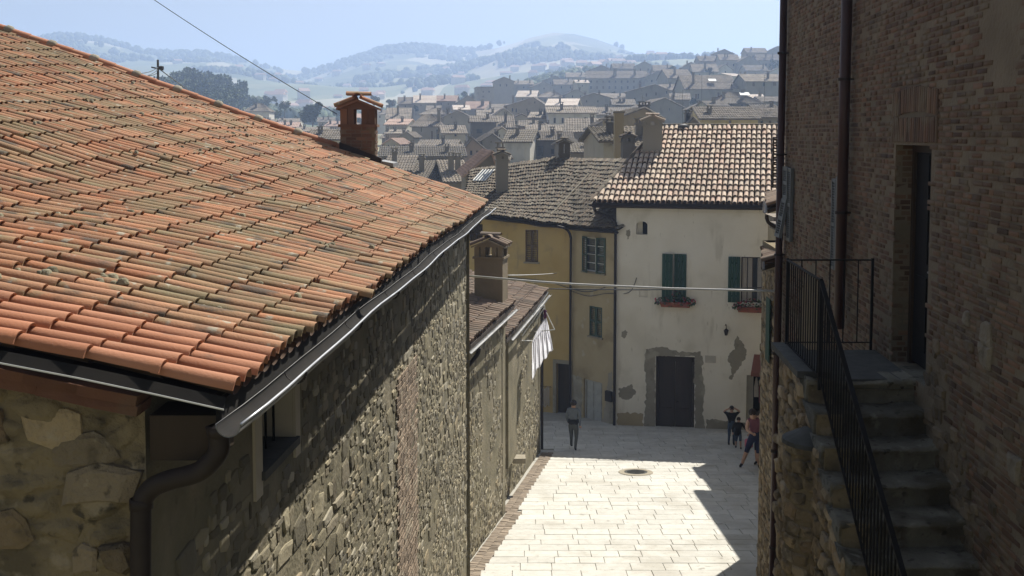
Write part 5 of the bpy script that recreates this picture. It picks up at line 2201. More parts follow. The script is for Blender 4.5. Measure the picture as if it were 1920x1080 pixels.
def town_house(label, px0, px1, eave, base, apex, d, kind='gable', wall='grey', roof='town_roof', wins=(), chims=(), yaw=0.0, depth=9.0, skew=0.0, drop=5.0, group=None, name='town_house', ov=.35, ant=()):
    yaw = yaw * 1.5 + RY.uniform(-.13, .13)
    if not chims and kind != 'flat':
        chims = [(px0 + (px1 - px0) * RY.uniform(.15, .85), RY.uniform(3, 6) * min(1, 200 / d), min(eave, apex) - RY.uniform(1, 5) * 100 / d) for _ in range(RY.choice((1, 1, 2)))]
    if not wins and kind != 'flat' and base - eave > 9 and d > 90:
        nw_ = RY.choice((1, 2, 2, 3))
        wins = [(px0 + (px1 - px0) * (i_ + 1) / (nw_ + 1), eave + (base - eave) * .4, 900 / d, 1400 / d) for i_ in range(nw_)]
    p0, p1 = at(px0, eave, d), at(px1, eave, d)
    mid = (p0 + p1) / 2
    w = (p1 - p0).length
    cy, sy = math.cos(yaw), math.sin(yaw)
    X, Y = Vector((cy, sy, 0)), Vector((-sy, cy, 0))
    zb = at((px0 + px1) / 2, base, d)[2] - drop
    ze = mid[2]
    za = at((px0 + px1) / 2, apex, d if kind == 'gable' else d + depth / 2)[2]
    if kind == 'flat':
        za = ze
    za = max(za, ze + .3) if kind != 'flat' else za
    t = thing(name, label, 'house', (mid[0], mid[1] + depth / 2, zb), group)
    q = lambda a, b, z: Vector((mid[0], mid[1], 0)) + X * a + Y * b + Vector((0, 0, z))
    hw = w / 2
    b = MB()
    if kind == 'gable':
        ax = skew * hw
        F_ = [q(-hw, 0, zb), q(hw, 0, zb), q(hw, 0, ze), q(ax, 0, za), q(-hw, 0, ze)]
        B_ = [q(-hw, depth, zb), q(hw, depth, zb), q(hw, depth, ze), q(ax, depth, za), q(-hw, depth, ze)]
        b.add(F_ + B_, [(0, 1, 2, 3, 4), (9, 8, 7, 6, 5), (0, 4, 9, 5), (1, 6, 7, 2)])
    else:
        b.hexa(q(-hw, 0, zb), X * w, Y * depth, (0, 0, ze - zb))
        if kind == 'slope':
            b.add([q(-hw, 0, ze), q(-hw, depth, ze), q(-hw, depth / 2, za), q(hw, 0, ze), q(hw, depth, ze), q(hw, depth / 2, za)], [(0, 1, 2), (5, 4, 3)])
    b.build('wall', M['w_' + wall], t)
    b = MB()
    rows = 12 if d < 90 else (6 if d < 170 else 2)
    rb = .24 if d < 130 else .34
    if kind == 'gable':
        sl = (za - ze) / (hw + ax)
        sr = (za - ze) / (hw - ax)
        corrugated(b, q(-hw - ov, depth + ov, ze - sl * ov), q(-hw - ov, -ov, ze - sl * ov), q(ax, -ov, za), q(ax, depth + ov, za), rb, rows)
        corrugated(b, q(hw + ov, -ov, ze - sr * ov), q(hw + ov, depth + ov, ze - sr * ov), q(ax, depth + ov, za), q(ax, -ov, za), rb, rows)
    elif kind == 'slope':
        s_ = (za - ze) / (depth / 2)
        corrugated(b, q(-hw - ov, -ov, ze - s_ * ov), q(hw + ov, -ov, ze - s_ * ov), q(hw + ov, depth / 2, za), q(-hw - ov, depth / 2, za), rb, rows)
        corrugated(b, q(hw + ov, depth + ov, ze - s_ * ov), q(-hw - ov, depth + ov, ze - s_ * ov), q(-hw - ov, depth / 2, za), q(hw + ov, depth / 2, za), rb, 1)
    elif kind == 'hip':
        s_ = (za - ze) / (depth / 2)
        i_ = min(hw * .75, depth * .42)
        corrugated(b, q(-hw - ov, -ov, ze - s_ * ov), q(hw + ov, -ov, ze - s_ * ov), q(hw - i_, depth / 2, za), q(-hw + i_, depth / 2, za), rb, rows)
        corrugated(b, q(hw + ov, -ov, ze - s_ * ov), q(hw + ov, depth + ov, ze - s_ * ov), q(hw - i_, depth / 2 + .01, za), q(hw - i_, depth / 2, za), rb, rows)
        corrugated(b, q(-hw - ov, depth + ov, ze - s_ * ov), q(-hw - ov, -ov, ze - s_ * ov), q(-hw + i_, depth / 2, za), q(-hw + i_, depth / 2 + .01, za), rb, rows)
        corrugated(b, q(hw + ov, depth + ov, ze - s_ * ov), q(-hw - ov, depth + ov, ze - s_ * ov), q(-hw + i_, depth / 2, za), q(hw - i_, depth / 2, za), rb, 1)
    else:
        b.hexa(q(-hw - .2, -.2, ze), X * (w + .4), Y * (depth + .4), (0, 0, .3))
    rf = b.build('roof', M[roof], t)
    for (cx, cw, cyp) in chims:
        # chimney standing on the roof, cx pixel, width pixel, top pixel
        c0 = at(cx, cyp, d + 2.0)
        ww = max(.45, cw / FPX * d)
        zbot = max(ze - .5, zb)
        cb_ = MB()
        cb_.hexa((c0[0] - ww / 2, c0[1] - ww / 2, zbot), (ww, 0, 0), (0, ww, 0), (0, 0, c0[2] - zbot))
        cb_.hexa((c0[0] - ww / 2 - .08, c0[1] - ww / 2 - .08, c0[2]), (ww + .16, 0, 0), (0, ww + .16, 0), (0, 0, .09))
        for sx_ in (-1, 1):
            cb_.hexa((c0[0] + sx_ * ww * .36 - ww * .12, c0[1] - ww / 2, c0[2] + .09), (ww * .24, 0, 0), (0, ww, 0), (0, 0, .22))
        cb_.hexa((c0[0] - ww / 2 - .1, c0[1] - ww / 2 - .1, c0[2] + .31), (ww + .2, 0, 0), (0, ww + .2, 0), (0, 0, .08))
        cb_.build('chimney', M['w_dark' if (cx * 7) % 3 < 1 else 'w_stone'], rf)
    for (x, y_, ww, wh) in wins:
        # windows on the front wall: frame and pane
        r = ray(x, y_)
        n = -Y
        tt = (Vector((mid[0], mid[1], 0)) - CAM).dot(n) / r.dot(n)
        c = CAM + r * tt
        W_, H_ = ww / FPX * d, wh / FPX * d
        b = MB()
        f = .09
        o = c - X * W_ / 2 - Vector((0, 0, H_ / 2)) + n * .01
        b.hexa(o, X * f, n * .07, (0, 0, H_))
        b.hexa(o + X * (W_ - f), X * f, n * .07, (0, 0, H_))
        b.hexa(o + X * f, X * (W_ - 2 * f), n * .07, (0, 0, f))
        b.hexa(o + X * f + Vector((0, 0, H_ - f)), X * (W_ - 2 * f), n * .07, (0, 0, f))
        b.hexa(o - X * .1 - Vector((0, 0, .08)), X * (W_ + .2), n * .16, (0, 0, .07))
        wi = b.build('window', M['w_' + wall], t)
        s = MB()
        s.hexa(o + X * f * .8 + Vector((0, 0, f * .8)), X * (W_ - 1.6 * f), n * .025, (0, 0, H_ - 1.6 * f))
        s.build('pane', M['glass' if (int(x) % 3) else 'wood_brown'], wi)
    return t


TH = town_house
# nearest row, just behind the ochre and white houses
TH('tall cream house with ribbed roof squeezed behind the white house chimney', 1132, 1172, 262, 310, 238, 62, 'slope', 'cream', 'tile_grey', [(1149, 267, 8, 11)], depth=8, drop=4)
TH('roof of dark ribbed tiles between the slab chimney and the plastered chimney', 1172, 1216, 272, 310, 237, 64, 'slope', 'cream', 'tile_grey', [], depth=8, drop=4)
t = thing('slab_chimney', 'tall flat ochre chimney slab rising behind the white house', 'chimney', at(1161, 300, 58.5))
b = MB()
q0, q1 = at(1153, 212, 58.5), at(1170, 212, 58.5)
b.hexa(q0 - Vector((0, 0, 3.2)), q1 - q0, (0, .7, 0), (0, 0, 3.2))
b.build('shaft', M['w_ochre'], t)
b = MB()
b.hexa(q0 + Vector((-.06, -.06, 0)), q1 - q0 + Vector((.12, 0, 0)), (0, .82, 0), (0, 0, .1))
b.build('cap', M['w_stone'], t)
make_chimney('pot_chimney', 'squat dark brick chimney with open hat in front of the slab chimney', at(1177, 300, 55), .62, .6, .9, .1, M['w_dark'], 'tile_grey', plastered=True, gap=.2)
TH('gabled stone house with red tiled verge behind the skylight', 876, 936, 322, 345, 283, 66, 'gable', 'stone', 'town_roof_red', [], [(938, 7, 278)], 0, 9, .55, 4)
TH('white narrow tower house with hipped roof and thin pipe', 946, 994, 264, 318, 243, 118, 'slope', 'white', 'tile_grey', [(981, 285, 3, 22)], (), -.12, 7, drop=4)
TH('low house with dark open porch under a ribbed roof', 994, 1072, 262, 302, 246, 122, 'slope', 'dark', 'tile_grey', [(1013, 283, 14, 22), (1036, 284, 8, 12), (1057, 284, 9, 18)], (), .03, 8, drop=4)
TH('small house with ribbed roof left of the slab chimney', 1071, 1132, 284, 312, 268, 92, 'slope', 'stone', 'tile_grey', [(1118, 296, 6, 9), (1126, 296, 5, 9)], [(1100, 4, 268)], .05, 7, drop=4)
TH('long flat grey roof directly behind the big terracotta roof', 768, 836, 334, 350, 301, 88, 'slope', 'stone', 'tile_grey', [], [(791, 4, 297)], .02, 10, drop=3)
TH('light ribbed roof leaning beside the long flat grey roof', 838, 876, 338, 350, 300, 84, 'slope', 'stone', 'town_roof', [], (), .06, 9, drop=3)
TH('tan ribbed roof right beside the brick chimney', 722, 766, 318, 340, 291, 90, 'slope', 'stone', 'town_roof', [], [(740, 5, 286)], -.05, 9, drop=3)
TH('broad dark roof behind the tan ribbed roof', 716, 870, 292, 312, 274, 112, 'slope', 'dark', 'tile_grey', [], [(772, 5, 274), (838, 4, 276)], .02, 10, drop=3)
TH('ribbed grey roof under the house with a blue dark balcony', 780, 850, 277, 296, 262, 150, 'slope', 'stone', 'town_roof', [], (), 0, 9, drop=3)
TH('pale house with ribbed roof left of the brick chimney', 578, 640, 260, 290, 242, 105, 'slope', 'white', 'town_roof', [], [(601, 4, 244)], .05, 8, drop=4)
TH('yellow house with broad brown roof above the pale pink roof', 1316, 1421, 221, 245, 200, 108, 'slope', 'yellow', 'town_roof', [], [(1330, 5, 205)], .02, 9, drop=5)
TH('grey house at the right edge beside the yellow house', 1412, 1475, 218, 250, 203, 112, 'slope', 'grey', 'town_roof', [], [(1438, 9, 218)], -.06, 9, drop=5, ov=.6)
TH('ochre gable showing over the roof right of the slab chimney', 1160, 1240, 219, 242, 201, 100, 'gable', 'ochre', 'town_roof', [], (), 0, 10, .2, 5)
TH('small dark gabled roof left of the yellow house', 1283, 1316, 236, 250, 219, 96, 'gable', 'stone', 'tile_grey', [], (), 0, 8, 0, 4)
# middle rows
TH('house with a blue dark balcony door under a wide pale tiled roof', 772, 830, 236, 268, 214, 185, 'hip', 'grey', 'town_roof', [(821, 252, 7, 20), (810, 254, 5, 18), (790, 243, 3, 10)], [(823, 6, 207)], .10, 10, drop=4)
TH('grey gabled house right of the balcony house', 831, 882, 219, 240, 207, 215, 'gable', 'grey', 'town_roof', [(847, 220, 3, 4), (868, 212, 3, 4)], (), 0, 10, .1, 4)
TH('small cream house with one window under a brown roof', 831, 873, 249, 266, 235, 165, 'slope', 'cream', 'town_roof', [(854, 253, 6, 7)], (), .04, 8, drop=4)
TH('dark roofed house with a wide window in its pale lower wall', 884, 931, 228, 258, 217, 170, 'slope', 'dark', 'town_roof', [(899, 246, 13, 10)], (), 0, 8, drop=4)
TH('brown roof in the middle of the town without visible windows', 929, 963, 238, 262, 217, 175, 'slope', 'grey', 'town_roof', [], [(948, 3, 214)], .05, 9, drop=4)
TH('small grey gable with one square window above the red verge house', 904, 939, 262, 292, 250, 132, 'gable', 'grey', 'town_roof', [(921, 266, 5, 5)], (), 0, 8, .1, 4)
TH('tiny pinkish gable left of the small grey gable', 872, 906, 276, 302, 258, 126, 'gable', 'pink', 'town_roof', [], (), 0, 8, -.2, 4)
TH('cream gable left of the row house with three windows', 957, 998, 223, 240, 213, 190, 'gable', 'cream', 'town_roof', [], (), 0, 10, .0, 4)
TH('narrow cream house with one dark window beside the cream gable', 992, 1030, 220, 242, 210, 178, 'slope', 'cream', 'town_roof', [(1018, 220, 4, 8), (1003, 226, 3, 6)], (), -.1, 8, drop=4)
TH('row house with three tall windows in the middle of the town', 1028, 1118, 211, 244, 200, 172, 'slope', 'white', 'town_roof', [(1040, 226, 6, 12), (1055, 226, 6, 12), (1068, 225, 5, 11), (1098, 224, 5, 11)], [(1053, 4, 196)], .03, 9, drop=4)
TH('dim brown roof in front of the row house with three windows', 1062, 1128, 246, 268, 222, 135, 'slope', 'stone', 'town_roof', [(1075, 254, 5, 7), (1090, 254, 5, 7)], [(1110, 4, 220)], -.04, 11, drop=4)
TH('grey roof between the brown middle roof and the porch house', 990, 1060, 250, 262, 234, 150, 'slope', 'grey', 'town_roof', [], [(1012, 4, 232)], .04, 9, drop=4)
TH('big ochre gabled house with asymmetric roof', 946, 1026, 199, 216, 182, 262, 'gable', 'ochre', 'town_roof', [(961, 206, 4, 8), (968, 207, 4, 8), (988, 206, 3, 6), (1003, 192, 3, 5)], (), 0, 11, .35, 4)
TH('house with the brightest pale roof and red ridge in the town', 1024, 1080, 197, 208, 185, 250, 'slope', 'grey', 'town_roof_pale', [], [(1050, 3, 183)], -.05, 10, drop=4)
TH('grey gable with pale roof edge right of the brightest roof', 1084, 1148, 184, 200, 174, 265, 'gable', 'grey', 'town_roof', [(1121, 190, 3, 5), (1100, 190, 3, 5)], (), 0, 10, -.1, 4)
TH('long low roof over a pale wall behind the ochre gable', 1118, 1186, 214, 230, 201, 200, 'slope', 'grey', 'town_roof', [(1136, 220, 4, 6), (1166, 220, 4, 6)], (), .0, 9, drop=4)
TH('large grey gable below the long many windowed building', 1173, 1262, 172, 206, 158, 270, 'gable', 'grey', 'town_roof', [(1190, 186, 4, 6), (1212, 178, 4, 7), (1230, 176, 4, 7), (1250, 173, 4, 6)], [(1200, 4, 158)], -.05, 12, .25, 5)
TH('shadowed gable right of the plastered roof chimney', 1202, 1282, 200, 225, 183, 205, 'gable', 'grey', 'town_roof', [(1255, 205, 3, 6)], (), .0, 12, .1, 5)
TH('broad roofed house with tall window pair on the right hill', 1284, 1382, 166, 196, 141, 255, 'slope', 'cream', 'town_roof', [(1305, 181, 5, 11), (1309, 181, 4, 11), (1347, 177, 5, 9), (1290, 180, 3, 8)], [(1300, 4, 138)], .0, 12, drop=5)
TH('dark roof with a bright skylight on the right hill', 1348, 1434, 193, 206, 173, 200, 'hip', 'dark', 'tile_grey', [], [(1357, 5, 176), (1393, 5, 172)], .0, 10, drop=5)
TH('pale block with lit side on the right hill', 1370, 1405, 143, 166, 138, 300, 'slope', 'white', 'town_roof_pale', [(1380, 152, 3, 5)], (), .3, 9, drop=5)
TH('grey two storey house at the right end of the hill', 1398, 1470, 152, 182, 139, 245, 'slope', 'grey', 'town_roof', [(1413, 158, 6, 9), (1452, 157, 8, 9), (1432, 158, 5, 9)], [(1440, 4, 137)], .04, 10, drop=5)
TH('low grey house under the two storey house at the right', 1430, 1475, 190, 206, 181, 205, 'slope', 'grey', 'town_roof', [(1450, 197, 6, 6)], (), .0, 9, drop=5)
# skyline
TH('long many windowed building along the top of the town', 1100, 1212, 146, 178, 133, 395, 'slope', 'grey', 'town_roof', [(1108 + 11.5 * i, 153 + 0 * i, 4, 5) for i in range(9)] + [(1108 + 11.5 * i, 164, 4, 6) for i in range(9)], [(1153, 6, 130), (1190, 4, 131)], .02, 12, drop=5)
TH('gabled wing at the right end of the long many windowed building', 1210, 1248, 144, 175, 134, 390, 'gable', 'grey', 'town_roof', [(1222, 152, 4, 5), (1236, 150, 4, 5), (1222, 164, 4, 5), (1236, 163, 4, 5)], [(1220, 4, 132)], .05, 12, .1, 5)
TH('tall plain gable crowning the middle of the skyline', 926, 964, 152, 180, 144, 400, 'gable', 'grey', 'town_roof', [(938, 160, 3, 5), (950, 160, 3, 5)], (), 0, 12, 0, 5)
TH('flat topped grey block left of the tall plain gable', 895, 926, 164, 190, 162, 370, 'flat', 'grey', 'town_roof', [(906, 172, 3, 4), (917, 172, 3, 4), (906, 181, 3, 4)], (), .05, 12, drop=5)
TH('house with whitish red edged roof below the tall plain gable', 968, 1004, 181, 194, 170, 330, 'slope', 'grey', 'town_roof_pale', [], (), -.03, 10, drop=5)
TH('grey roof right of the whitish red edged roof', 1004, 1062, 182, 196, 172, 335, 'hip', 'grey', 'town_roof', [(1022, 188, 3, 4)], (), .0, 11, drop=5)
TH('low hazy house right of the tall plain gable', 964, 1000, 158, 172, 151, 440, 'slope', 'grey', 'town_roof', [(982, 164, 3, 4)], (), .0, 12, drop=5)
TH('second low hazy house along the skyline', 1000, 1040, 162, 174, 153, 430, 'gable', 'cream', 'town_roof', [(1020, 166, 3, 4)], (), .05, 12, 0, 5)
TH('little cream house at the left foot of the long building', 1081, 1104, 155, 170, 150, 370, 'slope', 'cream', 'town_roof_pale', [(1092, 161, 3, 4)], (), .0, 9, drop=5)
TH('peaked grey gable below the flat topped block', 857, 897, 192, 208, 179, 330, 'gable', 'grey', 'town_roof', [(876, 196, 3, 4)], (), 0, 11, 0, 5)
TH('sunlit pink roof below the peaked grey gable', 872, 912, 203, 214, 190, 290, 'slope', 'grey', 'town_roof_red', [], (), -.1, 10, drop=4)
TH('grey lit roof stepping right of the sunlit pink roof', 908, 946, 207, 220, 195, 280, 'slope', 'grey', 'town_roof', [], (), -.12, 10, drop=4)
TH('house with bright pink roof and red ridge at the town edge', 814, 854, 189, 204, 179, 335, 'slope', 'grey', 'town_roof_red', [], (), -.04, 10, drop=5)
TH('house with light tan roof left of the bright pink roof', 776, 816, 192, 206, 179, 330, 'slope', 'grey', 'town_roof_pale', [], (), .06, 10, drop=5)
TH('brown roofed house at the left edge of the town', 747, 777, 194, 210, 182, 330, 'slope', 'stone', 'town_roof', [(760, 199, 3, 4)], (), .02, 10, drop=5)
TH('wide grey roof below the brown roofed edge house', 725, 768, 222, 238, 202, 240, 'slope', 'grey', 'town_roof', [], [(746, 4, 200)], .04, 11, drop=4)
TH('pink roof on a small wall beside the brick chimney hat', 722, 762, 233, 250, 223, 200, 'slope', 'cream', 'town_roof_red', [(738, 240, 3, 5)], (), -.04, 9, drop=4)
TH('narrow grey house between the pink roof and the balcony house', 748, 774, 255, 285, 247, 165, 'gable', 'grey', 'town_roof', [(760, 262, 3, 5)], (), 0, 8, .2, 4)
TH('pinkish low wall house left of the narrow grey house', 722, 752, 250, 275, 243, 180, 'slope', 'pink', 'town_roof', [(735, 258, 3, 5)], (), 0, 8, drop=4)
TH('grey hipped roof between the balcony house and the skyline', 788, 846, 214, 228, 203, 255, 'hip', 'grey', 'town_roof', [(806, 220, 3, 4), (826, 220, 3, 4)], [(842, 4, 203)], 0, 10, drop=4)
TH('sloping roof at the very top of the hill', 1252, 1300, 146, 160, 130, 330, 'slope', 'grey', 'town_roof', [(1276, 151, 3, 4)], [(1265, 4, 128)], .1, 11, drop=5)
TH('pale roofed house on the highest part of the hill', 1300, 1346, 134, 150, 120, 380, 'slope', 'cream', 'town_roof', [(1312, 140, 3, 4), (1330, 140, 3, 4)], [(1322, 4, 118)], -.05, 11, drop=5)
TH('small pale gable on the highest part of the hill', 1346, 1374, 130, 146, 120, 390, 'gable', 'white', 'town_roof', [(1360, 135, 3, 4)], (), 0, 11, 0, 5)
TH('hazy house on the crest beyond the right hill', 1400, 1440, 132, 146, 122, 400, 'slope', 'grey', 'town_roof', [(1416, 138, 3, 4)], (), .05, 11, drop=5)
TH('hazy pale house at the far right of the crest', 1440, 1480, 136, 148, 127, 380, 'gable', 'white', 'town_roof', [(1458, 140, 3, 4)], (), 0, 11, 0, 5)
TH('lone pale house with hipped roof among the valley trees', 458, 504, 208, 236, 194, 290, 'hip', 'white', 'town_roof', [(472, 218, 3, 5), (490, 218, 3, 5)], [(480, 4, 195)], .05, 9, drop=4)
TH('low brown roof in front of the lone pale valley house', 508, 556, 238, 254, 229, 230, 'slope', 'pink', 'town_roof_red', [], (), .0, 9, drop=4)
TH('pale low house left of the dark round tree', 520, 560, 228, 240, 222, 300, 'slope', 'white', 'town_roof', [(540, 233, 3, 4)], (), .05, 9, drop=4)
TH('small pink roof right of the dark round tree', 608, 640, 236, 250, 227, 270, 'slope', 'pink', 'town_roof_red', [], (), -.05, 9, drop=4)

# smaller roofs between the larger ones
for a_ in (
    ('sliver of brown roof under the white tower house', 900, 950, 300, 318, 291, 108, 'slope', 'stone', 'tile_grey'),
    ('low ribbed roof left of the porch house eave', 1040, 1080, 268, 285, 257, 112, 'gable', 'stone', 'tile_grey'),
    ('narrow roof right under the house with three tall windows', 1000, 1040, 240, 252, 231, 160, 'gable', 'cream', 'town_roof'),
    ('steep little roof behind the slab chimney', 1120, 1160, 232, 250, 221, 120, 'gable', 'grey', 'town_roof'),
    ('pale gable tucked under the big ochre gable', 930, 960, 214, 230, 203, 215, 'gable', 'cream', 'town_roof'),
    ('flat brown roof left of the big ochre gable', 896, 934, 216, 228, 206, 240, 'slope', 'stone', 'town_roof'),
    ('small lit roof at the foot of the peaked grey gable', 852, 880, 205, 216, 197, 280, 'slope', 'grey', 'town_roof_pale'),
    ('dim small roof left of the grey gabled house', 815, 840, 228, 242, 220, 230, 'gable', 'stone', 'town_roof'),
    ('tiny white walled house under the bright pink roof', 800, 824, 206, 216, 198, 300, 'slope', 'white', 'town_roof'),
    ('red roofed cottage at the lower left edge of the town', 720, 748, 268, 282, 259, 150, 'gable', 'cream', 'town_roof_red'),
    ('dark little gable above the broad dark roof', 752, 784, 280, 292, 271, 128, 'gable', 'stone', 'tile_grey'),
    ('brown lean roof right of the ribbed grey roof', 848, 882, 280, 294, 270, 135, 'slope', 'cream', 'town_roof'),
    ('grey narrow house right of the dark roofed house', 930, 952, 246, 266, 238, 145, 'gable', 'white', 'town_roof'),
    ('pink walled house just behind the tower house', 975, 1006, 236, 252, 226, 165, 'slope', 'pink', 'town_roof'),
    ('grey roofed house under the large grey gable', 1150, 1190, 196, 210, 186, 235, 'slope', 'stone', 'town_roof'),
    ('brown roof sloping down from the large grey gable', 1186, 1225, 205, 220, 195, 225, 'gable', 'cream', 'town_roof'),
    ('shaded roof between the shadowed gable and the broad roofed house', 1258, 1292, 186, 204, 175, 235, 'slope', 'stone', 'town_roof'),
    ('little grey gable under the broad roofed house', 1290, 1330, 204, 218, 194, 190, 'gable', 'grey', 'town_roof'),
    ('pale walled house between the skylight roof and the yellow house', 1330, 1366, 198, 214, 189, 175, 'slope', 'cream', 'town_roof'),
    ('flat lit roof under the two storey house at the right', 1395, 1432, 186, 200, 177, 225, 'slope', 'grey', 'town_roof_pale'),
    ('brown gable in front of the pale block on the hill', 1362, 1400, 166, 180, 156, 270, 'gable', 'stone', 'town_roof'),
    ('long roof edge left of the broad roofed house', 1240, 1286, 168, 182, 158, 290, 'slope', 'grey', 'town_roof'),
    ('hazy house left of the long many windowed building', 1040, 1082, 158, 172, 149, 420, 'slope', 'grey', 'town_roof'),
    ('hazy gable under the long many windowed building', 1062, 1100, 176, 188, 167, 330, 'gable', 'cream', 'town_roof'),
    ('wide low roof under the long many windowed building', 1120, 1180, 184, 196, 175, 320, 'slope', 'stone', 'town_roof'),
    ('pale cottage among trees left of the town edge', 690, 722, 214, 226, 206, 320, 'slope', 'white', 'town_roof'),
    ('reddish cottage behind the brick chimney', 640, 676, 222, 236, 213, 330, 'slope', 'cream', 'town_roof_red'),
    ('grey roofed cottage right of the brick chimney hat', 724, 750, 212, 222, 203, 300, 'gable', 'grey', 'town_roof'),
    ('tall house with pale wall at the head of the hill street', 1350, 1386, 112, 136, 102, 430, 'slope', 'cream', 'town_roof'),
    ('broad gable at the head of the hill street', 1384, 1424, 116, 138, 104, 425, 'gable', 'grey', 'town_roof'),
    ('long roof on the right crest beside the far corner pipe', 1420, 1474, 112, 134, 102, 430, 'slope', 'grey', 'town_roof'),
    ('grey house between the crest house and the tall pale house', 1312, 1352, 114, 134, 105, 440, 'slope', 'grey', 'town_roof'),
    ('small gable on the crest over the long many windowed building', 1190, 1226, 124, 140, 115, 470, 'gable', 'cream', 'town_roof'),
    ('low crest house left of the small crest gable', 1150, 1192, 128, 142, 119, 480, 'slope', 'grey', 'town_roof'),
    ('last crest house before the slope drops to the left', 1108, 1148, 130, 144, 122, 490, 'gable', 'grey', 'town_roof'),
    ('hazy house on the slope left of the last crest house', 1062, 1100, 144, 158, 136, 480, 'slope', 'cream', 'town_roof'),
    ('hazy gable on the slope above the second low hazy house', 1020, 1060, 150, 164, 142, 480, 'gable', 'grey', 'town_roof'),
    ('top house with tan wall above the long crest roof', 1400, 1440, 98, 118, 90, 500, 'slope', 'ochre', 'town_roof'),
    ('top grey house beside the tan walled top house', 1440, 1478, 96, 116, 86, 500, 'gable', 'grey', 'town_roof'),
    ('top left house of the hill street with brown roof', 1340, 1376, 100, 118, 92, 500, 'gable', 'stone', 'town_roof'),
    ('brown roof stepping down right of the broad roofed house', 1378, 1412, 164, 178, 155, 250, 'slope', 'cream', 'town_roof'),
    ('lean roof between the yellow house and the dark skylight roof', 1420, 1462, 204, 218, 196, 150, 'slope', 'stone', 'town_roof'),
    ('low tan roof left of the dark round tree among bushes', 506, 534, 246, 258, 238, 200, 'gable', 'cream', 'town_roof'),
    ('grey long roof just below the dark round tree', 556, 612, 246, 258, 238, 215, 'slope', 'grey', 'town_roof'),
    ('small white cottage right below the dark round tree', 612, 640, 250, 262, 243, 205, 'gable', 'white', 'town_roof'),
    ('brown roofed cottage behind the pale ribbed roof house', 596, 626, 228, 240, 220, 330, 'slope', 'cream', 'town_roof'),
    ('tiny grey cottage left of the lone pale valley house', 436, 458, 222, 234, 214, 300, 'gable', 'grey', 'town_roof'),
    ('flat grey roof between the valley house and the bushes', 484, 512, 232, 244, 224, 260, 'slope', 'grey', 'town_roof'),
    ('dim cottage right of the brick chimney shaft', 716, 742, 258, 272, 250, 190, 'slope', 'stone', 'town_roof'),
    ('grey barn roof behind the brick chimney shaft', 640, 684, 240, 256, 230, 240, 'slope', 'grey', 'town_roof'),
    ('crest house with dark roof above the broad roofed house', 1280, 1312, 126, 140, 116, 430, 'gable', 'grey', 'town_roof'),
    ('crest house half hidden at the far end of the long building', 1226, 1262, 132, 146, 122, 440, 'slope', 'grey', 'town_roof'),
):
    TH(*a_[:10], wins=[(a_[1] + (a_[2] - a_[1]) * f_, a_[3] + (a_[4] - a_[3]) * .42, 3 if a_[6] > 200 else 5, 5 if a_[6] > 200 else 7) for f_ in (.3, .7)], depth=8, drop=4)
# skylight panes, white colour standing in for their glint
for lab, px, py, d in (('bright skylight pane on the broad roofed hill house', 1336, 153, 257.0), ('bright skylight pane on the dark hipped hill roof', 1397, 180, 200.5)):
    o_ = MB()
    p = at(px, py, d)
    o_.hexa(p + Vector((-.9, -.2, .1)), (1.8, 0, 0), (0, 1.3, .55), (0, 0, .08))
    o = o_.build('roof_window', M['white_paint'], None)
    tag(o, lab, 'skylight')


def antenna(label, px, ytop, ybot, d, arms=4):
    t = thing('aerial', label, 'antenna', at(px, ybot, d), 'television aerials on the town roofs')
    b = MB()
    p0, p1 = at(px, ybot, d), at(px, ytop, d)
    r = max(.015, d * .00016)
    b.tube([p0 - Vector((0, 0, 2.5)), p1], r, 5)
    b.build('mast', M['antenna'], t)
    b = MB()
    for i in range(arms):
        z = p1[2] - .12 - i * .2
        w = .22 + .08 * (i % 3)
        b.tube([Vector((p1[0] - w, p1[1], z)), Vector((p1[0] + w, p1[1] + .2, z))], r * .7, 4)
    b.build('crossbars', M['antenna'], t)


for lab, px, yt, yb, d in (('tall aerial mast left of the yellow house', 1280, 168, 238, 96), ('aerial beside the right end of the hill house', 1434, 140, 200, 118), ('thin mast behind the plastered roof chimney', 1316, 140, 205, 150),
                           ('aerial on the row house with three windows', 1078, 196, 222, 172), ('aerial over the brightest pale roof', 1050, 178, 197, 250), ('aerial on the cream house at the slab chimney', 1146, 205, 245, 62),
                           ('aerial at the balcony house', 832, 205, 232, 186), ('aerial above the wide grey roof', 736, 190, 215, 240), ('aerial on the white tower house', 962, 222, 248, 119),
                           ('aerial over the ochre gable', 1205, 178, 208, 101), ('short mast at the low grey roofs', 1298, 205, 236, 97)):
    antenna(lab, px, yt, yb, d)

# utility pole at the top left
t = thing('utility_pole', 'dark utility pole with wires behind the top of the terracotta roof', 'pole', at(297, 175, 60))
b = MB()
b.tube([at(298, 260, 60), at(296, 112, 60)], [.09, .06], 8)
b.build('pole', M['bark'], t)
b = MB()
q0, q1 = at(284, 126, 60), at(306, 131, 60)
b.bar(q0, q1, .08, .08)
b.lathe(at(302, 128, 60), [(0, -.1), (.16, -.06), (.16, .1), (0, .14)], 8)
b.build('crossarm', M['wood_dark'], t)
for i, (p0, p1, s) in enumerate((((215, 124, 40), (297, 126, 60), .3), ((190, 118, 40), (297, 130, 60), .5), ((240, 134, 48), (295, 137, 60), .2))):
    cable('pole_wire', ('upper wire from the utility pole over the terracotta roof', 'middle wire from the utility pole over the terracotta roof', 'lowest short wire at the utility pole')[i], [at(*p0), at(*p1)], .018, 'wire', s, 'wire')
cable('valley_wire', 'long faint wire from the utility pole across the valley', [at(297, 128, 60), at(460, 225, 180)], .03, 'antenna', .6, 'wire')

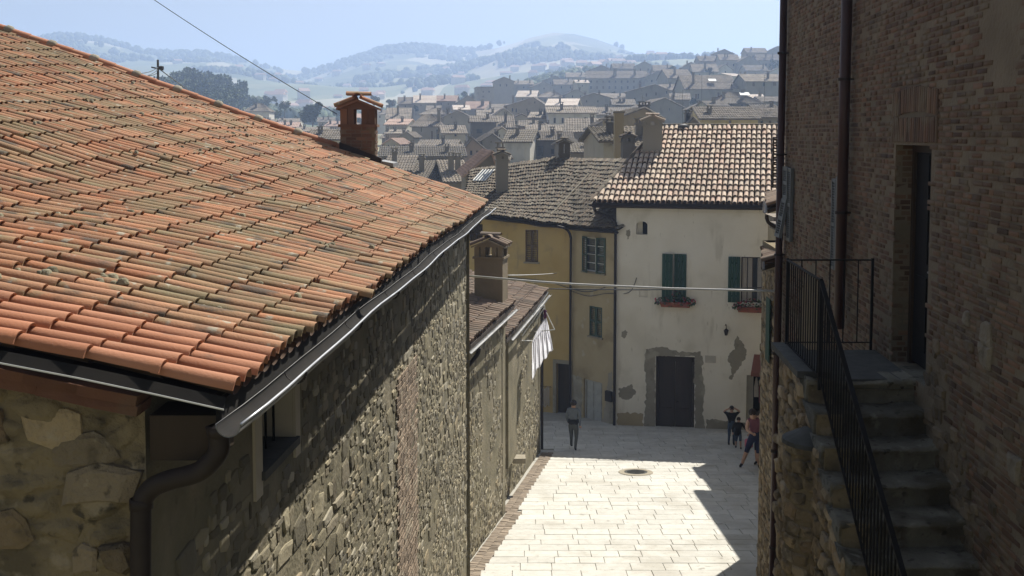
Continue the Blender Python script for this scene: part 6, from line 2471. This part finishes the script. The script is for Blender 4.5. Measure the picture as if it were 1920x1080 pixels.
# ================================================================== TREES
def leaf_mesh(name, n, seed, rx, rz, sz, mat):
    rr = random.Random(seed)
    vs, fs = [], []
    cl = [(Vector((rr.gauss(0, .5) * rx, rr.gauss(0, .5) * rx, rr.uniform(-.75, .9) * rz)), rr.uniform(.25, .5)) for _ in range(16)]
    for i in range(n):
        c, r = rr.choice(cl)
        v = Vector((rr.gauss(0, 1), rr.gauss(0, 1), rr.gauss(0, 1))).normalized() * (rr.random() ** .4) * r * rx
        p = c * .85 + v
        a = Vector((rr.uniform(-1, 1), rr.uniform(-1, 1), rr.uniform(-1, 1))).normalized()
        e = a.cross(Vector((rr.uniform(-1, 1), rr.uniform(-1, 1), rr.uniform(-1, 1)))).normalized()
        s = sz * rr.uniform(.6, 1.3)
        k = len(vs)
        vs += [tuple(p - a * s), tuple(p - e * s * .7), tuple(p + a * s), tuple(p + e * s * .7)]
        fs.append((k, k + 1, k + 2, k + 3))
    me = bpy.data.meshes.new(name)
    me.from_pydata(vs, [], fs)
    me.materials.append(mat)
    return me


CR = [leaf_mesh('crown', 1500, s, 1.0, 1.0, .11, M['crown']) for s in range(4)]
CD = [leaf_mesh('crown', 2600, s + 9, 1.0, .9, .10, M['crown_dark']) for s in range(2)]
tb = MB()
tb.tube([(0, 0, -.6), (0.02, 0, .3), (0, .02, .8), (.02, 0, 1.2)], [.06, .05, .04, .02], 7)
for k in range(5):
    a = k * 1.3
    tb.tube([(0, 0, .45 + k * .1), (.25 * math.cos(a), .25 * math.sin(a), .75 + k * .12), (.45 * math.cos(a), .45 * math.sin(a), 1.05 + k * .12)], [.03, .02, .008], 5)
TRK = bpy.data.meshes.new('trunk')
TRK.from_pydata(tb.v, [], tb.f)
TRK.materials.append(M['bark'])


def tree(label, px, ybase, ytop, d, dark=False, wide=1.0, group=None, name='broadleaf_tree'):
    p0, p1 = at(px, ybase, d), at(px, ytop, d)
    h = p1[2] - p0[2]
    t = thing(name, label, 'tree', p0, group)
    s = h * .42
    me = RN.choice(CD if dark else CR)
    ang = RN.uniform(0, 6.28)
    c = p0 + Vector((0, 0, h * .56))
    Rz = Matrix.Rotation(ang, 4, 'Z')
    link('crown', me, t, Matrix.Translation(c) @ Rz @ Matrix.Diagonal((s * wide, s * wide, s * 1.05, 1)))
    link('trunk', TRK, t, Matrix.Translation(p0) @ Rz @ Matrix.Diagonal((h * .5, h * .5, h * .5, 1)))
    return t


tree('dark round evergreen standing alone among the valley roofs', 586, 240, 188, 300, True, 1.15, None, 'round_tree')
G = 'trees on the wooded slope'
SL = 'bluish broadleaf tree on the wooded slope behind the terracotta roof'
for px, yb, yt, d in ((312, 205, 140, 380), (330, 195, 138, 420), (350, 190, 128, 450), (372, 196, 131, 440), (395, 200, 135, 450), (418, 205, 140, 460), (340, 215, 160, 360), (366, 220, 168, 350), (392, 224, 172, 350), (415, 224, 170, 370),
                      (436, 222, 165, 390), (452, 216, 172, 420), (300, 200, 150, 360), (440, 200, 158, 430), (325, 212, 172, 330), (380, 210, 150, 400), (405, 216, 160, 410), (355, 205, 148, 400)):
    tree(SL, px, yb, yt, d, False, RN.uniform(.9, 1.2), G)
tree('tall slim tree at the right end of the wooded slope', 452, 205, 150, 440, False, .65, None, 'slim_tree')
tree('small bushy tree between the lone pale house and the dark round tree', 534, 214, 188, 340, False, .9)
NV_ = ['leafy tree just above the lone pale valley house', 'leafy tree at the right shoulder of the lone pale valley house', 'tree between the lone pale house and the low pale house', 'low tree in front of the pale low valley house',
       'tree right behind the small pink roof of the valley', 'bushy tree hard against the left side of the brick chimney', 'hazy tree just left of the brick chimney hat', 'hazy tree just right of the brick chimney hat', 'lowest tree in front of the valley houses', 'tree rising behind the low brown valley roof']
for i, (px, yb, yt, d) in enumerate(((476, 200, 182, 420), (500, 206, 180, 430), (520, 226, 206, 330), (556, 238, 218, 310), (630, 226, 204, 380), (668, 244, 220, 300), (700, 200, 180, 430), (735, 206, 186, 420), (566, 252, 236, 260), (512, 240, 222, 300))):
    tree(NV_[i], px, yb, yt, d, False, RN.uniform(.9, 1.3), 'trees in the near valley')
TT_ = ['hazy tree left of the flat topped grey block', 'hazy tree at the right gable of the long many windowed building', 'hazy tree behind the pale block on the hill', 'hazy tree at the left foot of the long many windowed building',
       'tree touching the gabled wing of the long building', 'small tree above the bright pink roof at the town edge', 'tree on the far right crest']
for i, (px, yb, yt, d) in enumerate(((888, 200, 178, 390), (1262, 150, 122, 420), (1392, 142, 118, 430), (1072, 168, 150, 450), (1240, 152, 124, 450), (870, 186, 170, 430), (1448, 136, 112, 430))):
    tree(TT_[i], px, yb, yt, d, False, 1.0, 'trees between the town roofs')

for px, yb, yt, d in ((905, 224, 206, 260), (948, 214, 198, 300), (990, 200, 186, 330), (1012, 246, 228, 175), (868, 262, 246, 175), (780, 212, 196, 320), (842, 246, 232, 210), (1150, 186, 170, 330), (1232, 184, 166, 300), (1300, 200, 182, 250),
                      (1378, 184, 166, 280), (1412, 202, 186, 230), (1100, 240, 220, 165), (735, 222, 204, 290), (1330, 146, 126, 380), (1290, 150, 130, 350)):
    tree('small tree squeezed between the roofs of the hill town', px, yb, yt, d, px % 2 == 0, .9, 'small trees squeezed between the roofs')

# far woodland and hedges: uncountable
IC = []
for s in range(3):
    rr = random.Random(s)
    vs, fs = [], []
    n, m = 7, 4
    for j in range(m + 1):
        for i in range(n):
            t = math.pi * j / m
            r = math.sin(t) * rr.uniform(.75, 1.15) + .02
            vs.append((r * math.cos(2 * math.pi * i / n), r * math.sin(2 * math.pi * i / n), math.cos(t) * rr.uniform(.8, 1.1)))
    for j in range(m):
        for i in range(n):
            a, c = j * n + i, j * n + (i + 1) % n
            fs.append((a, c, c + n, a + n))
    IC.append((vs, fs))
wood = []
rr = random.Random(5)
while len(wood) < 9000:
    y = 480 + 1450 * rr.random() ** 1.3
    u = rr.uniform(-.46, .34)
    x = u * y
    n = noise.noise(Vector((x * .006, y * .008, 2.5))) + .5 * noise.noise(Vector((x * .02, y * .03, 6.5)))
    if n < .08 + .35 * rr.random() or (u > .05 and y < 620):
        continue
    s = rr.uniform(1.3, 3.4) * (1 + y / 2500)
    wood.append((rr.randrange(3), Matrix.Translation((x, y, terrain_z(x, y) + s * .6)) @ Matrix.Rotation(rr.random() * 6, 4, 'Z') @ Matrix.Diagonal((s, s, s * 1.1, 1))))
merged('woodland', IC, wood, M['crown'], None, True, kind='stuff')
# far scattered houses on the hillside
b = MB()
b.cur = 0
b.hexa((-4.5, -3.5, -3), (9, 0, 0), (0, 7, 0), (0, 0, 8.5))
b.cur = 1
b.add([(-5, -4, 5.3), (5, -4, 5.3), (5, 4, 5.3), (-5, 4, 5.3), (-4.2, 0, 7.6), (4.2, 0, 7.6)], [(0, 1, 5, 4), (2, 3, 4, 5), (1, 2, 5), (3, 0, 4), (3, 2, 1, 0)])
fh = bpy.data.meshes.new('far_house')
fh.from_pydata(b.v, [], b.f)
fh.materials.append(M['w_white'])
fh.materials.append(M['town_roof_red'])
fh.polygons.foreach_set('material_index', b.m)
rr = random.Random(21)
n = 0
while n < 110:
    y = 560 + 1100 * rr.random() ** 1.4
    u = rr.uniform(-.36, .25)
    x = u * y
    if (u > .0 and y < 800) or noise.noise(Vector((x * .004, y * .006, 12.5))) < -.05:
        continue
    p = (x, y, terrain_z(x, y))
    q = project(Vector(p) + Vector((0, 0, 5)))
    if not (330 < q[0] < 1460 and 100 < q[1] < 250):
        continue
    o = link('far_house', fh, None, Matrix.Translation(p) @ Matrix.Rotation(rr.uniform(-.8, .8), 4, 'Z') @ Matrix.Diagonal((rr.uniform(.7, 1.5), rr.uniform(.8, 1.2), rr.uniform(.8, 1.3), 1)))
    tag(o, 'tiny pale hazy house scattered on the far valley side', 'house', 'houses scattered across the far valley')
    n += 1

# ================================================================== PEOPLE
def person(label, foot, height, yaw, joints, cloth, hair='hair', hair_len=.0, extra=None):
    """joints: dict name -> (x, y, z) for a body 1.0 high facing -y; cloth: dict of part -> material key"""
    J = {k: Vector(v) for k, v in joints.items()}
    t = thing('person', label, 'person', foot)
    Tm = Matrix.Translation(foot) @ Matrix.Rotation(yaw, 4, 'Z') @ Matrix.Scale(height, 4)
    bones = [('pelvis', 'waist', 'hips'), ('waist', 'chest', 'torso'), ('chest', 'neck', 'torso'), ('neck', 'chin', 'skin'), ('chin', 'crown', 'skin')]
    for s in 'LR':
        bones += [('pelvis', 'hip' + s, 'hips'), ('hip' + s, 'knee' + s, 'thigh'), ('knee' + s, 'ankle' + s, 'shin'), ('ankle' + s, 'toe' + s, 'shoe'),
                  ('chest', 'shoulder' + s, 'torso'), ('shoulder' + s, 'elbow' + s, 'upper'), ('elbow' + s, 'wrist' + s, 'fore'), ('wrist' + s, 'palm' + s, 'skin')]
    rad = {'pelvis': .088, 'waist': .076, 'chest': .094, 'neck': .034, 'chin': .046, 'crown': .055}
    for s in 'LR':
        rad.update({'hip' + s: .066, 'knee' + s: .040, 'ankle' + s: .026, 'toe' + s: .022, 'shoulder' + s: .046, 'elbow' + s: .030, 'wrist' + s: .019, 'palm' + s: .022})
    names = list(rad)
    me = bpy.data.meshes.new('body')
    me.from_pydata([tuple(J[n]) for n in names], [(names.index(a), names.index(c)) for a, c, _ in bones], [])
    o = bpy.data.objects.new('body_tmp', me)
    COL.objects.link(o)
    sk = o.modifiers.new('skin', 'SKIN')
    sk.use_smooth_shade = True
    sv = me.skin_vertices[0].data
    for i, n in enumerate(names):
        r = rad[n]
        sv[i].radius = (r, r * (.72 if n in ('pelvis', 'waist', 'chest') else 1))
        sv[i].use_root = n == 'pelvis'
    ss = o.modifiers.new('sub', 'SUBSURF')
    ss.levels = ss.render_levels = 1
    dg = bpy.context.evaluated_depsgraph_get()
    bmsh = bpy.data.meshes.new_from_object(o.evaluated_get(dg))
    bpy.data.objects.remove(o)
    # fingers
    V = [v.co.copy() for v in bmsh.vertices]
    Fc = [tuple(p.vertices) for p in bmsh.polygons]
    bpy.data.meshes.remove(bmsh)
    nb = len(Fc)
    fm = MB()
    for s in 'LR':
        w, p = J['wrist' + s], J['palm' + s]
        d = (p - w).normalized()
        sd = d.cross(Vector((0, 1, .2))).normalized()
        for i, (o_, L) in enumerate(((-.016, .040), (-.005, .046), (.006, .043), (.016, .034))):
            q = p + sd * o_
            fm.tube([q, q + d * L * .55, q + d * L * .9 + Vector((0, -.008, 0))], [.006, .0055, .004], 5)
        q = w + d * .012
        fm.tube([q, q + d * .02 + sd * -.026, q + d * .04 + sd * -.03], [.007, .006, .004], 5)
    keys = []
    fin = []
    for f in Fc:
        c = sum((V[i] for i in f), Vector()) / len(f)
        best, bk = 9, 'torso'
        for a, e, k in bones:
            A_, B_ = J[a], J[e]
            tt = max(0, min(1, (c - A_).dot(B_ - A_) / max(1e-9, (B_ - A_).length_squared)))
            dist = (c - A_ - (B_ - A_) * tt).length - (rad[a] * (1 - tt) + rad[e] * tt) * .8
            if dist < best:
                best, bk = dist, k
        keys.append(cloth.get(bk, 'skin') if bk != 'skin' else 'skin')
    off = len(V)
    V += [Vector(v) for v in fm.v]
    Fc += [tuple(i + off for i in f) for f in fm.f]
    keys += ['skin'] * len(fm.f)
    mats = sorted(set(keys))
    me = bpy.data.meshes.new('body')
    me.from_pydata([tuple(Tm @ v) for v in V], [], Fc)
    for k in mats:
        me.materials.append(M[k])
    me.polygons.foreach_set('material_index', [mats.index(k) for k in keys])
    me.polygons.foreach_set('use_smooth', [True] * len(Fc))
    link('body', me, t)
    # hair: a cap over crown and back of the head; nose and eyes on the front
    hd = (J['crown'] - J['chin'])
    up_ = hd.normalized()
    fwd = Vector((0, -1, 0))
    fwd = (fwd - up_ * fwd.dot(up_)).normalized()
    rt = up_.cross(fwd)
    c = lerp(J['chin'], J['crown'], .72)
    b = MB()
    vs, fs = [], []
    n, m = 14, 7
    for j in range(m + 1):
        ph = math.pi * .64 * j / m
        for i in range(n):
            th = 2 * math.pi * i / n
            bk = -math.cos(th)
            lo = 1 + max(0, bk) * (.35 + hair_len) * max(0, (ph - .9))
            R_ = .064
            v = rt * math.sin(ph) * math.sin(th) * R_ + fwd * math.sin(ph) * math.cos(th) * R_ * (.86 if math.cos(th) > 0 and ph > 1.1 else 1.06) + up_ * math.cos(ph) * R_ * 1.06 * lo - fwd * .006
            vs.append(Tm @ (c + v))
    for j in range(m):
        for i in range(n):
            a, e = j * n + i, j * n + (i + 1) % n
            fs.append((a, e, e + n, a + n))
    b.add(vs, fs)
    b.build('hair', M[hair], t, True)
    b = MB()
    cc = lerp(J['chin'], J['crown'], .45)
    b.tube([Tm @ (cc + fwd * .045 + up_ * .012), Tm @ (cc + fwd * .066 - up_ * .008), Tm @ (cc + fwd * .05 - up_ * .014)], [.004 * height, .008 * height, .004 * height], 5)
    b.build('nose', M['skin'], t, True)
    b = MB()
    for s in (-1, 1):
        b.lathe(Tm @ (cc + fwd * .055 + rt * s * .02 + up_ * .018), [(0, -.006 * height), (.007 * height, 0), (0, .006 * height)], 6)
    b.build('eyes', M['hair'], t)
    if extra:
        extra(t, Tm, J)
    return t


def base_pose(**kw):
    j = dict(pelvis=(0, 0, .50), waist=(0, 0, .60), chest=(0, 0, .73), neck=(0, 0, .835), chin=(0, -.008, .885), crown=(0, -.004, .955),
             hipL=(.055, 0, .48), kneeL=(.06, -.01, .27), ankleL=(.06, .01, .045), toeL=(.065, -.075, .022),
             hipR=(-.055, 0, .48), kneeR=(-.06, -.01, .27), ankleR=(-.06, .01, .045), toeR=(-.065, -.075, .022),
             shoulderL=(.105, 0, .79), elbowL=(.135, .01, .62), wristL=(.14, -.02, .48), palmL=(.14, -.03, .445),
             shoulderR=(-.105, 0, .79), elbowR=(-.135, .01, .62), wristR=(-.14, -.02, .48), palmR=(-.14, -.03, .445))
    j.update(kw)
    return j


def waistbag(t, Tm, J):
    b = MB()
    vs, fs = [], []
    for j, z in enumerate((.52, .54, .60, .615)):
        for i in range(16):
            a = 2 * math.pi * i / 16
            r = (.090, .102, .098, .086)[j] + .004 * math.sin(i * 2.3)
            vs.append(Tm @ Vector((r * 1.05 * math.cos(a), r * .85 * math.sin(a), z + .006 * math.sin(i * 1.7))))
    for j in range(3):
        for i in range(16):
            a, e = j * 16 + i, j * 16 + (i + 1) % 16
            fs.append((a, e, e + 16, a + 16))
    b.add(vs, fs)
    b.build('tied_sweater', M['black_cloth'], t, True)


p = on_street(1075, 843)
person('man in grey jacket walking away with dark sweater tied round his waist', p, 1.72, math.radians(165),
       base_pose(kneeL=(.06, -.09, .29), ankleL=(.062, -.10, .06), toeL=(.065, -.18, .03), kneeR=(-.06, .0, .27), ankleR=(-.065, .13, .07), toeR=(-.068, .07, .022),
                 elbowR=(-.14, .05, .63), wristR=(-.135, .02, .50), palmR=(-.135, .0, .465), elbowL=(.14, -.02, .63), wristL=(.13, -.10, .52), palmL=(.13, -.13, .50)),
       dict(torso='jacket', upper='jacket', fore='jacket', hips='trousers', thigh='trousers', shin='trousers', shoe='black_cloth'), extra=waistbag)
p = on_street(1384, 844)
person('child in dark open jacket and bare calves running towards the lane', p, 1.14, math.radians(-12),
       base_pose(kneeL=(.06, -.10, .30), ankleL=(.075, -.02, .09), toeL=(.085, -.09, .06), kneeR=(-.06, .03, .27), ankleR=(-.065, .12, .10), toeR=(-.07, .07, .04),
                 elbowL=(.19, .04, .66), wristL=(.22, -.07, .63), palmL=(.225, -.10, .625), elbowR=(-.17, .04, .63), wristR=(-.16, -.07, .54), palmR=(-.16, -.10, .52)),
       dict(torso='black_cloth', upper='black_cloth', fore='black_cloth', hips='black_cloth', thigh='denim', shin='skin', shoe='black_cloth'))
p = on_street(1371, 834)
person('child with both arms raised to the head behind the running child', p, 1.38, math.radians(-5),
       base_pose(elbowL=(.20, -.02, .86), wristL=(.10, -.06, .93), palmL=(.075, -.06, .94), elbowR=(-.20, -.02, .86), wristR=(-.10, -.06, .93), palmR=(-.075, -.06, .94),
                 kneeR=(-.06, -.07, .28), ankleR=(-.065, .0, .05)),
       dict(torso='black_cloth', upper='black_cloth', fore='skin', hips='denim', thigh='denim', shin='denim', shoe='black_cloth'))


def pinkbag(t, Tm, J):
    b = MB()
    q = Tm @ Vector((-.19, -.05, .40))
    b.lathe(q, [(0, -.16), (.13, -.15), (.14, .05), (.10, .09), (0, .1)], 10)
    b.build('carried_bag', M['pink'], t, True)


p = on_street(1411, 878)
person('woman in dark blue shorts with one bare leg stretched out to the side', p, 1.92, math.radians(-14),
       base_pose(pelvis=(.03, .02, .50), waist=(.035, 0, .60), chest=(.03, -.02, .73), neck=(.015, -.04, .83), chin=(-.005, -.055, .875), crown=(-.015, -.06, .945),
                 hipL=(.085, .02, .48), kneeL=(.09, -.03, .27), ankleL=(.10, .05, .05), toeL=(.11, -.03, .022), hipR=(-.03, .02, .48), kneeR=(-.10, -.03, .27), ankleR=(-.17, .02, .05), toeR=(-.20, -.05, .022),
                 shoulderL=(.135, -.02, .785), elbowL=(.20, -.06, .66), wristL=(.17, -.15, .60), palmL=(.165, -.18, .59), shoulderR=(-.075, -.03, .785), elbowR=(-.10, -.10, .66), wristR=(-.02, -.17, .62), palmR=(.01, -.18, .615)),
       dict(torso='wine', upper='skin', fore='skin', hips='navy', thigh='navy', shin='skin', shoe='black_cloth'), hair_len=.5)
p = on_street(1424, 872)
person('person in pink top half hidden by the corner of the wall', p, 1.74, math.radians(-40),
       base_pose(elbowR=(-.16, -.06, .66), wristR=(-.13, -.14, .58), palmR=(-.13, -.17, .57)),
       dict(torso='pink', upper='pink', fore='skin', hips='black_cloth', thigh='black_cloth', shin='skin', shoe='black_cloth'), extra=pinkbag)

# ================================================================== HAZE
HZ_TOP = 240.0
b = MB()
b.hexa((-3500, -70, -40), (7000, 0, 0), (0, 3500, 0), (0, 0, 40 + HZ_TOP))
hm = bpy.data.materials.new('valley_haze')
hm.use_nodes = True
hn = hm.node_tree
for n_ in list(hn.nodes):
    if n_.type != 'OUTPUT_MATERIAL':
        hn.nodes.remove(n_)
pv = hn.nodes.new('ShaderNodeVolumePrincipled')
pv.inputs['Color'].default_value = (.50, .66, 1.0, 1)
pv.inputs['Density'].default_value = 0.00065
pv.inputs['Anisotropy'].default_value = 0.35
hn.links.new(pv.outputs[0], hn.nodes['Material Output'].inputs['Volume'])
b.build('haze', hm, None, kind='stuff')
